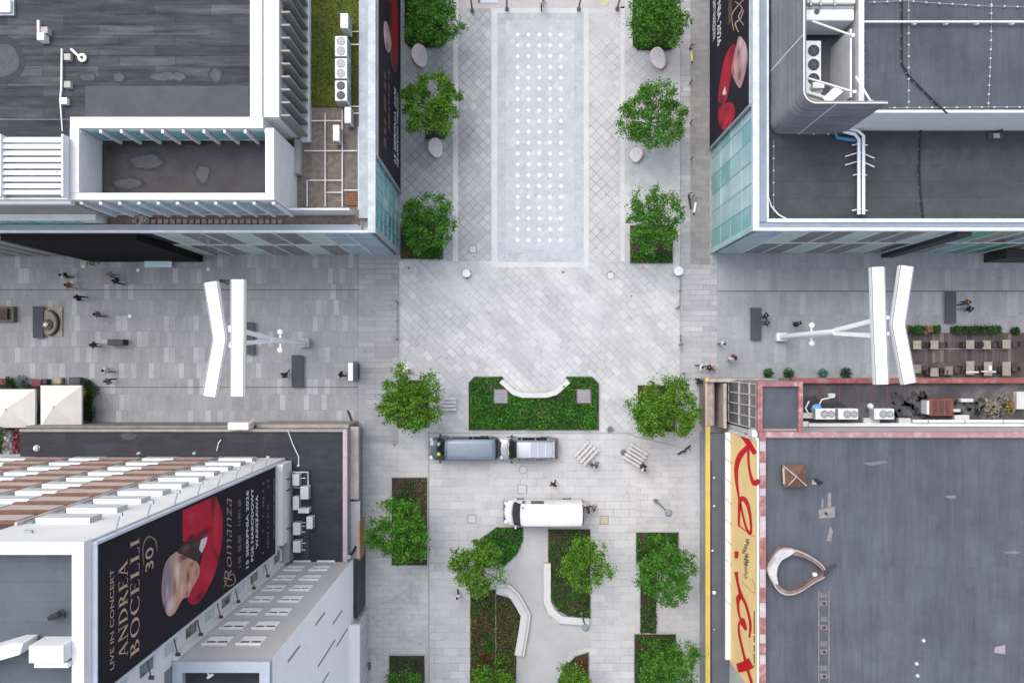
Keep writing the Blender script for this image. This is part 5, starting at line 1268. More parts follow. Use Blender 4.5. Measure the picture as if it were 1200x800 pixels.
FM = print_mat('print_face', WT, (.50,.27,.20), cb([(262,430,26,110,0,(.26,.19,.25),.5),(300,400,14,70,0,(.72,.52,.45),.9),(276,520,24,36,0,(.62,.50,.55),.9),(264,470,8,40,0,(.42,.34,.44),.8),(255,530,10,30,0,(.16,.12,.16),.8),(290,450,8,40,0,(.24,.12,.12),.9),(316,465,14,40,0,(.66,.42,.34),.9),(330,340,36,22,0,(.16,.06,.05),.7),(300,335,14,14,0,(.45,.30,.27),.8),(352,372,13,12,0,(.30,.11,.08),.8),(362,395,10,34,0,(.58,.30,.22),.8),(368,400,4,18,0,(.18,.06,.05),.8),(338,415,7,32,0,(.15,.055,.05),.8),(345,450,7,22,0,(.64,.40,.33),.8),(334,478,5,14,0,(.20,.08,.07),.8),(318,410,6,24,0,(.60,.33,.25),.8)]))
def smooth(L,n=4):
    out=[];m=len(L)
    for i in range(m):
        p0,p1,p2,p3=L[i-1],L[i],L[(i+1)%m],L[(i+2)%m]
        for k in range(n):
            t=k/n; out.append(tuple(.5*((2*b)+(-a+c)*t+(2*a-5*b+4*c-d)*t*t+(-a+3*b-3*c+d)*t**3) for a,b,c,d in zip(p0,p1,p2,p3)))
    return out
q=MB(); WT.poly(q,CR([(319,176),(340,168),(400,142),(440,126)]+smooth([(445,140),(460,180),(464,250),(455,330),(437,400),(415,450),(390,495),(366,516),(340,505),(350,450)],3)[3:-3]+[(372,400),(395,330),(392,290),(360,285),(330,290),(319,290)]),.012); part(q,'jacket',JM,bn)
q=MB(); WT.poly(q,CR([(385,283),(408,272),(404,295),(388,332),(378,318)]),.022); part(q,'collar',plain('collar_white',(.62,.58,.60),.6),bn)
q=MB(); WT.poly(q,CR(smooth([(300,328),(318,300),(345,284),(380,276),(398,285),(392,315),(385,345),(372,362),(345,350),(320,338)])),.018); part(q,'hair',print_mat('print_hair',WT,(.05,.025,.025),cb([(330,315,20,14,0,(.16,.07,.06),.9),(370,300,14,14,0,(.12,.04,.04),.9)])),bn)
q=MB(); WT.poly(q,CR(smooth([(285,335),(312,322),(335,335),(358,352),(376,370),(381,398),(370,430),(352,460),(340,488),(322,495),(308,515),(292,545),(274,559),(260,548),(249,515),(243,470),(247,410),(260,362)])),.016); part(q,'face',FM,bn)
put(bn,WT,font_mesh('Romanza',.5,-.018),-13.0,-8.0,Z(14.15),Z(15.15),GOLD)
q=MB(); WT.stroke(q,[(262,688,.6),(267,676,1.0),(273,672,.8),(275,682,.8),(266,686,.9),(262,676,.6)],.02); part(q,'flourish',GOLD,bn)
ticks(bn,WT,-12.8,-8.4,Z(12.65),Z(13.2),plain('banner_bronze',(.2,.13,.09),.6),rng,n=44)
put(bn,WT,font_mesh('15 SIERPNIA 2026',0,.015),-13.0,-8.1,Z(11.5),Z(11.92),BWHITE)
put(bn,WT,font_mesh('PGE NARODOWY',0,.015),-12.8,-8.1,Z(10.68),Z(11.1),BWHITE)
put(bn,WT,font_mesh('WARSZAWA',0,.015),-12.2,-8.7,Z(9.88),Z(10.3),BWHITE)
ticks(bn,WT,-12.9,-8.0,Z(8.75),Z(9.1),plain('banner_bronze',(.2,.13,.09),.6),rng,n=20,dens=.45); ticks(bn,WT,-12.9,-8.0,Z(7.85),Z(8.2),plain('banner_bronze',(.2,.13,.09),.6),rng,n=26,dens=.5)
ticks(bn,WT,-12.4,-8.0,Z(6.75),Z(6.95),plain('banner_dim',(.3,.27,.25),.6),rng,n=60,dens=.8)
k = 0
for zz in (8.5,11,13.5,16,18.5,21,23.5,26):   # floodlight arms on both edges of the banner
    for yy,d in ((by0-.15,-1),(by1+.13,1)):
        q = MB(); q.tube([(-16.85,yy,Z(zz)),(-16.6,yy+d*.75,Z(zz)+.15)],.035,6); q.obox((-16.58,yy+d*.8,Z(zz)+.15),(.22,.16,.12))
        part(q,'floodlight_arm',DARKM if d<0 else GREYM,bn)
def small_banner(name,label,w,y0,y1,z0,z1):
    o = thing('advertising_banner', label, 'banner', (w.x,(y0+y1)/2,(z0+z1)/2))
    xa,xb = sorted((w.x-w.n*.12,w.x)); part(MB().box(xa,y0,z0,xb,y1,z1),'panel',BANK,o)
    f = MB(); xa,xb = sorted((w.x-w.n*.16,w.x+w.n*.03))
    f.box(xa,y0-.12,z0,xb,y0,z1); f.box(xa,y0,z1,xb,y1,z1+.1); f.box(xa,y0,z0-.1,xb,y1,z0); part(f,'frame',COPG,o)
    return o
WL = Wall(E0+.16,1)
b2 = small_banner('b','dark concert banner on the left glass building facing the fountain trees',WL,13.75,36,.4,Z(9.6))
JL = print_mat('print_jacket_left', WL, (.22,.012,.025), [(463,30,3,26,0,(.34,.02,.04),.9),(463,80,3,14,0,(.10,.005,.015),.9),(457,10,4,14,0,(.07,.005,.012),.9),(460,62,3,16,0,(.12,.01,.02),.9)])
FL = print_mat('print_face_left', WL, (.40,.25,.25), [(451,40,2.5,14,0,(.55,.45,.50),.9),(456,48,2,10,0,(.50,.32,.27),.9),(454,54,2,6,0,(.18,.08,.08),.9)])
q=MB(); WL.poly(q,smooth([(453,-20),(461,-20),(466,5),(467,25),(466.5,55),(465,84),(461,82),(458,72),(456,50),(457,25)]),.012); part(q,'jacket',JL,b2)
q=MB(); WL.poly(q,smooth([(449.5,28),(453,26),(456.5,38),(458.5,52),(456,62),(452.5,58),(450,46)]),.016); part(q,'face',FL,b2)
for i,(a,b,c,d) in enumerate(((449.5,452.5,85,178),(454.5,457,85,150))):
    ya,za = WL.yz(a,d); yb,zb = WL.yz(b,c); ticks(b2,WL,min(ya,yb),max(ya,yb),min(za,zb),max(za,zb),plain('banner_bronze',(.2,.13,.09),.6),rng,n=26,dens=.75)
y0,z1 = WL.yz(462,189); y1,z0 = WL.yz(466.5,112)
put(b2,WL,font_mesh('15 SIERPNIA 2026',0,.015),y0,y1,z0+.15+(z1-z0)*.5,z1+.3,BWHITE); put(b2,WL,font_mesh('PGE NARODOWY WARSZAWA',0,.015),y0,y1,z0-.1,z0+(z1-z0)*.42,BWHITE)
WR = Wall(W0-.2,-1)
b3 = small_banner('b','dark concert banner with red portrait on the right glass building at the top edge',WR,17.2,38,.4,Z(9.5))
FR = print_mat('print_face_right', WR, (.42,.24,.22), [(872,62,5,22,0,(.55,.42,.47),.9),(874,80,3,14,0,(.30,.22,.28),.9),(862,78,3,12,0,(.60,.38,.30),.9),(867,88,2.5,10,0,(.15,.06,.06),.9),(866,62,2,10,0,(.22,.10,.10),.9),(859.5,84,1.6,8,0,(.20,.08,.07),.8),(868,50,3,8,0,(.62,.52,.56),.9)])
JR = print_mat('print_jacket_right', WR, (.36,.01,.03), [(846,118,4,14,0,(.10,.005,.015),.9),(851,76,4,18,0,(.46,.02,.05),.9),(858,60,3,10,0,(.14,.006,.02),.9),(852,128,6,5,0,(.14,.006,.02),.9),(852,140,7,8,0,(.50,.02,.03),.9),(845,148,4,8,0,(.06,.004,.01),.9)])
q=MB(); WR.poly(q,smooth([(861,52),(853,60),(847,78),(843.5,100),(842,118),(847,122),(852,116),(855,100),(858.5,82),(863,64)]),.012); part(q,'jacket',JR,b3)
q=MB(); WR.poly(q,smooth([(843,126),(850,121),(857,120),(861,126),(861,136),(856,146),(849,153),(843.5,146),(842,136)]),.013); part(q,'jacket',JR,b3)
q=MB(); WR.poly(q,smooth([(866,43),(871,46),(875.5,56),(876,72),(873,88),(868,103),(864,100),(860,92),(857.5,82),(860,68),(863,54)]),.016); part(q,'face',FR,b3)
q=MB(); WR.poly(q,[(850,101),(846.5,110),(849,112),(851.5,110)],.02); part(q,'collar',plain('collar_white',(.62,.58,.60),.6),b3)
y1,zb = WR.yz(835.5,-30); y0,zt = WR.yz(841,56)
put(b3,WR,font_mesh('15 SIERPNIA 2026',0,.015),y0,y1,zt,zt+1.15,BWHITE); put(b3,WR,font_mesh('PGE NARODOWY WARSZAWA',0,.015),y0+1.0,y1,zb,zb+1.0,BWHITE)
ya,za = WR.yz(853,33); yb,zb = WR.yz(858,-30); ticks(b3,WR,ya,yb,za,zb,plain('banner_bronze',(.2,.13,.09),.6),rng,n=26)
q=MB()
for s in ([(866,38,1.0),(862,28,1.6),(868,22,1.2),(872,12,.8)],[(872,30,.8),(866,20,1.4),(870,10,1.0),(862,2,1.0)],[(860,36,.8),(858,18,1.2),(866,6,1.0),(874,-2,.8)]): WR.stroke(q,s,.02)
part(q,'script',GOLD,b3)
ya,za = WR.yz(829.4,160); yb,zb = WR.yz(830.6,105); ticks(b3,WR,ya,yb,za,zb,BWHITE,rng,n=60)
# cinema billboard with brush lettering
WC = Wall(RXW-.14,-1)
bl = thing('cinema_billboard', 'long yellow billboard with red brush lettering on the cinema side wall', 'billboard', (RXW-.14,-15,Z(5.5)))
cy_t, cy_b = gy(510,5.2), -36.0
ybot = WC.yz(866,781)[0]
q = MB(); x0,x1 = RXW-.3,RXW-.141
ba,bb_ = WC.yz(858,771)[0], WC.yz(878,800)[0]
yN = gy(511,5.5)
ZB,ZT = Z(2.75),Z(8.45)
part(MB().box(RXW-.139,-22.9,ZB,RXW-.02,yN,ZT),'panel',mat('billboard_cream', (.82,.60,.27), .6, .06, .6),bl)
bf = MB()
bf.box(RXW-.5,-22.7,ZB-.25,RXW-.141,yN,ZB-.002)
part(bf,'lower_ledge',WHITE,bl)
for i in range(9): y = yN-.4-i*1.55; part(MB().bar((RXW-.5,y,ZB+.0),(RXW-.16,y-.35,ZB+.5),.05,.05),'strut',GREYM,bl)
part(MB().box(RXW-.2,yN+.002,ZB-.25,RXW-.02,yN+.2,ZT),'frame_end',WHITE2,bl)
part(MB().box(RXW-.15,-22.9,ZT+.002,RXW-.02,yN,ZT+.08),'top_edge',WHITE2,bl)
def A5(L): return [(820+a/5,500+b/5,w/5*(1.5 if w>4 else 1)) for a,b,w in L]
def B5(L): return [(820+a/5.33,650+b/5.33,w/5.33*(1.5 if w>4 else 1)) for a,b,w in L]
BR = plain('billboard_red', (.55,.004,.015), .6, 0, .2)
def word(strokes,name):
    for i,s in enumerate(strokes):
        q = MB(); WC.stroke(q,s,.012+.003*i,8); part(q,name,BR,bl)
word([A5([(255,45,26),(290,100,22),(326,158,17)]),A5([(292,108,18),(240,165,22),(217,230,18),(216,310,13),(228,400,8),(236,460,8)]),A5([(287,110,10),(286,190,9),(296,270,10),(316,328,16),(338,322,22),(345,305,10)]),
      A5([(230,582,8),(232,500,10),(238,430,14),(258,420,18),(282,455,14),(298,530,10),(302,600,9),(294,624,10),(272,585,9),(250,500,8),(240,450,8)]),A5([(234,580,5),(280,615,4),(322,642,2)]),
      A5([(217,728,16),(216,768,14)]),
      B5([(229,105,16),(236,160,10),(250,220,12),(262,262,18)]),B5([(270,262,16),(248,262,22),(240,300,12),(246,360,8),(258,405,8)]),B5([(266,262,12),(290,310,10),(312,390,10),(319,450,10),(312,515,6)]),
      B5([(255,400,8),(268,412,24),(292,468,10)]),B5([(263,408,12),(246,440,8),(252,510,9),(275,610,9),(300,710,10),(328,800,10)]),B5([(238,705,36),(280,694,42),(324,672,46)])],'brush_letter')
q=MB(); INK = plain('billboard_ink',(.06,.05,.045),.6)
rng = random.Random(6)
for i in range(9):
    a = 270+rng.uniform(-14,14); b = 655+i*17
    WC.stroke(q,A5([(a-10,b,3),(a+12,b+6,4),(a-8,b+13,3),(a+14,b+19,3)]),.012,4)
for i in range(9):
    a = 288+rng.uniform(-10,8); b = 8+i*16
    WC.stroke(q,B5([(a-8,b,3),(a+10,b+5,4),(a-6,b+12,3)]),.012,4)
WC.stroke(q,B5([(265,165,2),(320,225,2),(345,235,2)]),.012,4); WC.stroke(q,B5([(325,150,2),(345,190,2),(340,240,1)]),.013,4)
part(q,'handwriting',INK,bl)
q=MB()
for i in range(34):
    b = 350+i*10.2; 
    if rng.random()<.85: WC.stroke(q,B5([(338,b,2),(341,b+4,7),(344,b+7,2)]),.012,2)
part(q,'small_print',INK,bl)

# ================================================================ SCULPTURAL STREET LAMPS
LAMPW = mat('lamp_white', (.62,.62,.63), .45, .05, 1); LAMPM = mat('lamp_mast_white', (.84,.84,.84), .5, .04, 1)
def sculpt(label, base, split, beams, waist, side, box):
    X,Y = gx(base[0]),gy(base[1]); hb = 15.0
    o = thing('sculptural_lamp', label, 'street lamp', (X,Y,0), 0, 'white branching lamps of the cross street')
    part(MB().box(X-.42,Y-.34,0,X+.42,Y+.34,.75),'plinth',mat('lamp_plinth',(.45,.45,.45),.7,.12,2) if box else LAMPW,o,bevel=.03)
    zs = Z(split)
    part(MB().tube([(X,Y,.755),(X,Y,zs)],[.22,.20],10),'mast',LAMPM,o,smooth=True)
    for s in (-1,1): part(MB().bar((X,Y+s*.10,zs-.15),(X,Y+s*.48,Z(hb)-.10),.2,.26),'fork',LAMPM,o)
    for pts in beams:
        V = [P(a,b,hb) for a,b in pts]; w = .42
        mb = MB(); L=[];R_=[]
        for i,v in enumerate(V):
            a,b = V[max(i-1,0)],V[min(i+1,len(V)-1)]; d=(b-a).normalized(); n=Vector((-d.y,d.x,0)); L.append(v+n*w); R_.append(v-n*w)
        mb.prism([(p.x,p.y) for p in L]+[(p.x,p.y) for p in reversed(R_)],Z(hb)+.0,Z(hb)+.30)
        bmo = part(mb,'beam',LAMPW,o)
        q = MB(); L2=[v+(l-v)*.80 for v,l in zip(V,L)]; R2=[v+(r-v)*.80 for v,r in zip(V,R_)]
        q.prism([(p.x,p.y) for p in L2]+[(p.x,p.y) for p in reversed(R2)],Z(hb)+.302,Z(hb)+.34); part(q,'top_plate',mat('lamp_top',(.66,.66,.66),.5,.06,1.2,stain=((.54,.54,.55),1.5,.4)),bmo)
        e = MB(); 
        for side_ in (L,R_):
            dL=[v+(l-v)*.86 for v,l in zip(V,side_)]; e=MB()
            for i in range(len(V)-1): e.bar(dL[i]+Vector((0,0,.312)),dL[i+1]+Vector((0,0,.312)),.075,.03)
            part(e,'edge_seam',plain('seam_grey',(.20,.205,.21),.7),bmo)
    for a,b,c in waist: part(MB().bar(P(a,c,hb)+Vector((0,0,-.05)),P(b,c,hb)+Vector((0,0,-.05)),.2,.2),'crossbar',LAMPW,o)
    zs2 = Z(5.4)
    part(MB().box(X-.27,Y-.62,zs2,X-.15,Y+.62,zs2+.1) if side<0 else MB().box(X+.15,Y-.62,zs2,X+.27,Y+.62,zs2+.1),'arm',LAMPW,o)
    for s in (-1,1): part(MB().lathe([(.12,0),(.2,.05),(.2,.2),(.1,.26)],(X+side*.21,Y+s*.66,zs2),12),'spotlight',LAMPW,o)
    return o
sculpt('left white Y-shaped lamp with two long beams over the cross street',(358.5,402),8.3,[[(280.6,328),(280.5,396),(280,464)],[(249,331),(259.5,397),(247.5,464)]],[(268,274,387),(268,274,405)],-1,True)
sculpt('right white Y-shaped lamp with two long beams over the red terrace',(913,395),9.6,[[(1026,313.5),(1028,381),(1031,450)],[(1060,312.5),(1050,381),(1063,449)]],[(1035,1042,372),(1035,1042,391)],1,False)

# ================================================================ STREET FURNITURE
STONE = mat('pale_granite', (.62,.59,.59), .8, .12, 4)
def pebble(px,py,rz,label,lx=.95,ly=.62):
    c = P(px,py); o = thing('pebble_seat',label,'stone seat',(c.x,c.y,0),rad(rz),'pebble seats under the trees')
    pl = [(math.cos(a)*ly*(1+.12*math.sin(a*1+.6)), math.sin(a)*lx) for a in [2*math.pi*i/22 for i in range(22)]]
    pl = [(x+(.16*(1-(y/lx)**2) if i<11 or True else 0)*-.6,y) for i,(x,y) in enumerate(pl)]
    MB().prism(pl,.06,.45).build('stone',STONE,o,bevel=.04,smooth=True)
    MB().prism([(x*.8,y*.8) for x,y in pl],0,.058).build('base',DARKM,o)
pebble(493,67,14,'bean-shaped pale stone seat below the clipped hedge bed at the upper left'); pebble(511.5,174.5,12,'pale stone seat below the black tree pit',.8,.58)
pebble(771,70,16,'pale stone seat below the clipped hedge bed at the upper right',.9,.6); pebble(745.5,183,-20,'pale stone seat half hidden under the large spiky tree',.6,.5)
BENCHW = mat('bench_white', (.56,.56,.55), .7, .08, 1.5, stain=((.44,.44,.43), 1.6, .45))
def pathbench(label,pts,w,h,name='curved_bench',back=None,m=None):
    V=[P(a,b) for a,b in pts]; c=sum(V,Vector())/len(V)
    o = thing(name,label,'bench',(c.x,c.y,0))
    def strip(f0,f1,z0,z1):
        L=[];R_=[]
        for i,v in enumerate(V):
            d1=(V[i]-V[i-1]).normalized() if i>0 else (V[1]-V[0]).normalized(); d2=(V[i+1]-V[i]).normalized() if i<len(V)-1 else d1
            d=(d1+d2).normalized(); n=Vector((-d.y,d.x,0))/max(.5,d.dot(d1)); L.append(v+n*w*f0); R_.append(v+n*w*f1)
        return MB().prism([(p.x,p.y) for p in L]+[(p.x,p.y) for p in reversed(R_)],z0,z1)
    part(strip(.5,-.5,.10,h),'seat',m or BENCHW,o,bevel=.02); part(strip(.36,-.36,0,.098),'base',GREYM,o)
    if back is not None: part(strip(back,back-.09,h+.002,h+.10),'back_rail',GREYM,o)
pathbench('white angled bench cut into the top of the central green bed',[(587,446),(602,459.5),(612,462.8),(640,462.8),(651,459.8),(666,446.5)],.40,.46)
pathbench('white curved bench with a seam along its edge left of the garden path',[(582,688.5),(595,689),(604,697),(616,718.5),(614,735),(608.5,766)],.78,.46,back=.28)
pathbench('white curved bench right of the garden path',[(641,658.5),(641,703),(646,714.5),(657,724),(690,727)],.58,.46)
SLAT = mat('slat_white', (.52,.51,.51), .6, .12, 3); BENCHW = mat('bench_white', (.56,.56,.55), .7, .08, 1.5, stain=((.44,.44,.43), 1.6, .45))
def slatbench(px,py,rz,label,L=1.75,n=5,Wd=1.25,m=SLAT):
    c=P(px,py); o=thing('slatted_bench',label,'bench',(c.x,c.y,0),rad(rz),'slatted benches on the square')
    for i in range(n):
        y=-Wd/2+Wd*(i+.5)/n; MB().box(-L/2,y-Wd/n*.30,.42,L/2,y+Wd/n*.30,.46).build('slat',m,o)
    for a in (-1,1): MB().box(a*L*.38-.05,-Wd/2,.36,a*L*.38+.05,Wd/2,.418).build('cross_beam',GREYM,o)
    for a in (-1,1):
        for b in (-1,1): MB().box(a*L*.38-.04,b*Wd*.42-.04,0,a*L*.38+.04,b*Wd*.42+.04,.358).build('leg',GREYM,o)
slatbench(686.5,530,47,'slatted bench turned up to the right behind the silver car',1.7,4,1.35)
slatbench(743.5,533,-32,'slatted bench turned down to the right beside two dark covers',1.6,5,1.45)
slatbench(526,473,0,'small slatted bench half under the left tree',1.3,4,1.15,SLAT)
POST = plain('post_grey',(.16,.165,.17),.5,.3)
def posts(label_fn, pts, chain=True, hgt=.95, grp='grey posts along the square'):
    prev=None
    for i,(a,b) in enumerate(pts):
        c=P(a,b); o=thing('bollard',label_fn(i),'bollard',(c.x,c.y,0),0,grp)
        MB().lathe([(.11,0),(.11,.04),(.06,.06),(.06,hgt-.1),(.08,hgt-.06),(.03,hgt)],(0,0,0),10).build('post',POST,o,smooth=True)
        MB().lathe([(.15,0),(.15,.02)],(0,0,.025),12).build('foot',GREYM,o)
    
posts(lambda i:['grey post upper on the left edge of the square','grey post lower on the left edge of the square'][i],[(466,354),(466,398)])
posts(lambda i:['post topmost in the row beside the right banner','post second in the row beside the right banner','post third in the row beside the right banner','post fourth in the row beside the right banner','post lowest in the row beside the right banner'][i],[(808,57),(808.5,98),(809,144),(809.5,187),(811,231)])
posts(lambda i:['grey post on the right edge of the square below the round lamp','grey post low on the right edge of the square','grey post beside the right tree of the square'][i],[(793,361),(796.5,404),(800,437)])
def railing(label,a,b):
    A_,B_=P(*a),P(*b); o=thing('low_railing',label,'railing',(A_.x,A_.y,0))
    part(MB().tube([A_+Vector((0,0,.85)),B_+Vector((0,0,.85))],.025,6),'rail',POST,o); part(MB().tube([A_+Vector((0,0,.45)),B_+Vector((0,0,.45))],.018,6),'rail',POST,o)
    for t in (0,.5,1): p=A_+(B_-A_)*t; part(MB().tube([p,p+Vector((0,0,.9))],.03,6),'post',POST,o)
railing('thin railing between the two grey posts on the left edge of the square',(466.5,356),(466.5,396)); railing('thin railing below the round lamp on the right edge of the square',(796,323),(795,359)); railing('thin railing low on the right edge of the square',(796.5,393),(796.5,403)); 
def pole_lamp(px,py,hgt,label,topr=.28,arm=None,m=None,headm=None):
    c=P(px,py); o=thing('street_lamp',label,'street lamp',(c.x,c.y,0))
    MB().lathe([(.16,0),(.16,.25),(.08,.32),(.055,hgt)],(0,0,0),10).build('pole',m or POST,o,smooth=True)
    MB().lathe([(.05,0),(topr,.10),(topr,.22),(topr*.5,.34)],(0,0,hgt),16).build('lamp_head',headm or mat('lamp_head',(.20,.24,.28),.5,.1,2),o,smooth=True)
    return o
pole_lamp(768,586,5.6,'dark street lamp standing alone right of the white van'); pole_lamp(681.5,718,3.6,'dark street lamp by the end of the right curved bench')
for a,b,lab in ((553.5,13.5,'thin lamp post at the upper left of the fountain beside the blue mat'),(594,11.5,'lamp post on the upper left corner of the fountain'),(678,11.5,'lamp post on the upper right corner of the fountain'),(723,11,'thin lamp post at the upper right beside the yellow stain')):
    pole_lamp(a,b,6.0,lab)
c=P(793.5,318.5); o=thing('round_planter','white round lamp base at the right corner of the square','planter',(c.x,c.y,0)); MB().lathe([(.30,0),(.36,.5),(.36,.62),(.30,.63)],(0,0,0),22).build('tub',WHITE,o,smooth=True); MB().lathe([(.28,0),(.27,.01)],(0,0,.632),20).build('lid',WHITE2,o)
c=P(547,321); o=thing('round_planter','pale round tub with dark feet beside the lower left fountain corner','planter',(c.x,c.y,0)); MB().lathe([(.26,.05),(.32,.4),(.32,.5),(.25,.51)],(0,0,0),20).build('tub',STONE,o,smooth=True)
for k in range(3): MB().box(-.06,-.06,0,.06,.06,.12).build('foot',BLACK,o).location=(math.cos(k*2.1+.6)*.33,math.sin(k*2.1+.6)*.33,0)
c=P(478,431); o=thing('stone_wedge','small pale pointed stone at the top of the left tree','stone',(c.x,c.y,0)); MB().add([(-.42,-.45,0),(.42,-.45,0),(.40,.1,0),(0,.5,0),(-.40,.1,0),(-.30,-.35,.5),(.30,-.35,.5),(0,.15,.55)],[(0,1,6,5),(1,2,6),(2,3,7,6),(3,4,7),(4,5,7),(4,0,5),(5,6,7),(4,3,2,1,0)]).build('stone',STONE,o); MB().box(-.5,-.5,0,.5,-.455,.1).build('kerb',CONC,o)
def slab(px0,py0,px1,py1,label,col,name='slab_bench'):
    c=P((px0+px1)/2,(py0+py1)/2,.3); sx=abs(gx(px1,.3)-gx(px0,.3)); sy=abs(gy(py1,.3)-gy(py0,.3))
    o=thing(name,label,'bench',(c.x,c.y,0),0,'dark slab benches on the cross street')
    m=slabs('slab_'+str(col[0]),tuple(v*.92 for v in col),tuple(v*1.05 for v in col),tuple(v*.7 for v in col),3,.11,.012,0,.5,None,.08,(1,1),.7)
    MB().box(-sx/2,-sy/2,.36,sx/2,sy/2,.45).build('top',m,o); MB().box(-sx/2+.08,-sy/2+.08,0,sx/2-.08,sy/2-.08,.358).build('base',CONC,o)
SC=(.075,.08,.10)
slab(39,359,51.3,396,'dark slab bench beside the round sculpture on the left street',(.078,.09,.11)); slab(342,416,355,453.5,'dark slab bench right of the left white lamp, below its mast',SC); slab(288,377.5,298,415.5,'dark slab bench half under the left white lamp beams',(.10,.105,.12)); slab(879.5,360.5,892,398.5,'dark slab bench left of the right lamp mast',(.085,.098,.11)); slab(1107.5,341.5,1120,378.5,'greenish dark slab bench above the terrace hedge',(.085,.11,.115))
# sculpture on the left street
c=P(62.5,377); o=thing('sculpture','round stone sculpture on a beige plinth with a black curved rim','sculpture',(c.x,c.y,0))
MB().box(-.80,-1.2,0,.80,1.2,.14).build('plinth',mat('beige_plinth',(.36,.33,.29),.85,.25,2),o)
pl=[(math.cos(a)*.75-.25,math.sin(a)*.95-.1) for a in [rad(-80+160*i/12) for i in range(13)]]
MB().prism([(-.72,-1.05)]+pl+[(-.72,.95)],.142,.34).build('slab',mat('grey_brown_stone',(.30,.275,.25),.85,.25,2),o)
q=MB()
for i in range(12): q.bar((*[v*1.06 for v in pl[i]],.3),(*[v*1.06 for v in pl[i+1]],.3),.13,.34)
q.build('rim',BLACK,o)
q=MB()
for k in range(9): q.ball((-.25+math.cos(k*.7)*.3,-.25+math.sin(k*.7)*.3,.42),.16,1,1,.8,8,5)
q.build('boulders',mat('boulder_brown',(.17,.135,.115),.9,.3,3),o,smooth=True); MB().ball((-.25,-.25,.62),.2,n=12,m=7).build('ball',WHITE,o,smooth=True)
c=P(8,368.5); o=thing('wooden_box','dark brown wooden planter box at the left picture edge','planter',(c.x,c.y,0)); MB().box(-1.1,-.62,0,.85,.62,.55).build('box',mat('box_frame',(.16,.14,.12),.8,.2,2),o); MB().box(-1.05,-.42,.551,.55,.42,.9).build('lid',mat('brown_lid',(.075,.045,.035),.7,.35,2,stretch=(1,6,1)),o)
c=P(137,401,.6); o=thing('advert_stand','long black box stand with a pale flap on the left street','stand',(c.x,c.y,0)); MB().box(-.65,-.23,.05,.60,.23,1.0).build('box',BLACK,o,bevel=.02); MB().box(-1.6,-.05,.02,-.70,.25,.06).build('flap',mat('pale_flap',(.45,.46,.47),.7),o)
for a in (-1,1): MB().box(a*.5-.05,-.2,0,a*.5+.05,.2,.048).build('foot',GREYM,o)
c=P(417.5,435); o=thing('advert_lightbox','grey-green advert lightbox with a white top near the street corner','lightbox',(c.x,c.y,0)); MB().box(-.15,-.80,.25,.18,.80,2.3).build('case',mat('lightbox_grey',(.23,.27,.27),.5,.1,2),o,bevel=.02); MB().box(-.20,-.70,2.302,.17,.70,2.40).build('top',WHITE,o)
MB().box(-.25,-.6,0,.28,.6,.248).build('base',DARKM,o)
MB().box(.181,-.7,.4,.20,.7,2.2).build('poster',mat('lightbox_poster',(.20,.25,.25),.3,.2,1),o)
o=thing('blue_mat','flat blue-grey mat between the thin lamp posts at the top edge','mat',P(573,1)); part(MB().box(gx(562),gy(4),.013,gx(584),gy(-12),.05),'mat',plain('mat_blue',(.42,.47,.56),.8),o); part(MB().box(gx(560.5),gy(3),.013,gx(561.9),gy(-3),.3),'edge_block',DARKM,o)
sheet('yellow_stain',704,-6,713,7,6,mat('stain_yellow',(.5,.48,.28),.9,.2,3))
def scooter(px,py,rz,label,c1,c2):
    c=P(px,py); o=thing('kick_scooter',label,'scooter',(c.x,c.y,0),rad(rz))
    MB().box(-.5,-.09,.12,.4,.09,.18).build('deck',c1,o,bevel=.02); MB().tube([(.42,0,.12),(.55,0,1.05)],.03,8).build('stem',c2,o); MB().tube([(.55,-.24,1.05),(.55,.24,1.05)],.025,8).build('handlebar',BLACK,o)
    for x in (.5,-.5): MB().lathe([(.11,-.03),(.12,0),(.11,.03)],(x,0,.12),14,'Y').build('wheel',TYRE,o)
scooter(814,243,78,'parked pale scooter beside the lowest post of the right row',WHITE2,WHITE2); scooter(808,237,100,'parked dark scooter beside the pale one at the right row of posts',BLACK,DARKM); scooter(810,66,95,'parked yellow-green scooter by the topmost post of the right row',plain('lime_paint',(.5,.55,.15),.4),GREYM)
scooter(411,489,-70,'black scooter leaning at the corner building','' or BLACK,BLACK)
c=P(801,526.5); o=thing('bicycle','dark blue folded bicycle near the yellow line','bicycle',(c.x,c.y,0),rad(35))
for x in (-.35,.35):
    w=MB().lathe([(.30,-.02),(.33,0),(.30,.02)],(x,0,.33),20,'Y').build('wheel',TYRE,o)
MB().tube([(-.35,0,.33),(-.1,0,.75),(.3,0,.7),(.35,0,.33)],.03,8).build('frame',plain('bike_blue',(.05,.10,.22),.4),o); MB().tube([(.3,-.25,1.0),(.3,.25,1.0)],.025,8).build('handlebar',BLACK,o); MB().box(-.22,-.09,.86,.04,.09,.92).build('saddle',BLACK,o)
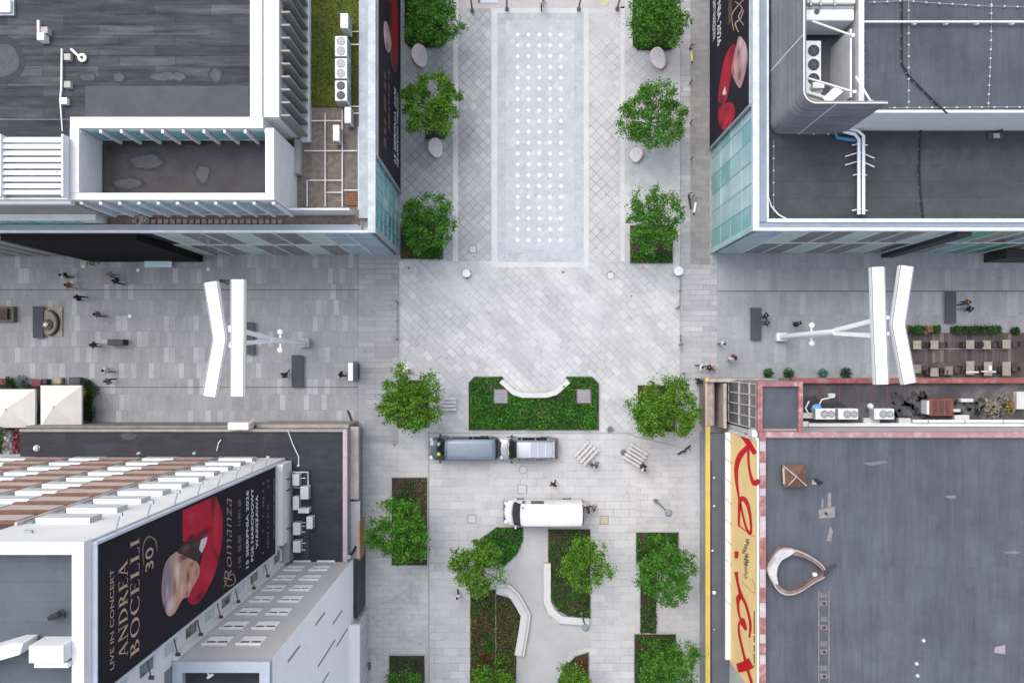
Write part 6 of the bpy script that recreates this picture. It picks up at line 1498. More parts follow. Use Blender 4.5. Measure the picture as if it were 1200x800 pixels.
# cafe pavilions on the left
FAB = mat('awning_white', (.68,.67,.645), .8, .06, .8, stain=((.56,.555,.53), 1.2, .4))
def parasol(px0,py0,px1,py1,label):
    h=2.2; x0,x1,y0,y1=gx(px0,h),gx(px1,h),gy(py1,h),gy(py0,h); cx,cy=(x0+x1)/2,(y0+y1)/2
    o=thing('square_parasol',label,'parasol',(cx,cy,0),0,'square white parasols of the cafe')
    a,b=(x1-x0)/2,(y1-y0)/2; z=2.62
    vs=[];n=4
    q=MB(); q.add([(-a,-b,z),(a,-b,z),(a,b,z),(-a,b,z),(0,0,3.75)],[(0,1,4),(1,2,4),(2,3,4),(3,0,4)])
    q.add([(-a,-b,z),(a,-b,z),(a,b,z),(-a,b,z),(-a,-b,z-.25),(a,-b,z-.25),(a,b,z-.25),(-a,b,z-.25)],[(0,4,5,1),(1,5,6,2),(2,6,7,3),(3,7,4,0)])
    q.build('canopy',FAB,o); MB().lathe([(.05,0),(.05,3.6)],(0,0,.05),10).build('pole',GREYM,o); MB().box(-.4,-.4,0,.4,.4,.1).build('foot',CONC,o)
    for sx in (-1,1):
        for sy in (-1,1): MB().tube([(0,0,3.55),(sx*a*.98,sy*b*.98,z-.04)],.025,6).build('rib',GREYM,o)
    MB().lathe([(.07,0),(.03,.12)],(0,0,3.74),8).build('finial',FAB,o)
parasol(-9,456,40,501,'white square parasol cut by the left picture edge'); parasol(46.5,451.5,94.5,500,'white square parasol in full view beside the cafe plants')
tag(MB().sheet([(gx(-60),gy(450)),(gx(108),gy(450)),(gx(108),gy(505)),(gx(-60),gy(505))],.03).build('cafe_floor',mat('cafe_floor_dark',(.045,.04,.036),.9,.3,2)),kind='structure')  # dark sheet under and between the parasols
for i,(a,b,sx,sy,m,lab,kind) in enumerate(((88,446.5,.95,.62,plain('navy_box',(.02,.03,.05),.5),'navy blue box above the full parasol','box'),(68,446,.62,.5,mat('tan_box',(.46,.36,.24),.8,.2,3),'tan wicker box above the full parasol','box'),(53,447,.42,.4,BLACK,'small black box between the parasols','box'),(43,448.5,.8,.55,mat('maroon_fabric',(.22,.05,.06),.8,.25,3),'maroon cushion seat in the gap between the parasols','seat'),(1,447.5,.9,.5,mat('maroon_fabric',(.22,.05,.06),.8,.25,3),'maroon cushion seat at the left picture edge','seat'),(99,496,.4,.4,mat('terracotta_pot',(.30,.15,.08),.8,.2,3),'terracotta tub at the lower right corner of the full parasol','tub'),(97.5,460,.5,.7,mat('ochre_box',(.30,.17,.06),.8,.25,3),'ochre crate at the upper right edge of the full parasol','crate'))):
    c=P(a,b,.4); o=thing({'box':'cafe_box','seat':'cushion_bench','tub':'plant_tub','crate':'wooden_crate'}[kind],lab,kind,(c.x,c.y,.0 if b<450 else .031)); MB().box(-sx/2,-sy/2,.06,sx/2,sy/2,.6).build('body',m,o,bevel=.04); MB().box(-sx*.42,-sy*.42,0,sx*.42,sy*.42,.058).build('base',DARKM,o)
    if kind in('tub','box','crate'): MB().box(-sx*.38,-sy*.38,.602,sx*.38,sy*.38,.63).build('lid',m,o)
for a,b,r,h_,m,lab in ((14,448,.5,.8,HEDGED,'dark green potted shrub behind the cut parasol'),(29,447,.55,.9,MATS['blue_leaf'],'pale green potted shrub behind the cut parasol'),(104.5,449,.42,.9,MATS['deep_leaf'],'green plant nearest the street at the parasol corner'),(111,457,.6,.9,HEDGED,'bushy dark plant right of the full parasol'),(104,468,.6,.9,GCOV,'brownish plant at the right edge of the full parasol'),(105,482,.7,.7,HEDGED,'dark shrub low on the right edge of the full parasol'),(106,500,.4,.8,MATS['deep_leaf'],'small green plant on the kerb by the corner roof'),(27,499,.28,3.3,HEDGE,'green plant between the parasol and the corner roof')):
    bush(a,b,r,h_,lab,m)
c=P(8,519,2); o=thing('flower_display','colourful flower and plant display left of the corner roof','flower display',(c.x-.3,c.y,0)); q=MB(); MB().box(-1.2,-1.1,0,1.15,1.15,1.7).build('stand',mat('stand_brown',(.16,.13,.11),.8,.3,2),o)
for nm,m,cx_,n in (('red_flowers',leafmat('maroon_leaf',(.10,.01,.025),(.2,.03,.06),(.4,.15,.2),.2),.75,150),('pale_leaves',leafmat('silver_leaf',(.2,.22,.2),(.32,.34,.32),(.5,.5,.5),.2),.1,110),('green_leaves',HEDGED,-.7,150)):
    q=MB(); rng=random.Random(n+int(cx_*10))
    for _ in range(n): leaf(q,Vector((cx_+rng.gauss(0,.22),rng.uniform(-1.0,1.05),1.75+rng.random()*.5)),.25,.14,rng)
    q.build(nm,m,o)['kind']='stuff'
# red terrace on the right
DECK=slabs('deck_boards',(.10,.075,.08),(.17,.135,.14),(.05,.04,.045),.32,6.0,.015,0,.5,(.24,.21,.21),.25,(.6,1),.8)
o=thing('wooden_terrace','brown boarded restaurant terrace beside the red coping','terrace',P(1130,417))
part(MB().box(gx(1063),gy(441.5),0,gx(1300),gy(390),.14),'deck',DECK,o); part(MB().box(gx(1063)-.06,gy(441.5),0,gx(1063)-.002,gy(390),.2),'edge_board',mat('edge_board',(.08,.05,.05),.8),o)
part(MB().box(gx(1063),gy(409),.142,gx(1180),gy(408.3),.16),'seam',GREYM,o)
TABT=mat('table_beige',(.36,.315,.27),.7,.15,3); k=0
CHM=plain('chair_dark',(.06,.045,.05),.6)
tabs=[(1074,404,'beige table in the upper row, nearest the white lamp beam'),(1094,404,'beige table second in the upper row of the terrace'),(1136,403.5,'beige table third in the upper row of the terrace'),(1155.5,404,'beige table fourth in the upper row of the terrace'),(1178.5,403,'pinkish beige table last in the upper row of the terrace'),(1074,432,'faded table in the lower row, nearest the white lamp beam'),(1094,436,'beige table second in the lower row of the terrace'),(1111,434,'dim brown table in the lower row of the terrace'),(1136,431,'long beige table left of the white parcels in the lower row'),(1157,432,'long beige table with white parcels in the lower row'),(1178.5,432,'long beige table last in the lower row of the terrace')]
for a,b,lab in tabs:
    c=P(a,b,.6); lg = 'long' in lab; m=TABT if 'dim' not in lab and 'faded' not in lab else mat('table_dim',(.26,.22,.20),.8,.2,3)
    o=thing('cafe_table',lab,'table',(c.x,c.y,.141),0,'terrace tables'); s=.33; sy=.55 if lg else .34
    MB().box(-s,-sy,.70,s,sy,.75).build('top',m,o,bevel=.01); MB().lathe([(.04,.02),(.04,.698)],(0,0,0),8).build('pedestal',DARKM,o); MB().box(-.2,-.2,0,.2,.2,.02).build('foot',DARKM,o)
    q=MB(); q.box(-.012,-sy*.97,.751,.012,sy*.97,.754); q.box(-s*.97,-.012,.751,s*.97,.012,.753) if False else None; q.build('joint',GREYM,o)
ch0=None
for i,(a,b,lab) in enumerate(tabs):
    for s in (-1,1):
        c=P(a,b,.3); loc=(c.x+s*.62,c.y,.141); L_=('dark chair left of the ' if s<0 else 'dark chair right of the ')+lab.replace('beige table ','table ').replace('beige ','')
        if ch0 is None:
            ch0=thing('cafe_chair',L_,'chair',loc,0 if s<0 else math.pi,'chairs on the terrace')
            MB().box(-.21,-.21,.42,.21,.21,.46).build('seat',CHM,ch0); MB().box(-.23,-.2,.47,-.19,.2,.85).build('backrest',CHM,ch0)
            for u in (-1,1):
                for v in (-1,1): MB().box(u*.18-.015,v*.18-.015,0,u*.18+.015,v*.18+.015,.418).build('leg',DARKM,ch0)
        else: dup(ch0,loc,0 if s<0 else math.pi,' '.join(L_.split()[:16]))
q=thing('paper_parcels','white parcels lying across the long lower tables','parcels',(*P(1157,434,.6)[:2],.9)); 
for (a,b,sx,sy) in ((1139,435.8,1.0,.12),(1153,435,.5,.1),(1160,432,.25,.5),(1162,435.5,.6,.12)): part(MB().obox((*P(a,b,.7)[:2],.93),(sx,sy,.07)),'parcel',WHITE,q)
for a0,a1,lab,seed in ((1058,1096,'hedge planter with orange tips behind the white lamp beam',4),(1113,1166,'longer hedge planter with orange tips on the terrace edge',5)):
    o=thing('hedge_planter',lab,'planter',P((a0+a1)/2,386)); part(MB().box(gx(a0),gy(390.5),0,gx(a1),gy(383),.5),'trough',DARKM,o); rng=random.Random(seed); q=MB(); q2=MB()
    for _ in range(900):
        x=rng.uniform(gx(a0-1),gx(a1+1)); n_=noise.noise(Vector((x*1.6,seed,0)))
        if n_<-.3: continue
        p=Vector((x,rng.uniform(gy(390.5),gy(382.5))+rng.gauss(0,.05),.5+rng.random()*(.5+.5*n_))); leaf(q if noise.noise(Vector((x*1.1,9,seed)))<.28 else q2,p,rng.uniform(.12,.22),.1,rng)
    part(q,'leaves',HEDGED,o)['kind']='stuff'; part(q2,'orange_leaves',leafmat('orange_leaf',(.16,.10,.05),(.28,.19,.12),(.4,.3,.2),.2),o)['kind']='stuff'
bush(1187,388,.35,.6,'small bush at the right end of the terrace edge',HEDGED)
psheet('glass_strip_paving',[(930,424),(1063,424),(1063,443),(930,443)],3,slabs('paving_pale_strip',(.36,.40,.42),(.44,.475,.495),(.32,.35,.36),.5,.9,.012,0,.5))
# ================================================================ VEHICLES (front towards -X)
CARG=glass('car_glass',(.012,.014,.016),.04,.2)
def vehicle(label,cat,px,py,L,Wd,st,paint,name,glassx,roofx,sides,wheels=(-.30,.30),wr=.34,rz=0,extras=None):
    c=P(px,py,.9); o=thing(name,label,cat,(c.x,c.y,0),rz)
    prof=[]
    # station: x, halfwidth bottom, halfwidth belt, halfwidth top, z bottom, z belt, z top
    def sec(s):
        x,wb,wl,wt,zb,zl,zt=s
        h=[(0,zb),(wb*.93,zb),(wb,zb+.10),(wl*.995,zb+(zl-zb)*.55),(wl,zl),(wt,zt-.07),(wt*.93,zt-.018),(wt*.55,zt),(0,zt+.012)]
        u=x/(L/2); bow=(.30*max(0,-u-.30)/.7 if u<0 else -.10*max(0,u-.8)/.2)
        X=lambda y: x+bow*abs(y/wl)**2.2
        return [Vector((X(y),y,z)) for y,z in h]+[Vector((X(y),-y,z)) for y,z in h[-2:0:-1]]
    S=[sec(s) for s in st]; n=len(S[0]); mb=MB()
    mb.add([v for s in S for v in s],[(i*n+k,i*n+(k+1)%n,(i+1)*n+(k+1)%n,(i+1)*n+k) for i in range(len(S)-1) for k in range(n)]+[tuple(range(n-1,-1,-1)),tuple((len(S)-1)*n+k for k in range(n))])
    body=mb.build('body',paint,o,smooth=True)
    bm=bmesh.new(); bm.from_mesh(body.data); bmesh.ops.recalc_face_normals(bm,faces=bm.faces); bm.to_mesh(body.data); bm.free()
    def at(i,k):
        i=max(0,min(len(S)-1,i)); a=int(math.floor(i)); a=min(a,len(S)-2); t=i-a
        kk=int(math.floor(k)); u=k-kk
        p=S[a][kk%n].lerp(S[a+1][kk%n],t); q=S[a][(kk+1)%n].lerp(S[a+1][(kk+1)%n],t)
        return p.lerp(q,u)
    def panel(nm,i0,i1,k0,k1,m,off=.008,ni=3,nk=10,par=None):
        vs=[];fs=[]
        cen=Vector((0,0,1.0))
        for a in range(ni+1):
            for b in range(nk+1):
                i=i0+(i1-i0)*a/ni; k=k0+(k1-k0)*b/nk
                p=at(i,k); e=.02
                du=at(min(i+e,len(S)-1),k)-at(max(i-e,0),k); dv=at(i,k+.05)-at(i,k-.05)
                nn=du.cross(dv); nn=nn.normalized() if nn.length>1e-9 else Vector((0,0,1))
                if nn.dot(p-Vector((p.x*.8,0,.9)))<0: nn=-nn
                vs.append(p+nn*off)
        for a in range(ni):
            for b in range(nk): fs.append((a*(nk+1)+b,a*(nk+1)+b+1,(a+1)*(nk+1)+b+1,(a+1)*(nk+1)+b))
        return MB().add(vs,fs).build(nm,m,par or o,smooth=True)
    ws=panel('windshield',glassx[0],glassx[1],5.15,10.85,CARG,.008)
    panel('rear_window',len(S)-2+.1,len(S)-1.15,5.3,10.7,CARG,.008) if roofx else None
    for a,b in sides:
        panel('side_window',a,b,4.12,4.9,CARG,.008,4,2); panel('side_window',a,b,11.1,11.88,CARG,.008,4,2)
    for u in wheels:
        for s in (-1,1):
            t=MB().lathe([(wr*.62,-.10),(wr*.96,-.10),(wr,-.06),(wr,.06),(wr*.96,.10),(wr*.62,.10)],(u*L,s*(Wd/2-.10),wr),22,'Y').build('wheel',TYRE,o,smooth=True)
            MB().lathe([(wr*.60,-.112),(wr*.55,-.06),(wr*.55,.06),(wr*.60,.112)],(u*L,s*(Wd/2-.10),wr),16,'Y').build('rim',GREYM,t)
    for s in (-1,1):
        MB().obox((-L/2+.16,s*(Wd*.36),st[1][5]-.03),(.26,.30,.14),rz=s*.25).build('headlight',plain('headlight',(.55,.57,.6),.1),o,bevel=.03)
        MB().obox((st[glassx[0]][0]+.28,s*(Wd/2+.10),st[glassx[0]][6]+.12),(.14,.22,.2)).build('mirror',BLACK if name!='white_van' else paint,o,bevel=.04)
        MB().obox((L/2-.02,s*(Wd*.42),st[-1][5]*.92),(.06,.12,.36)).build('tail_light',plain('tail_red',(.35,.01,.01),.3),o)
    MB().box(-L/2-.015,-Wd*.42,.30,-L/2+.12,Wd*.42,.52).build('bumper',BLACK,o,bevel=.04); MB().box(L/2-.1,-Wd*.44,.30,L/2+.03,Wd*.44,.5).build('rear_bumper',BLACK,o,bevel=.04)
    # hood gap, wipers and seam lines
    g0=[at(glassx[0]-.12,k)+Vector((0,0,.012)) for k in (5.3,6,7,8,9,10,10.7)]
    MB().tube(g0,.012,5).build('hood_gap',BLACK,o)
    for k in (6.2,8.6): MB().tube([at(glassx[0]+.08,k)+Vector((0,0,.03)),at(glassx[0]+.45,k+1.3)+Vector((0,0,.03))],.012,5).build('wiper',BLACK,o)
    for i_ in (glassx[1]+1.0,glassx[1]+1.45): MB().tube([at(i_,k)+Vector((0,0,.006)) for k in (5,6,7,8,9,10,11)],.008,4).build('roof_seam',GREYM,o)
    for s in (-1,1): MB().tube([at(glassx[1]+.02,8+s*2.6)+Vector((0,0,.008)),at(len(S)-2.2,8+s*2.6)+Vector((0,0,.008))],.012,4).build('roof_gutter',GREYM,o)
    if extras: extras(o,at,panel,S)
    return o
PV=plain('paint_blue_grey',(.115,.15,.195),.35,.3,.5,.5); PS=plain('paint_silver',(.33,.34,.39),.35,.35,.5,.4); PW=plain('paint_white',(.60,.60,.61),.35,0,.5,.4)
VEST=plain('hi_vis',(.45,.5,.02),.7)
def ex_van(o,at,panel,S):
    q=MB()
    for k in range(9): y=-.66+k*.165; q.box(-1.2,y-.03,2.003,2.35,y+.03,2.018)
    q.build('roof_ribs',PV,o)
    for y in (-.40,.38): MB().obox((-1.93,y,1.38),(.30,.26,.04),M=Matrix.Rotation(rad(-30),3,'Y')).build('dashboard_item',VEST if y<0 else mat('pale_green',(.4,.45,.3),.8),o)
    MB().box(-2.62,.28,1.075,-2.40,.62,1.10).build('hood_plate',plain('sticker',(.5,.55,.58),.5),o)
st=[(-2.72,.70,.76,.62,.34,.72,.84),(-2.62,.84,.88,.80,.28,.92,1.04),(-2.10,.88,.93,.86,.26,1.10,1.17),(-1.45,.89,.95,.80,.26,1.18,1.90),(-1.15,.89,.95,.80,.26,1.18,1.98),(2.2,.89,.95,.80,.26,1.18,1.99),(2.55,.88,.94,.79,.26,1.18,1.95),(2.70,.86,.91,.77,.30,1.15,1.80)]
vehicle('long blue-grey van with ribbed roof parked below the central bed','van',543,525.5,5.42,1.90,st,PV,'grey_van',(2,3),True,((3.2,3.95),(4.1,4.55),(4.6,4.95)),(-.30,.30),.34,0,ex_van)
def ex_suv(o,at,panel,S):
    for s in (-1,1): MB().tube([(-.95,s*.66,1.74),(-.85,s*.66,1.80),(1.75,s*.66,1.80),(1.9,s*.66,1.72)],.03,8).build('roof_rail',DARKM,o)
    MB().box(.15,-.56,1.751,1.85,.56,1.765).build('sunroof',plain('sunroof_grey',(.30,.32,.38),.2),o)
    for x in (.05,.7,1.3,1.92): MB().box(x-.012,-.60,1.766,x+.012,.60,1.772).build('roof_seam',WHITE2,o)
    MB().box(-1.62,-.42,1.13,-1.36,.05,1.17).build('dashboard_item',VEST,o)
    MB().box(-1.62,.15,1.13,-1.36,.5,1.17).build('dashboard_item',mat('pale_green',(.4,.45,.3),.8),o)
    MB().box(-2.34,-.62,.93,-2.24,.62,1.0).build('grille',BLACK,o)
st=[(-2.33,.68,.74,.64,.36,.72,.88),(-2.22,.84,.88,.80,.30,.92,1.02),(-1.62,.87,.91,.84,.28,1.04,1.12),(-.95,.88,.92,.72,.28,1.08,1.66),(-.60,.88,.92,.72,.28,1.08,1.74),(1.55,.88,.92,.70,.28,1.08,1.74),(2.05,.87,.91,.68,.28,1.06,1.66),(2.30,.84,.88,.70,.32,1.04,1.15)]
vehicle('silver car with roof rails and pale panelled roof parked behind the blue-grey van','car',619.5,526,4.62,1.84,st,PS,'silver_car',(2,3),True,((3.2,3.95),(4.05,4.5),(4.55,4.95)),(-.30,.29),.34,0,ex_suv)
def ex_w(o,at,panel,S):
    MB().obox((3.12,.75,.9),(.5,.06,1.3),rz=-.7).build('rear_door',PW,o)
    MB().box(-1.75,.55,2.28,-1.1,.62,2.30).build('roof_strip',BLACK,o)
    for x in (-1.5,-.2): pass
st=[(-3.16,.72,.78,.66,.36,.80,.92),(-3.04,.90,.94,.86,.30,1.02,1.12),(-2.50,.95,.99,.92,.28,1.22,1.28),(-1.88,.97,1.01,.86,.28,1.32,2.12),(-1.50,.97,1.01,.86,.28,1.34,2.34),(2.7,.97,1.01,.86,.28,1.34,2.38),(3.0,.96,1.00,.85,.28,1.34,2.34),(3.12,.94,.98,.84,.32,1.3,2.2)]
vehicle('long white high-roofed van parked across the top of the garden path','van',637,600.5,6.32,2.02,st,PW,'white_van',(2,3),True,((3.2,3.9),(4.1,4.35)),(-.30,.30),.36,0,ex_w)

# ================================================================ PEOPLE
ZONES=('skin','top','trousers','shoes')
def body_mesh(pose):
    J={'pelvis':(0,0,.92),'spine':(0,0,1.12),'chest':(0,.0,1.34),'neck':(0,.01,1.47),'head0':(0,.03,1.56),'head1':(0,.03,1.68),'nose':(0,.135,1.605)}
    st=pose.get('stride',.0); sw=pose.get('swing',.15); lean=pose.get('lean',0)
    for s,n in ((-1,'l'),(1,'r')):
        f=s*st
        J['hip'+n]=(s*.095,0,.88); J['knee'+n]=(s*.10,f*.5+.04*abs(f),.49); J['ank'+n]=(s*.10,f-.03,.09); J['toe'+n]=(s*.115,f+.13,.045)
        J['sh'+n]=(s*.185,0,1.40); J['el'+n]=(s*.245,-s*sw*.35-.02,1.13); J['wr'+n]=(s*.25,-s*sw+.06,.90); J['hand'+n]=(s*.245,-s*sw+.10,.81); J['thumb'+n]=(s*.20,-s*sw+.12,.85)
    if pose.get('sit'):
        for k in list(J): x,y,z=J[k]; J[k]=(x,y,z-.42)
        for s,n in ((-1,'l'),(1,'r')):
            J['hip'+n]=(s*.10,0,.48); J['knee'+n]=(s*.12,.42,.50); J['ank'+n]=(s*.12,.44,.09); J['toe'+n]=(s*.13,.60,.045); J['el'+n]=(s*.24,.06,.74); J['wr'+n]=(s*.16,.28,.60); J['hand'+n]=(s*.14,.36,.58); J['thumb'+n]=(s*.10,.33,.60)
    for k,v in pose.get('set',{}).items(): J[k]=v
    E=[('pelvis','spine','top'),('spine','chest','top'),('chest','neck','top'),('neck','head0','skin'),('head0','head1','skin'),('head0','nose','skin')]
    for n in 'lr': E+=[('pelvis','hip'+n,'trousers'),('hip'+n,'knee'+n,'trousers'),('knee'+n,'ank'+n,'trousers'),('ank'+n,'toe'+n,'shoes'),('chest','sh'+n,'top'),('sh'+n,'el'+n,'top'),('el'+n,'wr'+n,'skin'),('wr'+n,'hand'+n,'skin'),('wr'+n,'thumb'+n,'skin')]
    R_={'pelvis':.145,'spine':.135,'chest':.145,'neck':.058,'head0':.088,'head1':.092,'nose':.022}
    for n in 'lr': R_.update({'hip'+n:.105,'knee'+n:.066,'ank'+n:.045,'toe'+n:.042,'sh'+n:.062,'el'+n:.048,'wr'+n:.034,'hand'+n:.036,'thumb'+n:.016})
    names=list(J); idx={k:i for i,k in enumerate(names)}
    me=bpy.data.meshes.new('person_body'); me.from_pydata([J[k] for k in names],[(idx[a],idx[b]) for a,b,_ in E],[]); me.update()
    o=bpy.data.objects.new('person_body',me); COL.objects.link(o)
    o.modifiers.new('s','SKIN'); sd=o.modifiers.new('d','SUBSURF'); sd.levels=1
    for k in names:
        sv=me.skin_vertices[0].data[idx[k]]; r=R_[k]; sv.radius=(r*1.25,r*.85) if k in('pelvis','spine','chest') else (r,r)
        sv.use_root=(k=='pelvis')
    dg=bpy.context.evaluated_depsgraph_get(); out=bpy.data.meshes.new_from_object(o.evaluated_get(dg))
    bpy.data.objects.remove(o)
    out.materials.clear()
    for z in ZONES: out.materials.append(SKINM)
    segs=[(Vector(J[a]),Vector(J[b]),ZONES.index(z),(R_[a]+R_[b])/2) for a,b,z in E]
    for p in out.polygons:
        c=p.center; best=9;bi=0
        for a,b,z,r in segs:
            d=b-a; t=max(0,min(1,(c-a).dot(d)/d.length_squared)); v=(c-a-d*t).length-r
            if v<best: best=v;bi=z
        p.material_index=bi; p.use_smooth=True
    out.name='person_body'
    return out,J
POSES=[body_mesh({'stride':.26,'swing':.22}),body_mesh({'stride':.10,'swing':.08}),body_mesh({'stride':-.22,'swing':-.18}),body_mesh({'sit':1})]
CM={}
def cm(c):
    if c not in CM: CM[c]=mat('cloth_%d'%len(CM),c,.85,.15,6)
    return CM[c]
BLK,DRK,WHT,REDC,GRY,NAVY,BEI,MAR,PNK=(.015,.015,.018),(.04,.04,.045),(.62,.62,.63),(.38,.10,.11),(.16,.165,.17),(.03,.04,.08),(.40,.33,.26),(.14,.025,.035),(.45,.25,.26)
HAIRS={'k':(.012,.010,.009),'b':(.07,.04,.022),'y':(.32,.22,.11),'g':(.35,.34,.33)}
def person(px,py,rz,top,trou,hair,label,pose=0,acc=None,z=0.0,group=None):
    me,J=POSES[pose]; c=P(px,py); o=thing('person',label,'person',(c.x,c.y,z),rad(rz),group)
    b=link('body',me,o)
    for i,m in enumerate((SKINM,cm(top),cm(trou),cm(DRK))):
        b.material_slots[i].link='OBJECT'; b.material_slots[i].material=m
    hz=J['head1'][2]; hm=MB(); hm.ball((0,.015,hz-.01),.108,1.0,1.12,1.0,14,8)
    hm.v=[(x,(y if y<.08 else .08+(y-.08)*.3),max(zz,hz-.10 if y<.02 else hz-.005)) for x,y,zz in hm.v]
    hm.build('hair',cm(HAIRS[hair]),o,smooth=True)
    for s in (-1,1): MB().ball((s*.035,J['nose'][1]-.022,J['nose'][2]+.028),.012,n=6,m=4).build('eye',BLACK,o)
    zp=J['chest'][2]
    if acc=='backpack': MB().box(-.15,-.30,zp-.30,.15,-.13,zp+.08).build('backpack',cm(BLK),o,bevel=.05)
    if acc=='bag': MB().box(.27,-.16,J['wrr'][2]-.38,.36,.16,J['wrr'][2]-.06).build('bag',cm(WHT),o,bevel=.03)
    return o
def umbrella(px,py,r,zt,col,label):
    c=P(px,py,zt/VZ); o=thing('umbrella',label,'umbrella',(c.x,c.y,0)); q=MB(); n=8
    rings=[(0.02,zt),(r*.4,zt-.05),(r*.75,zt-.15),(r,zt-.30)]
    vs=[(math.cos(2*math.pi*k/n)*a,math.sin(2*math.pi*k/n)*a,b) for a,b in rings for k in range(n)]
    q.add(vs,[(i*n+k,i*n+(k+1)%n,(i+1)*n+(k+1)%n,(i+1)*n+k) for i in range(3) for k in range(n)]); q.build('canopy',cm(col),o); MB().tube([(0,0,zt-.75),(0,0,zt+.06)],.012,6).build('shaft',DARKM,o)
    q=MB()
    for k in range(n): a=2*math.pi*k/n; q.tube([(0,0,zt-.08),(math.cos(a)*r*.97,math.sin(a)*r*.97,zt-.31)],.006,4)
    q.build('ribs',GREYM,o)
person(83,324.5,100,WHT,BLK,'k','person in white top and dark trousers walking near the cladding, upper of a pair',0,'backpack')
person(89,336,80,REDC,BEI,'k','person in pinkish red top and pale trousers walking left of the black-clad walker',1,'bag')
person(100,350,95,BLK,BLK,'k','person all in black walking above the street sculpture',2)
person(122,369.5,90,GRY,DRK,'k','person in grey top walking alone right of the street sculpture',0)
person(137,324,85,BEI,GRY,'y','fair-haired person in beige walking below the pale blue bench',1)
person(143.5,331,70,BLK,BLK,'k','person in black walking just below the fair-haired one',0)
person(132,434,90,WHT,GRY,'k','person in white shirt walking, upper of the pair near the parasol',0)
person(134,446,100,GRY,BLK,'b','person in dark grey walking, lower of the pair near the parasol',2)
person(118,404.5,90,DRK,GRY,'k','person in dark top standing at the black box stand',1)
person(337.5,438,0,BLK,DRK,'k','person in black standing left of the slab bench under the left lamp mast',0,'backpack')
person(403,438.5,90,BLK,BLK,'k','person in black beside the advert lightbox',0)
person(267,331,20,GRY,BEI,'b','person in grey walking behind the left white beam end',1)
person(892.5,371,80,BLK,BLK,'k','person in black standing by the slab bench, upper of two',2)
person(893.5,379,95,DRK,GRY,'b','person in dark clothes standing by the slab bench, lower of two',1)
person(843,403.5,-60,WHT,GRY,'k','person in white top walking alone left of the right slab bench',1)
person(856,418.5,-40,MAR,MAR,'k','person in maroon walking towards the front bushes',0)
person(853,421,-40,WHT,WHT,'g','grey-haired person in white walking beside the one in maroon',1)
person(818,430,-100,WHT,BLK,'k','person in white shirt and black trousers left of a trio near the yellow corner',0)
person(827.5,430.5,90,BLK,DRK,'k','person in black in the middle of the trio near the yellow corner',1)
person(833,431.5,80,PNK,PNK,'y','person in pale pink right of the trio near the yellow corner',2)
person(816,447,-140,BLK,BLK,'k','person in black walking by the yellow corner and right tree',0,'backpack')
umbrella(933.6,379.7,.21,1.9,BLK,'small black umbrella above the right lamp mast')
person(930,380,60,DRK,BLK,'k','person in dark clothes under the small black umbrella',1)
person(1124,355.5,95,(.20,.09,.07),BLK,'b','person in reddish brown top standing right of the greenish slab bench',2)
person(1127,363,100,BLK,(.25,.3,.36),'k','person in black top and pale jeans right of the greenish slab bench',0)
person(635.5,10,10,WHT,DRK,'k','person in white top walking at the top edge above the fountain',0)
person(648,565,160,BLK,BLK,'b','person in black walking between the parked row and the white van',0)
person(691,542,120,(.22,.17,.15),(.2,.16,.14),'b','person in brown standing left of two at the left slatted bench',1)
person(697,542.5,-100,(.24,.19,.17),GRY,'b','person in brown standing right of two at the left slatted bench',2)
person(751.5,543.5,170,DRK,BLK,'k','person in dark top at the corner of the right slatted bench',1)
person(752,547.5,20,WHT,DRK,'k','person in white top at the corner of the right slatted bench',2)
person(688,594.5,100,DRK,DRK,'k','person in dark clothes standing left of two at the rear of the white van',1)
person(694,592.5,-70,GRY,GRY,'b','person in grey standing right of two at the rear of the white van',0)
person(537,694,-150,WHT,BLK,'k','person in white top walking on the road left of the flower bed',0)
person(788,441,40,GRY,BLK,'b','person half hidden at the top of the right tree',1) if False else None
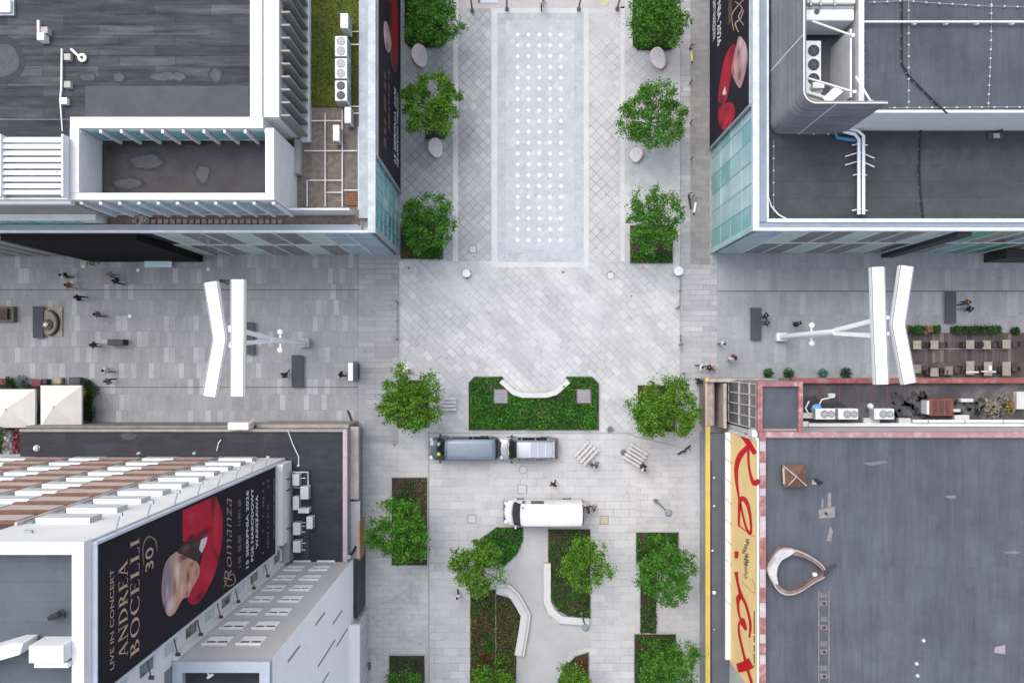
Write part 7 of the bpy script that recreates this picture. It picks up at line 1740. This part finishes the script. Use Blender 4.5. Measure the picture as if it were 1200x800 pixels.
# small white spots by the cladding
for a,b,lab in ((98,312,'white street stud left under the black cladding'),(162,316.5,'white street stud below the pale blue bench'),(244,315.5,'white street stud right under the black cladding'),(152,370.5,'pale stud in the left street beside the walker in grey')):
    c=P(a,b); o=thing('ground_light',lab,'ground light',(c.x,c.y,0)); MB().lathe([(.13,0),(.13,.05),(.10,.07)],(0,0,0),12).build('cap',WHITE,o); MB().lathe([(.17,0),(.17,.02)],(0,0,.012),12).build('rim',GREYM,o)

# ================================================================ CAMERA, SKY, SUN
cd=bpy.data.cameras.new('camera'); cam=bpy.data.objects.new('camera',cd); COL.objects.link(cam)
cam.location=(0,0,HC*VZ); cam.rotation_euler=(0,0,0)
cd.sensor_width=36; cd.lens=36*FP*VZ/1200; cd.shift_x=0; cd.shift_y=25/1200; cd.clip_end=5000; cd.clip_start=.5
scene.camera=cam
w=bpy.data.worlds.new('World'); scene.world=w; w.use_nodes=True
t=w.node_tree; t.nodes.clear()
sk=t.nodes.new('ShaderNodeTexSky'); sk.sky_type='NISHITA'; sk.sun_disc=False; sk.sun_elevation=rad(SUN_EL); sk.sun_rotation=rad(SUN_AZ)
sk.air_density=1.0; sk.dust_density=3.5; sk.ozone_density=1.0
bg=t.nodes.new('ShaderNodeBackground'); bg.inputs[1].default_value=SKY; out=t.nodes.new('ShaderNodeOutputWorld')
hs=t.nodes.new('ShaderNodeHueSaturation'); hs.inputs['Saturation'].default_value=.6; t.links.new(sk.outputs[0],hs.inputs['Color']); t.links.new(hs.outputs[0],bg.inputs[0]); t.links.new(bg.outputs[0],out.inputs[0])
sd=bpy.data.lights.new('sun','SUN'); sd.energy=SUN; sd.angle=rad(SUN_ANG); sd.color=(1,.965,.92)
so=bpy.data.objects.new('sun',sd); COL.objects.link(so)
# azimuth measured clockwise from +Y, as the sky's sun_rotation
az=rad(SUN_AZ); el=rad(SUN_EL); d=Vector((math.sin(az)*math.cos(el),math.cos(az)*math.cos(el),math.sin(el)))
so.rotation_euler=d.to_track_quat('Z','Y').to_euler(); so.location=d*60
vs=scene.view_settings; scene.display_settings.display_device='sRGB'
vs.view_transform='Standard'; vs.look='None'; vs.gamma=1; vs.exposure=EXPO; vs.use_curve_mapping=False
